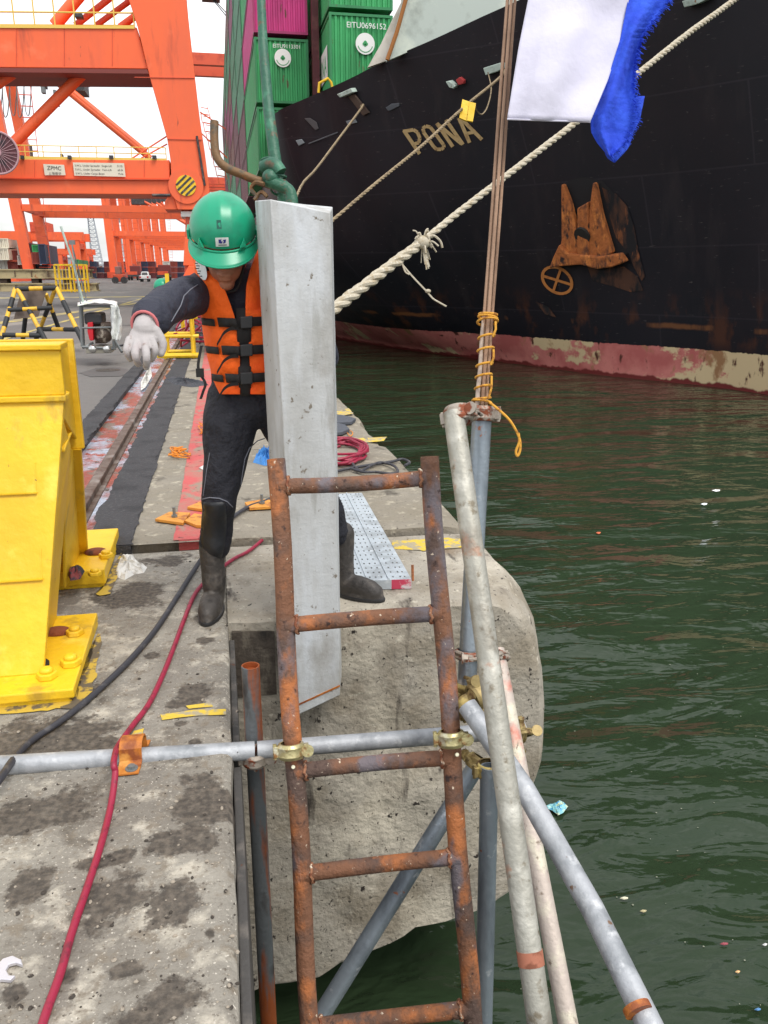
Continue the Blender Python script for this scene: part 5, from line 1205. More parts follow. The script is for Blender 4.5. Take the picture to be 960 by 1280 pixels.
p_ = V(222, 398, 17); mb = MB(); mb.ell(p_+Vector((0,0,.12)), (.2, .15, .2)); tag(mb.build('red_bundle', mat('bundle_red', rgb(110,24,34), .8, bump=(9, .6)), smooth=True), 'dark red bundle on the yellow pipe stand behind the forearm', 'bundle')
p_ = V(203, 358, 14); mb = MB(); mb.tube([Vector((p_.x+.02, 14, .03)), p_], .03, 8); mb.tube([Vector((p_.x+.02, 14, .03)), Vector((p_.x+.02, 14, .06))], .18, 14); tag(mb.build('yellow_post', M_yel, smooth=True), 'yellow pipe post on a round foot carrying the far green helmet', 'post')
t = thing('green_helmet', p_, 'second green helmet with a yellow strip, far behind the sleeve of the worker', 'helmet'); mb = MB(); mb.ell(p_, (.14, .14, .13)); mb.build('shell', M_helmet, t, smooth=True); mb = MB(); mb.bb(p_+Vector((.06, -.16, -.02)), p_+Vector((.12, -.1, .2))); mb.build('yellow_strip', M_yel, t)
# ================================================================ BIG GANTRY CRANE (nearest)
YC = 32.0
cr = thing('gantry_crane', V(245, 384, YC), 'nearest orange crane with cable reel and a striped yellow disc on its leg', 'crane', 'orange quay cranes in a row')
def CP(name, pix, Y, dep, m=None, label=None, bev=.02):
    mb = MB(); mb.prism([V(x, y, Y) for x, y in pix], (0, dep, 0)); return mb.build(name, m or M_crane, cr, bevel=bev, label=label)
CP('leg', [(136,-90),(161,0),(172,34),(186,92),(209,174),(213,200),(215,238),(222,262),(262,262),(262,238),(256,190),(250,150),(243,90),(233,0),(225,-90)], YC, 2.2)
CP('leg_seam', [(209,173),(252,174),(252,175.2),(209,174.2)], YC-.03, .05, M_craned, bev=0)
CP('gusset', [(206,252),(215,238),(222,262),(206,262)], YC+.1, 1.6)
CP('upper_beam', [(-420,30),(171,34),(185,86),(-420,80)], YC+.12, 1.9)
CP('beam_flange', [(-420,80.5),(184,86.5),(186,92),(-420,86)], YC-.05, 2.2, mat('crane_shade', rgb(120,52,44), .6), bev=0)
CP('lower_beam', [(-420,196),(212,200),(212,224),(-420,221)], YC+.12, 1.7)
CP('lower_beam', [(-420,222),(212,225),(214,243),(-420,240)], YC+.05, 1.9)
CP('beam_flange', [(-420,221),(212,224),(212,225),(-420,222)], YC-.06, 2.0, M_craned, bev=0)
CP('leg', [(-420,-90),(-360,-90),(-340,262),(-420,262)], YC, 2.2)
# bracket and sill under the leg
CP('bracket', [(226,264),(246,264),(246,271),(226,271)], YC+.2, 1.2, M_white)
CP('sill_column', [(232,262),(237,262),(236,384),(230,384)], YC+.3, .6, M_craned)
CP('drive_box', [(231,297),(262,297),(262,332),(229,332)], YC+.2, 1.4)
CP('bogie', [(229,345),(275,345),(275,372),(229,372)], YC, 1.4, M_craned)
for x_ in (238, 262):
    mb = MB(); c_ = V(x_, 376, YC+.2); mb.tube([c_, c_+Vector((0, .5, 0))], .35, 18); mb.build('wheel', M_machine, cr, smooth=True)
CP('equaliser', [(236,332),(268,332),(275,345),(229,345)], YC+.1, 1.2)
CP('warning_box', [(243,302),(249,302),(248,320),(243,320)], YC+.1, .1, M_white, bev=0)
def tubeC(name, a, b, Y1, Y2, r, m=None): MB().tube([V(*a, Y1), V(*b, Y2)], r, 16).build(name, m or M_crane, cr, smooth=True)
tubeC('brace', (14,182), (103,92), YC+.9, YC+.9, .19); tubeC('brace', (68,32), (128,-40), YC+1.1, YC+1.1, .2); tubeC('brace', (94,32), (160,-20), YC+1.6, YC+1.6, .11, M_craned); tubeC('brace', (120,32), (168,-3), YC+1.9, YC+1.9, .10, M_craned); tubeC('brace', (150,34), (172,18), YC+1, YC+1, .12)
tubeC('brace', (-10,110), (16,92), YC+.8, YC+.8, .17)
# railings
def railing(parent, a, b, h_, n, r_, m, name='railing'):
    mb = MB(); a = Vector(a); b = Vector(b)
    for i in range(n+1):
        p = a.lerp(b, i/n); mb.tube([p, p+Vector((0, 0, h_))], r_, 6)
    for f_ in (.5, 1): mb.tube([a+Vector((0, 0, h_*f_)), b+Vector((0, 0, h_*f_))], r_, 6)
    mb.beam(a, b, .05, .10); return mb.build(name, m, parent)
M_ry = mat('rail_yellow', rgb(226,190,90), .6)
railing(cr, V(-420,30,YC+.1)+Vector((0,0,-.0)), V(168,34,YC+.1), .85, 22, .026, M_ry); railing(cr, V(-420,30,YC+1.9), V(168,33,YC+1.9), .85, 22, .024, M_ry); railing(cr, V(-60,196,YC+.15), V(208,200,YC+.15), .4, 12, .016, M_ry)
tubeC('handrail', (165,198), (209,170), YC+.4, YC+.4, .025); tubeC('handrail', (176,198), (209,180), YC+.4, YC+.4, .025)
mb = MB(); mb.bb(V(93,16,YC), V(105,25,YC+.3)); mb.build('floodlight', M_machine, cr, bevel=.02)
mb = MB()
for x_, in ((28,),(87,),(139,),(193,)): mb.bb(V(x_-3,194,YC), V(x_+3,199,YC+.15))
mb.build('beam_lamp', M_machine, cr)
mb = MB(); mb.bb(V(75,192,YC+.2), V(80,199,YC+.5)); mb.bb(V(36,180,YC+.3), V(42,198,YC+.8)); mb.build('electric_box', M_metalgrey, cr)
# cable reel
rc_ = V(-3, 191, YC-1.0); RR = V(23, 191, YC-1.0).x-rc_.x
reel = MB(); reel.tube([rc_, rc_+Vector((0, .25, 0))], RR*.96, 40); ro = reel.build('cable_reel', mat('reel_dark', rgb(96,54,60), .7, layers=[(rgb(54,44,50), 3, .5, .6)]), cr)
sp_ = MB()
for k_ in range(26):
    a = 2*PI*k_/26; d = Vector((math.cos(a), 0, math.sin(a))); sp_.tube([rc_+d*.1+Vector((0, -.04, 0)), rc_+d*RR+Vector((0, -.02, 0))], .0085, 5)
sp_.tube([rc_+Vector((math.cos(2*PI*i/40)*RR, -.02, math.sin(2*PI*i/40)*RR)) for i in range(41)], .035, 6); sp_.tube([rc_+Vector((0, -.1, 0)), rc_+Vector((0, .3, 0))], .13, 14)
so_ = sp_.build('spokes', mat('reel_spokes', rgb(176,140,146), .6), ro, smooth=True)
# disc
dc = V(232.5, 232, YC-.05); R_ = V(245, 232, YC-.05).x-dc.x
mb = MB(); mb.tube([dc+Vector((0, .0, 0)), dc+Vector((0, .3, 0))], R_*1.75, 32); mb.build('round_plate', M_crane, cr, smooth=True)
mb = MB(); mb.tube([dc-Vector((0, .04, 0)), dc+Vector((0, .04, 0))], R_, 32); disc = mb.build('warning_disc', M_yel, cr, smooth=True)
mb = MB(); ang = math.radians(42); u = Vector((math.cos(ang), 0, math.sin(ang))); v = Vector((-math.sin(ang), 0, math.cos(ang)))
for k_ in (-.66, -.22, .22, .66):
    hl = math.sqrt(1-k_*k_)*R_*.97; c_ = dc+v*k_*R_; c_.y -= .05; mb.add([c_-u*hl-v*R_*.1, c_+u*hl-v*R_*.1, c_+u*hl*.98+v*R_*.1, c_-u*hl*.98+v*R_*.1], [(0,1,2,3)])
mb.build('black_stripes', M_machine, disc, fix=False)
for x_ in (20, 80, 140): CP('plate_seam', [(x_,34),(x_+.7,34),(x_+.7,82),(x_,82)], YC+.10, .03, M_craned, bev=0)
for x_ in (43, 118, 180): CP('plate_seam', [(x_,200),(x_+.6,200),(x_+.6,221),(x_,221)], YC+.10, .03, M_craned, bev=0)
CP('plate_seam', [(168,96),(243,97),(243,97.8),(168,96.8)], YC-.03, .04, M_craned, bev=0)
tubeC('cable_conduit', (246,170), (256,232), YC-.06, YC-.06, .04, M_machine); tubeC('cable_conduit', (190,244), (213,244), YC-.05, YC-.05, .05, M_machine)
# signs
def sign(name, pix, lines, Y):
    a, b, c_, d = [V(x, y, Y) for x, y in pix]; mb = MB(); mb.prism([a, b, c_, d], (0, .04, 0)); s_ = mb.build(name, mat('sign_white', rgb(212,206,188), .6), cr)
    w_ = (b-a).length; h_ = (a-d).length
    for i, (tx, fx, fy, sz, al) in enumerate(lines):
        M_ = frame(d+(b-a)*fx+(a-d)*fy+Vector((0, -.012, 0)), b-a, Vector((0, 0, 1))); text_mb(tx, h_*sz, M_, align=al).build('lettering', M_machine, s_, fix=False)
sign('crane_maker_sign', [(54,205),(80,206),(82,219),(56,219)], [('ZPMC', .5, .5, .5, 'CENTER'), ('上海振华', .5, .08, .3, 'CENTER')], YC+.03)
sign('load_sign', [(91,203),(155,204),(157,221),(93,219.5)], [('S.W.L. Under Spreader  Single-Lift', .03, .70, .21, 'LEFT'), ('51.0t', .86, .70, .21, 'LEFT'), ('S.W.L. Under Spreader  Twin-Lift', .03, .40, .21, 'LEFT'), ('65.0t', .86, .40, .21, 'LEFT'), ('S.W.L. Under Cargo Beam', .03, .10, .21, 'LEFT'), ('75.0t', .86, .10, .21, 'LEFT')], YC+.03)

# ================================================================ CRANES BEHIND
def qcrane(D, Xl, Xr, hgt, label, legw=1.3, dy=11, portal=9.8, lean=.0, boom=True, big=False):
    t = thing('quay_crane', (Xr, D, 0), label, 'crane', 'orange quay cranes in a row'); cs_ = []
    for X in (Xl, Xr):
        for Y in (D, D+dy):
            mb = MB(); mb.beam((X, Y, 1.6), (X-lean*hgt, Y, hgt), legw, legw, (0, 1, 0)); mb.build('leg', M_crane, t)
            mb = MB(); mb.bb((X-1.1, Y-2.6, .5), (X+1.1, Y+2.6, 1.6)); mb.build('bogie', M_craned, t)
    for Y in (D, D+dy):
        mb = MB(); mb.beam((Xl, Y, portal), (Xr, Y, portal), legw*.55, legw*.62); mb.build('portal_beam', M_crane, t)
        mb = MB(); mb.beam((Xl-lean*hgt, Y, hgt-.6), (Xr-lean*hgt, Y, hgt-.6), legw*.5, legw*.5); mb.build('top_beam', M_craned, t)
        if D > 150 and Y == D:
            mb = MB(); mb.tube([(Xl, Y, hgt-1), (Xr, Y, portal)], legw*.16, 8); mb.build('brace', M_crane, t)
    for X in (Xl, Xr):
        mb = MB(); mb.beam((X, D+legw/2, 3.2), (X, D+dy-legw/2, 3.2), legw*.5, legw*.6); mb.beam((X, D+legw/2, portal), (X, D+dy-legw/2, portal), legw*.4, legw*.5); mb.build('side_beam', M_craned, t)
    for Y in (D+dy*.25, D+dy*.75):
        mb = MB(); mb.beam((Xl-14, Y, hgt), (Xr+(40 if boom else 2), Y, hgt), .9, 1.3); mb.build('boom_girder', M_craned, t)
    # ladder tower on the landward leg
    mb = MB(); x_ = Xl+legw*.9
    for k_ in range(int(hgt/1.2)):
        z_ = 2+k_*1.2; mb.bb((x_, D-.05, z_), (x_+1.3, D+.05, z_+.1))
    mb.bb((x_+1.3, D-.04, 2), (x_+1.38, D+.04, hgt)); mb.build('ladder', M_craned, t)
    return t
c2 = qcrane(110, -22.6, -1.2, 26.5, 'second orange crane, its legs rising behind the lower beam of the nearest one', 1.25, 12, 8.9, lean=.085)
def part2(name, mb, m): return mb.build(name, m, c2, smooth=False)
mb = MB(); mb.bb(V(56,98,112), V(112,107,116)); mb.bb(V(88,98,111), V(112,122,115)); mb.bb(V(50,104,111), V(60,112,113)); part2('trolley', mb, M_machine)
mb = MB(); mb.bb(V(66,112,111), V(75,134,113)); mb.bb(V(50,102,111), V(58,118,112)); part2('operator_cab', mb, M_metalgrey)
for a, b in (((58,92),(188,198)), ((66,95),(182,190))):
    mb = MB(); mb.tube([V(*a, 111), V(*b, 111)], .38, 10); mb.build('brace', M_crane, c2, smooth=True)
mb = MB()
for i in range(5):
    x_ = i*9-6; mb.tube(catmull([V(x_,108,111), V(x_+2,138+i % 2*5,111), V(x_+6,144,111), V(x_+8,128,111), V(x_+9,108,111)], 4), .06, 4)
mb.build('festoon_cable', M_metalgrey, c2)
mb = MB(); mb.tube([V(268,0,105), V(296,30,105)], .06, 5); mb.tube([V(263,-4,105), V(296,36,105)], .06, 5); mb.bb(V(252,-6,104), V(275,4,106)); part2('hoist_block', mb, M_machine)
mb = MB()
for i in range(5):
    y_ = 92+i*0; 
for (a, b) in (((257,72),(281,72)), ((281,70),(283,92)), ((259,72),(282,80)), ((272,92),(283,78))): mb.tube([V(*a, 120), V(*b, 120)], .07, 4)
part2('stay_frame', mb, M_craned)
mb = MB()
for i in range(8):
    y_ = 142+i*11; x_ = 251+i*3; mb.tube([V(x_,y_,108), V(x_+10,y_+2,108)], .08, 4); mb.tube([V(x_,y_-8,108), V(x_+9,y_-6,108)], .05, 4); mb.tube([V(x_,y_,108), V(x_+2,y_+12,108)], .06, 4); mb.tube([V(x_+8,y_-8,108), V(x_+12,y_+5,108)], .05, 4)
mb.tube([V(250,140,108), V(292,168,108)], .1, 4); mb.tube([V(250,165,108), V(292,205,108)], .1, 4); part2('stairs', mb, M_crane)
for i, (D, hh, w_) in enumerate(((178, 19.5, 1.5), (212, 22, 1.5), (246, 25, 1.5), (284, 28, 1.6), (330, 32, 1.7), (385, 37, 1.8))):
    q = qcrane(D, -20.5-i*.3, -1.5, hh, ['third', 'fourth', 'fifth', 'sixth', 'seventh', 'farthest'][i]+' orange crane along the row, seen below the beam of the nearest one', w_, 12, 9+i*.6, lean=.03)
    tb_ = MB(); tb_.bb((-16-i, D-1, hh-5), (-13.5-i, D+1.5, hh-2)); tb_.build('trolley', M_machine, q)

# ================================================================ YARD: gantries, towers, containers, girders
def rtg(x0_, x1_, Y, h_, label, w_=.8):
    t = thing('yard_gantry', (x0_, Y, 0), label, 'gantry', 'yard gantries over the container stacks')
    for X in (x0_, x1_):
        for y_ in (Y, Y+7): mb = MB(); mb.bb((X-w_/2, y_, 0), (X+w_/2, y_+1, h_)); mb.build('leg', M_crane, t)
        mb = MB(); mb.bb((X-w_*.4, Y+1, h_-1.4), (X+w_*.4, Y+7, h_-.4)); mb.build('side_beam', M_craned, t)
    for Y_ in (Y, Y+7):
        mb = MB(); mb.bb((x0_-w_, Y_-.1, h_), (x1_+w_, Y_+1.1, h_+1.4)); mb.build('girder', M_crane, t)
    mb = MB(); mb.bb(((x0_*.75+x1_*.25), Y-.3, h_+1.4), ((x0_*.45+x1_*.55), Y+6, h_+3)); railing; mb.build('trolley', M_craned, t); return t
a = V(12, 300, 150); b = V(-150, 300, 150); rtg(b.x, a.x, 150, V(10, 300, 150).z, 'orange yard gantry cut by the left edge of the picture', 1.7)
a = V(22, 300, 160); b = V(92, 300, 160); rtg(a.x, b.x, 160, V(40, 300, 160).z, 'orange yard gantry with a trolley on top over the coloured containers', 1.7)
a = V(94, 316, 230); b = V(107, 316, 230); rtg(a.x-4, b.x, 230, V(100, 318, 230).z, 'small far orange yard gantry right of the legs of the second quay crane', 1.4)
def tower(px, Y, pt, w_, label):
    base = V(px, 345, Y); base.z = 0; top = V(pt[0], pt[1], Y); t = thing('lattice_mast', base, label, 'mast', 'far lattice masts'); mb = MB(); n = 15; r_ = .2
    def cn(f_): 
        c_ = base.lerp(top, f_); s_ = w_*(1-.55*f_)/2; return [c_+Vector((dx*s_, dy*s_, 0)) for dx, dy in ((-1,-1),(1,-1),(1,1),(-1,1))]
    for i in range(n):
        A, B = cn(i/n), cn((i+1)/n)
        for k_ in range(4): mb.beam(A[k_], B[k_], r_, r_); mb.beam(A[k_], A[(k_+1) % 4], r_*.7, r_*.7); mb.beam(A[k_], B[(k_+1) % 4], r_*.7, r_*.7)
    mb.build('lattice', mat('mast_grey', rgb(150,158,166), .7), t); mb = MB(); mb.bb(top-Vector((w_*.4, w_*.4, 0)), top+Vector((w_*.4, w_*.4, 1.5))); mb.build('lamp_head', M_metalgrey, t); return t
tower(124, 330, (113,271), 4.2, 'nearer grey lattice mast, taller and left of the other'); tower(154, 380, (145,278), 4.0, 'farther grey lattice mast, right of the taller one')
yc = {'red brown': rgb(142,62,50), 'pale grey': rgb(206,208,200), 'green': rgb(54,150,84), 'dark blue': rgb(50,60,84), 'cream': rgb(214,206,186), 'maroon': rgb(104,52,56), 'salmon': rgb(196,110,84)}
def ycont(px0, px1, py0, py1, Y, c_, label, L=8):
    o = V(px0, py1, Y); e_ = V(px1, py0, Y); t = thing('yard_container', o, label, 'container', 'containers stacked in the yard'); mb = MB(); n = 10; w_ = e_.x-o.x; z1 = e_.z
    if z1 < .2: z1 = o.z+2.5
    for i in range(n):
        x_ = o.x+w_*i/n; mb.bb((x_+.02, Y+(.0 if i % 2 else .06), o.z+.1), (x_+w_/n-.02, Y+.2, z1-.1))
    mb.bb((o.x+.05, Y+.15, o.z+.05), (e_.x-.05, Y+L, z1-.05)); mb.build('panels', box_mats('yard_'+c_.replace(' ', '_'), yc[c_]), t)
    mb = MB(); mb.bb((o.x, Y-.02, z1-.12), (e_.x, Y+.3, z1)); mb.bb((o.x, Y-.02, o.z), (e_.x, Y+.3, o.z+.12)); mb.bb((o.x, Y-.03, o.z+.12), (o.x+.1, Y+.2, z1-.12)); mb.bb((e_.x-.1, Y-.03, o.z+.12), (e_.x, Y+.2, z1-.12)); mb.build('frame', box_mats('yard_'+c_.replace(' ', '_'), yc[c_]), t)
Yq = 110
for (x0_, x1_, y0_, y1_, c_, lb) in ((-12,10,298,310,'cream','cream container topmost at the left edge of the yard'), (-12,10,310.5,325,'cream','cream container in the middle of the stack at the left edge'), (-12,10,325.5,342,'pale grey','pale grey container at the foot of the stack at the left edge'),
    (11,22,313,326,'red brown','red brown container right of the cream stack, upper one'), (11,22,326.5,343,'red brown','red brown container right of the cream stack, lower one'), (22.5,32,307,319,'pale grey','pale grey container high in the third yard column'), (22.5,32,319.5,331,'pale grey','pale grey container in the middle of the third yard column'), (22.5,33,331.5,343,'salmon','salmon container at the foot of the third yard column'),
    (27,38,303,306.5,'red brown','red brown container peeking over the third yard column'), (33,40,315,330,'green','green container low in the fourth yard column'), (33,40,304,314.5,'maroon','maroon container above the green one in the fourth yard column'), (40.5,49,306,315,'green','bright green container high in the fifth yard column'), (40.5,49,315.5,330,'red brown','red brown container under the bright green one'), (34,60,331,343,'dark blue','long dark blue container at the foot of the yard stack'), (50,56,305,330,'dark blue','narrow dark blue container end at the right of the yard stack'), (92,98,324,331,'green','small bright green container between the legs of the second crane')):
    ycont(x0_, x1_, y0_, y1_, Yq+rnd.uniform(-2, 2), c_, lb)
for i in range(22):
    x0_ = 84+i*9.2; c_ = ['dark blue', 'maroon', 'red brown', 'dark blue', 'pale grey', 'salmon', 'maroon'][(i*5+2) % 7]
    for k_ in range(3 if i % 4 else 2):
        yb = 348-k_*7.2; ycont(x0_, x0_+8.6, yb-6.8, yb, 225+i*1.5, c_ if k_ != 1 else ['maroon', 'dark blue', 'red brown'][i % 3], 'far %s container, number %d from the left in the low row, tier %d' % (c_ if k_ != 1 else ['maroon', 'dark blue', 'red brown'][i % 3], i+1, k_+1), 5)
# stacked girders
M_gird = mat('girder_beige', rgb(172,158,122), .8, layers=[(rgb(110,94,76), .6, .48, .6, (1,1,1.5), 8), (rgb(150,96,60), 1.4, .6, .68)])
gx0 = -40; gx1 = V(121, 350, 66).x
for i, (z0, z1, y_) in enumerate(((.02, .62, 66), (.95, 1.62, 66.2))):
    t = thing('steel_girder', (gx0, y_, z0), ['lower', 'upper'][i]+' long beige steel girder lying across the apron in front of the yard', 'girder', 'stacked steel girders'); mb = MB()
    mb.bb((gx0, y_, z0), (gx1-.4*i, y_+1.6, z0+.09)); mb.bb((gx0, y_, z1-.09), (gx1-.4*i, y_+1.6, z1)); mb.bb((gx0, y_+.1, z0+.09), (gx1-.4*i-.1, y_+1.5, z1-.09)); mb.build('beam', M_gird, t)
    mb = MB()
    for k_ in range(28): x_ = gx0+k_*1.15; mb.bb((x_, y_+.02, z0+.1), (x_+.06, y_+.1, z1-.1))
    mb.build('stiffeners', mat('girder_dark', rgb(92,76,62), .8), t)
mb = MB()
for k_ in range(14): x_ = gx0+k_*2.2; mb.bb((x_, 66.3, .62), (x_+.5, 67.6, .945))
tag(mb.build('timber_packing', mat('timber_dark', rgb(60,48,40), .9)), 'row of dark packing timbers between the two beige girders', 'timber')
# yellow cage
cg = thing('safety_cage', V(88, 360, 62), 'yellow open steel cage standing on the apron before the girders', 'cage')
x0_, x1_ = V(70, 350, 62).x, V(106, 350, 62).x; h_ = V(80, 331, 62).z
for x_ in (x0_, (x0_+x1_)/2, x1_):
    for y_ in (61.9, 63.4): mb = MB(); mb.bb((x_-.06, y_, .03), (x_+.06, y_+.12, h_)); mb.build('post', M_yel, cg)
mb = MB()
for z_ in (.15, h_*.5, h_):
    for y_ in (61.85, 63.5): mb.bb((x0_, y_, z_-.05), (x1_, y_+.1, z_+.05))
for k_ in range(9): x_ = lerp(x0_, x1_, k_/8); mb.bb((x_-.02, 61.95, .1), (x_+.02, 62.0, h_))
mb.build('bars', M_yel, cg)
# orange yard machine
om = thing('yard_truck', V(149, 354, 118), 'small orange loader parked on the far apron', 'loader'); mb = MB()
mb.bb(V(141,343,118), V(158,352,121)); mb.build('body', M_craned, om, bevel=.1); mb = MB(); mb.bb(V(143,333,118.2), V(153,343,120.5)); mb.build('cab', mat('cab_grey', rgb(150,110,100), .6), om, bevel=.1)
for x_ in (144, 155): mb = MB(); c_ = V(x_, 351, 117.8); c_.z = .45; mb.tube([c_, c_+Vector((0, .5, 0))], .45, 14); mb.build('wheel', M_machine, om, smooth=True)
# white pickup
Yp = 140; pk_ = thing('pickup_truck', V(180, 352, Yp), 'white pickup with a red tail driving on the far apron', 'pickup'); x0_, x1_ = V(174.5, 350, Yp).x, V(186, 350, Yp).x; w_ = x1_-x0_
mb = MB(); mb.bb((x0_, Yp, .45), (x1_, Yp+4.6, 1.0)); mb.prism([(x0_+.1, Yp+1.6, 1.0), (x1_-.1, Yp+1.6, 1.0), (x1_-.22, Yp+1.9, 1.6), (x0_+.22, Yp+1.9, 1.6)], (0, 1.6, 0)); mb.build('body', M_white, pk_, bevel=.08)
mb = MB(); mb.prism([(x0_+.22, Yp+1.55, 1.08), (x1_-.22, Yp+1.55, 1.08), (x1_-.3, Yp+1.8, 1.5), (x0_+.3, Yp+1.8, 1.5)], (0, .05, 0)); mb.build('rear_window', M_blackp, pk_)
for x_ in (x0_+.02, x1_-.27): mb = MB(); mb.bb((x_, Yp-.02, .62), (x_+.25, Yp+.02, .9)); mb.build('tail_light', M_redp, pk_)
for x_ in (x0_+.05, x1_-.3):
    for y_ in (Yp+.8, Yp+3.6): mb = MB(); mb.tube([(x_, y_, .33), (x_+.25, y_, .33)], .33, 14); mb.build('wheel', M_blackp, pk_, smooth=True)
mb = MB(); mb.bb((x0_+.05, Yp-.08, .42), (x1_-.05, Yp, .52)); mb.build('bumper', M_machine, pk_)
# container trucks
for (px0, px1, Y, lb) in ((160, 173, 170, 'dark truck left of the white pickup on the far apron'), (196, 212, 150, 'dark red truck right of the white pickup on the far apron')):
    t = thing('truck', V(px0, 350, Y), lb, 'truck'); x0_, x1_ = V(px0, 350, Y).x, V(px1, 350, Y).x
    mb = MB(); mb.bb((x0_, Y, .7), (x1_, Y+8, 1.1)); mb.build('chassis', M_machine, t); mb = MB(); mb.bb((x0_+.2, Y, 1.1), (x1_-.2, Y+1, 1.7)); mb.build('tail_box', M_craned, t); mb = MB(); mb.bb((x0_, Y+5, 1.1), (x1_, Y+7.5, 2.8)); mb.build('cab', mat('truck_red', rgb(110,44,42), .6), t, bevel=.1)
    for x_ in (x0_, x1_-.35):
        for y_ in (Y+.7, Y+6): mb = MB(); mb.tube([(x_, y_, .48), (x_+.35, y_, .48)], .48, 14); mb.build('wheel', M_blackp, t, smooth=True)
# low sheds closing the far end of the apron
for i, (px0, px1, y_, c_) in enumerate(((-60, 90, 318, rgb(150,160,166)), (90, 200, 330, rgb(170,120,100)), (150, 262, 326, rgb(128,124,128)))):
    Y = 470+i*25; a = V(px0, 342, Y); b = V(px1, y_, Y); t = thing('warehouse', (a.x, Y, 0), ['long pale blue warehouse far behind the yard stacks', 'brick coloured far warehouse behind the small gantry', 'grey warehouse closing the far end of the quay'][i], 'warehouse', 'far warehouses')
    mb = MB(); mb.bb((a.x, Y, 0), (b.x, Y+30, b.z*.85)); mb.build('wall', mat('shed_%d' % i, c_, .8), t); mb = MB(); mb.prism([(a.x-.5, Y-.5, b.z*.852), (b.x+.5, Y-.5, b.z*.852), ((a.x+b.x)/2, Y-.5, b.z)], (0, 31, 0)); mb.build('roof', mat('shed_roof', rgb(150,140,134), .7), t)
# ================================================================ WORKER
HCn = Vector((.026, 2.97, 1.452)); aP = math.radians(27); yawh = math.radians(4)
Fh = Vector((-math.sin(yawh)*math.cos(aP), -math.cos(yawh)*math.cos(aP), -math.sin(aP))); Xh = Vector((math.cos(yawh), -math.sin(yawh), 0)); Uh = -Xh.cross(Fh)*-1
if Uh.z < 0: Uh = -Uh
Rh = Matrix((Xh, Fh, Uh)).transposed()
def HL(x, f_, z): return HCn+Xh*x+Fh*f_+Uh*z
def chain(mb, pts, n=16, ends=True):
    """pts: (position, radius) joined as a tapered limb with round ends"""
    ps = [Vector(p) for p, r_ in pts]; rs = [r_ for p, r_ in pts]; q = []; rr = []
    cp = catmull(ps, 5)
    for i in range(len(ps)-1):
        for k_ in range(5): rr.append(lerp(rs[i], rs[i+1], k_/5))
    rr.append(rs[-1]); mb.tube(cp, rr, n)
    mb.ell(ps[0], (rs[0],)*3, nu=16, nv=8); mb.ell(ps[-1], (rs[-1],)*3, nu=16, nv=8)
hipL, kneL, calL, ankL = Vector((.035, 3.11, .84)), Vector((-.037, 3.02, .50)), Vector((-.058, 3.08, .34)), Vector((-.082, 3.08, .13))
hipR, kneR, calR, ankR = Vector((.185, 3.12, .84)), Vector((.345, 3.08, .50)), Vector((.395, 3.13, .34)), Vector((.447, 3.15, .13))
shL, elL, wrL = Vector((-.055, 3.10, 1.235)), Vector((-.165, 2.87, 1.205)), Vector((-.222, 2.64, 1.155))
shR, elR, wrR = Vector((.255, 3.13, 1.225)), Vector((.37, 3.09, .99)), Vector((.335, 2.97, 1.13))
def torso(mb, k_=0.0):
    X, Y = Vector((1, 0, 0)), Vector((0, 1, 0))
    secs = [((.112, 3.12, .76), .11, .09), ((.112, 3.12, .83), .150, .118), ((.110, 3.125, .92), .142, .108), ((.105, 3.13, 1.02), .138, .104), ((.10, 3.13, 1.12), .152, .112), ((.098, 3.125, 1.20), .165, .108), ((.092, 3.12, 1.255), .150, .088), ((.078, 3.115, 1.30), .085, .066), ((.066, 3.11, 1.335), .06, .056)]
    mb.loft([(c, X*(a+k_), Y*(b+k_)) for c, a, b in secs], 24)
# --- body: one continuous skin
B = MB(); torso(B, -.012)
chain(B, [(Vector((.070, 3.115, 1.28)), .052), (Vector((.048, 3.06, 1.35)), .050), (HL(0, -.01, -.075), .052)])
B.ell(HL(0, 0, -.035), (.076, .096, .115), Rh); B.ell(HL(0, .052, -.118), (.057, .050, .062), Rh); B.ell(HL(0, .078, -.170), (.031, .026, .023), Rh)
B.ell(HL(0, .112, -.084), (.0175, .022, .016), Rh, nu=12, nv=8); chain(B, [(HL(0, .092, -.04), .009), (HL(0, .108, -.072), .012)], 8)
B.ell(HL(0, .102, -.123), (.028, .011, .007), Rh, nu=12, nv=8); B.ell(HL(0, .100, -.141), (.025, .013, .008), Rh, nu=12, nv=8)
for s_ in (-1, 1):
    B.ell(HL(s_*.045, .062, -.055), (.024, .024, .024), Rh, nu=12, nv=8); B.ell(HL(s_*.077, -.01, -.045), (.010, .020, .032), Rh, nu=12, nv=8); B.ell(HL(s_*.032, .080, -.018), (.016, .012, .010), Rh, nu=12, nv=8)
for h_, k_, c_, a_, s_ in ((hipL, kneL, calL, ankL, -1), (hipR, kneR, calR, ankR, 1)):
    chain(B, [(h_, .082), (h_.lerp(k_, .5), .070), (k_, .050), (c_, .042), (a_, .032), (a_+Vector((0, 0, -.06)), .030)])
    d_ = Vector((-.022, -.09, -.09)) if s_ < 0 else Vector((.075, -.05, -.09)); chain(B, [(a_+Vector((0, 0, -.07)), .028), (a_+d_, .020)])
for s0_, e0_, w0_ in ((shL, elL, wrL), (shR, elR, wrR)): chain(B, [(s0_, .052), (s0_.lerp(e0_, .5), .046), (e0_, .040), (w0_, .029)])
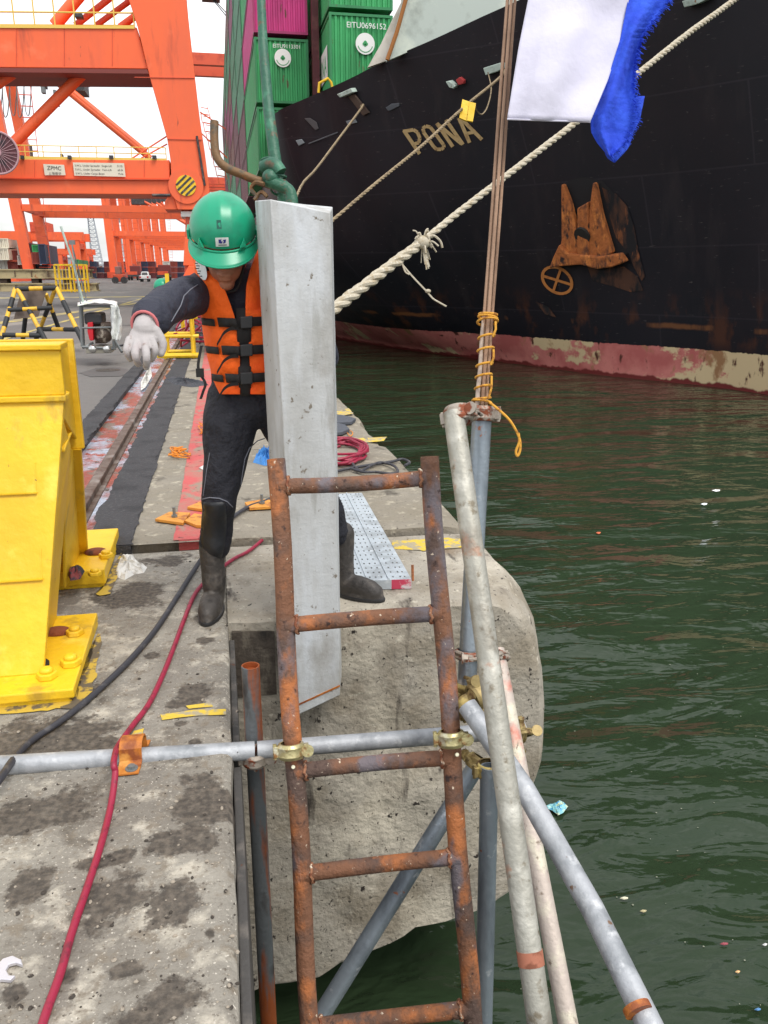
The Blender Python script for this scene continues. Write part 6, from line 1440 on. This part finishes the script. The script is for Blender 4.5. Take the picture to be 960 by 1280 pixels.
def hand(mb, palm0, palm1, across, thick, fl_, tips, r_, thumb):
    """palm as a flattened loft plus four separate fingers and a thumb"""
    d = (palm1-palm0); mb.loft([(palm0, across*.55, thick*.75), (palm0+d*.35, across*.85, thick), (palm0+d*.8, across, thick), (palm1, across*.95, thick*.8)], 16)
    for (b_, m_, t_), k_ in zip(tips, r_): chain(mb, [(b_, k_*1.1), (m_, k_), (t_, k_*.85)], 10)
    chain(mb, thumb, 10)
def gp_(x, y, Y): return V(x, y, Y)
def glove_hand(mb, k_=1.0):
    Yh_ = 2.60; a0 = gp_(182, 404, 2.63); a1 = gp_(176, 431, 2.585); ac = (gp_(199, 420, 2.60)-gp_(160, 420, 2.60))*.5; th_ = Vector((0, .024*k_, -.006))
    tips = [(gp_(162,424,2.585), gp_(158,438,2.55), gp_(163,449,2.565)), (gp_(171,427,2.58), gp_(169,444,2.53), gp_(173,455,2.55)), (gp_(181,427,2.575), gp_(183,446,2.525), gp_(183,459,2.545)), (gp_(190,425,2.58), gp_(194,438,2.56), gp_(190,449,2.57))]
    rs = [.0108*k_, .0118*k_, .0118*k_, .0108*k_]
    th2 = [(gp_(194,414,2.61), .018*k_), (gp_(203,429,2.60), .0145*k_), (gp_(201,442,2.59), .0118*k_)]
    hand(mb, a0, a1, ac*k_, th_, 0, tips, rs, th2)
glove_hand(B, .6)
def right_hand(mb, k_=1.0):
    c_ = Vector((.335, 2.965, 1.15)); d = Vector((.0, -.02, .085)); ac = Vector((.042*k_, 0, 0)); th_ = Vector((0, .018*k_, 0))
    tips = []
    for i, dx in enumerate((-.03, -.01, .011, .031)): b_ = c_+d+Vector((dx, 0, -.01)); tips.append((b_, b_+Vector((dx*.1, -.012, .038)), b_+Vector((dx*.2, -.03, .068-.006*abs(i-1.5)))))
    hand(mb, c_, c_+d, ac, th_, 0, tips, [.0095*k_]*4, [(c_+Vector((-.03, 0, .02)), .014*k_), (c_+Vector((-.058, -.012, .045)), .011*k_), (c_+Vector((-.07, -.02, .07)), .0095*k_)])
right_hand(B)
bod = remesh(B, .0060, 2).build('person', M_skin, None, smooth=2)
tag(bod, 'worker in green helmet, orange life vest and dark wetsuit holding the tall grey block', 'person')
# --- clothing
def fold(mb, amp, sc_, seed=0): 
    return mb
T = MB(); torso(T, .004)
T.v = [v for v in T.v]
S = MB(); torso(S, .0)
for s0_, e0_, w0_, a_ in ((shL, elL, wrL, 1), (shR, elR, wrR, 0)):
    chain(S, [(s0_, .075), (s0_.lerp(e0_, .35), .072), (s0_.lerp(e0_, .7), .068), (e0_, .065), (e0_.lerp(w0_, .5), .061), (w0_+(w0_-e0_).normalized()*-.03, .058)])
    for f_ in (.55, .72, .86): cc = e0_.lerp(w0_, f_); x_ = (w0_-e0_).normalized(); u_ = x_.orthogonal().normalized(); v_ = x_.cross(u_); S.tube([cc+(u_*math.cos(q_*PI/8)+v_*math.sin(q_*PI/8))*.056 for q_ in range(17)], .0075, 6)
S.ell((.028, 3.11, 1.225), (.075, .075, .055)); S.ell((.17, 3.12, 1.22), (.085, .07, .055))
chain(S, [(Vector((.078, 3.115, 1.28)), .066), (Vector((.060, 3.09, 1.31)), .056)])
sm_ = remesh(S, .008, 3, .007, 15)
# remove everything of the shirt below the belt
shirt = sm_.build('shirt', M_suit, bod, smooth=2)
Tr = MB(); X, Y = Vector((1, 0, 0)), Vector((0, 1, 0))
Tr.loft([((.112, 3.12, .74), X*.10, Y*.085), ((.112, 3.12, .80), X*.155, Y*.122), ((.112, 3.12, .86), X*.163, Y*.128), ((.11, 3.123, .93), X*.152, Y*.118), ((.108, 3.125, .97), X*.147, Y*.112)], 24)
for h_, k_, c_, a_ in ((hipL, kneL, calL, ankL), (hipR, kneR, calR, ankR)):
    chain(Tr, [(h_, .104), (h_.lerp(k_, .3)+Vector((0, -.005, 0)), .102), (h_.lerp(k_, .65)+Vector((0, -.005, 0)), .084), (k_, .067), (k_.lerp(c_, .5), .062), (c_, .062), (c_.lerp(a_, .3), .058)])
    for j, f_ in enumerate((.02, .14, .26)): cc = c_.lerp(a_, f_); Tr.tube([cc+Vector((math.cos(q_*PI/8)*.058, math.sin(q_*PI/8)*.058, .006*math.sin(q_*.8+j))) for q_ in range(17)], .007, 6)
trm = remesh(Tr, .008, 2, .008, 12); trousers = trm.build('trousers', M_suit2, bod, smooth=2)
btr = BVHTree.FromPolygons(trm.v, trm.f); bsh = BVHTree.FromPolygons(sm_.v, sm_.f)
def on(bv, x, y, off=.003, fb=3.05):
    d = ray(x, y).normalized(); h_ = bv.ray_cast(C0, d); return h_[0]-d*off if h_[0] is not None else V(x, y, fb)
def seam(bv, pix, r_, par, m_=M_seam, name='seam'):
    pts = []
    for a, b in zip(pix, pix[1:]): pts += [on(bv, lerp(a[0], b[0], j/5), lerp(a[1], b[1], j/5), r_*.4) for j in range(5)]
    pts.append(on(bv, *pix[-1], r_*.4)); MB().tube(pts, r_, 6).build(name, m_, par, smooth=True)
seam(btr, [(331,548),(322,551),(312,560),(306,574),(303,592),(301,606)], .0022, trousers); seam(btr, [(253,624),(262,622),(274,623),(284,627),(291,634)], .0022, trousers); seam(btr, [(262,566),(258,590),(254,620)], .0016, trousers)
seam(bsh, [(247,356),(238,362),(230,370),(226,382),(220,392),(214,402)], .0020, shirt)
# knee / shin pad
pd = MB(); rows = []
for i in range(17):
    y_ = lerp(628, 702, i/16); hw = 15*math.sqrt(max(0, 1-((i-6.5)/11.5)**2))+1; row = []
    for j in range(9): x_ = lerp(268, 266, i/16)+hw*(j/8*2-1); row.append(on(btr, x_, y_, .004+.004*math.sin(PI*j/8)))
    rows.append(row)
pd.slab(rows, Vector((0, .006, 0))); pd.build('knee_pad', M_pad, trousers, smooth=2)
# --- boots
def boot(name, a_, toe, heel, lab=None):
    mb = MB(); t3 = Vector(toe); h3 = Vector(heel); d = (t3-h3); fd = d.normalized()
    chain(mb, [(a_+Vector((0, 0, .14)), .050), (a_+Vector((0, 0, .05)), .047), (a_+Vector((0, 0, -.01)), .047), (h3+Vector((0, 0, .055))+fd*.05, .042)])
    chain(mb, [(h3+fd*.045+Vector((0, 0, .045)), .040), (h3+d*.45+Vector((0, 0, .052)), .044), (h3+d*.72+Vector((0, 0, .042)), .042), (t3-fd*.040+Vector((0, 0, .035)), .035)])
    sd_ = Vector((-fd.y, fd.x, 0))
    mb.loft([(h3+d*.5+Vector((0, 0, z_)), fd*(d.length*.5*s_), sd_*(.044*s_)) for z_, s_ in ((.001, .96), (.004, 1.0), (.022, 1.0), (.026, .95))], 24)
    r_ = remesh(mb, .006, 2, .0015, 30); r_.v = [Vector((v.x, v.y, max(v.z, .0015))) for v in r_.v]
    b_ = r_.build(name, M_boot, bod, smooth=2)
    so_ = MB(); so_.loft([(h3+d*.5+Vector((0, 0, z_)), fd*(d.length*.515), sd_*.047) for z_ in (.001, .016)], 28); so_.build('sole', M_blackp, b_, bevel=.003)
    return b_
boot('boot', ankL, (-.118, 2.925, 0), (-.075, 3.165, 0)); boot('boot', ankR, (.600, 3.035, 0), (.415, 3.17, 0))
# --- gloves
gm = MB(); glove_hand(gm, 1.0); chain(gm, [(wrL, .036), (gp_(181, 412, 2.615), .036)])
gl = remesh(gm, .0034, 1, .0012, 60).build('glove', M_glove, bod, smooth=2)
cf = MB(); dd = (wrL-elL).normalized(); u_ = dd.orthogonal().normalized(); v_ = dd.cross(u_); cf.tube([wrL+dd*.020+(u_*math.cos(q_*PI/10)+v_*math.sin(q_*PI/10))*.040 for q_ in range(21)], .0045, 8); cf.build('cuff', mat('cuff_pink', rgb(196,110,112), .95), gl, smooth=True)
gm = MB(); right_hand(gm, 1.2); remesh(gm, .005, 1).build('glove', M_glove, bod, smooth=2)
# --- helmet
hm = thing('hm', HCn, None, None); bpy.data.objects.remove(hm)
shell = MB(); rows = []; NU = 72; NV = 22
for j in range(NV+1):
    ph = PI*.5*1.06*j/NV
    row = []
    for i in range(NU+1):
        a = 2*PI*i/NU; x = math.sin(ph)*math.cos(a); f_ = math.sin(ph)*math.sin(a); z = math.cos(ph)
        k_ = 1+.018*math.exp(-(x/.10)**2)*(1 if ph < 1.35 else 0)+.010*(math.exp(-((abs(x)-.32)/.05)**2))*(1 if .3 < ph < 1.2 else 0)
        row.append(HL(.112*x*k_, .132*f_*k_, .118*z*k_-.006))
    rows.append(row)
shell.slab([rows[0]]+rows[1:], lambda p: (HCn-p).normalized()*.004)
hl_ = shell.build('helmet', M_helmet, bod, smooth=True)
br = MB(); rows = []
for j in range(7):
    w_ = j/6; row = []
    for i in range(41):
        a = math.radians(lerp(-12, 192, i/40)); sa = max(0, math.sin(a)); ext = .004+.046*sa**1.6
        row.append(HL((.110+ext*w_)*math.cos(a), (.130+ext*w_)*math.sin(a), -.024-.027*sa*w_-.007*w_))
    rows.append(row)
br.slab(rows, -Uh*.004); rim = [HL((.110+.004+.046*max(0, math.sin(math.radians(a)))**1.6)*math.cos(math.radians(a)), (.130+.004+.046*max(0, math.sin(math.radians(a)))**1.6)*math.sin(math.radians(a)), -.033-.027*max(0, math.sin(math.radians(a)))) for a in range(-12, 193, 6)]
br.tube(rim, .003, 6); br.build('brim', M_helmet, hl_, smooth=2)
rg = MB(); rg.tube([HL(.113*math.cos(a*PI/18), .134*math.sin(a*PI/18), -.026) for a in range(37)], .005, 6)
for s_ in (-1, 1): rg.prism([HL(s_*.058, .118, -.014), HL(s_*.080, .102, -.014), HL(s_*.073, .100, .012)], Fh*.016); rg.prism([HL(s_*.110, -.03, -.03), HL(s_*.110, .03, -.03), HL(s_*.111, .022, 0), HL(s_*.111, -.022, 0)], Xh*s_*.010)
rg.build('lug', M_helmet, hl_, bevel=.002)
slt = MB()
bhel = BVHTree.FromPolygons(shell.v, shell.f)
def hs(x, y, o_=.001): return on(bhel, x, y, o_, 2.95)
slt.add([hs(270.5,275,.0015), hs(276,275,.0015), hs(277,286,.0015), hs(271,286,.0015)], [(0,1,2,3)]); slt.build('vent_slot', mat('helmet_dark', rgb(14,84,70), .5), hl_, fix=False)
lb_ = MB(); rows = [[hs(lerp(269, 285.5, i/4)+lerp(0, .8, j/3), lerp(297.5, 308.5, j/3)-lerp(0, .5, i/4), .0025) for i in range(5)] for j in range(4)]; lb_.slab(rows, Fh*-.001); lab_ = lb_.build('front_label', M_label, hl_)
lk_ = MB(); 
for pl in ([(273,299.5),(277,299.3),(276,301.5),(278.5,302),(277,304.5),(273.5,304)], [(278.5,300),(282.5,299.2),(282,303.5),(278.2,304.6),(279.8,302)]): lk_.add([hs(x, y, .0042) for x, y in pl], [tuple(range(len(pl)))])
lk_.build('label_mark', M_labelb, lab_, fix=False)
lk_ = MB(); lk_.add([hs(273,306,.0042), hs(283.5,305.7,.0042), hs(283.5,306.8,.0042), hs(273,307.1,.0042)], [(0,1,2,3)]); lk_.build('label_line', M_ink, lab_, fix=False)
cs_ = MB(); 
for s_ in (-1, 1): cs_.tube(catmull([HL(s_*.105, 0, -.03), HL(s_*.072, .03, -.10), HL(s_*.04, .075, -.185), HL(0, .085, -.196)], 4), .0045, 6)
cs_.build('chin_strap', M_strap, hl_, smooth=True)
# --- life vest
vest_rows_L = [(318,241,250),(330,242,258),(345,243,267),(364,245,282),(380,248,288),(395,251,293),(412,253,298),(432,256,299.5),(450,260,300),(468,264.5,300),(482,268.5,300.5),(493,272,300)]
vest_rows_R = [(306,336,325),(320,340,319),(340,346,312),(357,349,308),(380,350,307),(395,350,307),(412,350,310),(432,349,311),(450,348,312),(468,347,312.5),(482,346,313),(493,345,313)]
def vrow(t_, rows_):
    for a, b in zip(rows_, rows_[1:]):
        if a[0] <= t_ <= b[0]:
            k_ = (t_-a[0])/(b[0]-a[0]); return lerp(a[1], b[1], k_), lerp(a[2], b[2], k_)
    return rows_[-1][1], rows_[-1][2]
Rwide = .0
def vpt(side, y_, u, off=0.0):
    """u 0 at the centre edge .. 1 at the outer side"""
    rows_ = vest_rows_L if side < 0 else vest_rows_R; o_, i_ = vrow(y_, rows_)
    if side > 0: o_ = i_+ (300-252 if y_ > 390 else 30)*1.0 if y_ > 350 else o_
    ph = u*math.radians(78); x_ = lerp(i_, o_, math.sin(ph)/math.sin(math.radians(78)))
    shoulder = max(0, (352-y_)/40.0)
    Y_ = 3.125-(.160-.0*shoulder)*math.cos(ph)-off+.085*min(1.2, shoulder)*(1-.2*u)
    if y_ < 420 and y_ > 350: Y_ += 0
    return V(x_, y_, Y_)
vs_root = None
for side, y0_ in ((-1, 318), (1, 306)):
    rows = []
    n1 = 46; segs = (395, 412, 432, 447, 467, 481)
    for i in range(n1+1):
        y_ = lerp(y0_, 493, i/n1); puff = .012
        if y_ > 395: puff = .004+.016*abs(math.sin(PI*(y_-404)/35.0))
        rows.append([vpt(side, y_, j/12, puff*math.sin(PI*min(1, max(0, (j+.8)/13.6)))) for j in range(13)])
    # over the shoulder and down the back
    last = rows[0]; top = [[p+Vector((0, .05, .018)) for p in last], [p+Vector((0, .12, .005)) for p in last], [p+Vector((0, .17, -.05)) for p in last]]
    rows = list(reversed(top))+rows
    mb = MB(); mb.slab(rows, Vector((0, .034, 0))); o_ = mb.build('life_vest_panel', M_vest, bod, smooth=2, bevel=.004)
    if side < 0:
        vs_root = o_
bk = MB(); rows = []
for i in range(13):
    z_ = lerp(1.29, .90, i/12); a_ = lerp(.11, .145, min(1, i/3)); rows.append([Vector((.10+a_*math.sin(t_), 3.125+.15*math.cos(t_), z_)) for t_ in [math.radians(lerp(-85, 85, j/14)) for j in range(15)]])
bk.slab(rows, Vector((0, -.03, 0))); bk.build('life_vest_back', M_vest, bod, smooth=2, bevel=.004)
def bandL(y0_, y1_, u0=0, u1=1, off=.018, side=-1, dy=0.0, m=M_strap, name='strap', n=12):
    rows = []
    for j in range(3):
        rows.append([vpt(side, lerp(y0_, y1_, j/2)+dy*(k_/n), lerp(u0, u1, k_/n), off+.003*math.sin(k_*.9)) for k_ in range(n+1)])
    mb = MB(); mb.slab(rows, Vector((0, .004, 0))); return mb.build(name, m, vs_root, smooth=2)
for y_ in (398, 433, 468):
    bandL(y_, y_+11.5, -.02, .40, dy=-1); bandL(y_+1, y_+10, .48, 1.0, dy=-2); bandL(y_-1, y_+10.5, -.02, .7, side=1, dy=-3)
    b_ = MB(); b_.prism([V(x, yy_, 2.935) for x, yy_ in ((300,y_-2),(316,y_-3),(316,y_+12),(301,y_+13))], (0, .018, 0)); b_.build('buckle', M_blackp, vs_root, bevel=.003)
    # loose strap tongue swinging down
    q = [V(x, yy_, 2.945) for x, yy_ in ((298,y_+10),(288,y_+11),(280,y_+16),(275,y_+24),(271,y_+31))]
    mb = MB(); mb.slab([catmull(q, 4), [p+Vector((0, .003, -.012)) for p in catmull(q, 4)]], Vector((0, .003, 0))); mb.build('strap_tongue', M_strap, vs_root)
mb = MB(); rows = [[V(x, y_, 2.962-.01*math.sin(y_*.11)) for x in (lerp(295, 299, (y_-385)/110), 305, 309, 314)] for y_ in range(385, 496, 5)]; mb.slab(rows, Vector((0, .01, 0))); mb.build('zip_flap', M_strap, vs_root, smooth=2)
mb = MB(); q = catmull([V(250,432,2.98), V(247,448,2.96), V(246,460,2.95), V(250,470,2.95), V(255,480,2.95), V(252,490,2.95), V(249,499,2.95)], 4); mb.slab([q, [p+Vector((.010, .003, 0)) for p in q]], Vector((0, .003, 0))); mb.box(V(250,466,2.95), (.028, .012, .03)); mb.build('hanging_strap', M_strap, vs_root)
mb = MB(); c_ = (251.5, 336); rr2 = [vpt(-1, 336, .5, .02)]
ring = []
for i in range(24):
    a = 2*PI*i/24; x_ = c_[0]+6.6*math.cos(a)*math.cos(.22)+14.5*math.sin(a)*math.sin(.22); y_ = c_[1]-6.6*math.cos(a)*math.sin(.22)*-1+14.5*math.sin(a)*math.cos(.22)
    o_, i_ = vrow(y_, vest_rows_L); ph = math.asin(max(-1, min(1, (x_-i_)/(o_-i_)*math.sin(math.radians(78))))); ring.append(vpt(-1, y_, ph/math.radians(78), .026))
mb.add(ring+[sum(ring, Vector())/24+Vector((0, -.006, 0))], [(i, (i+1) % 24, 24) for i in range(24)]); ol = mb.build('round_label', M_label, vs_root, fix=False)
mb = MB()
for i in range(7):
    y_ = 326+i*3.2; x_ = 248.5+i*.8; a = vpt(-1, y_, .52+.08*(i % 2), .033); mb.box(a, (.018-.003*abs(i-3), .002, .0035))
mb.build('label_print', M_ink, ol)
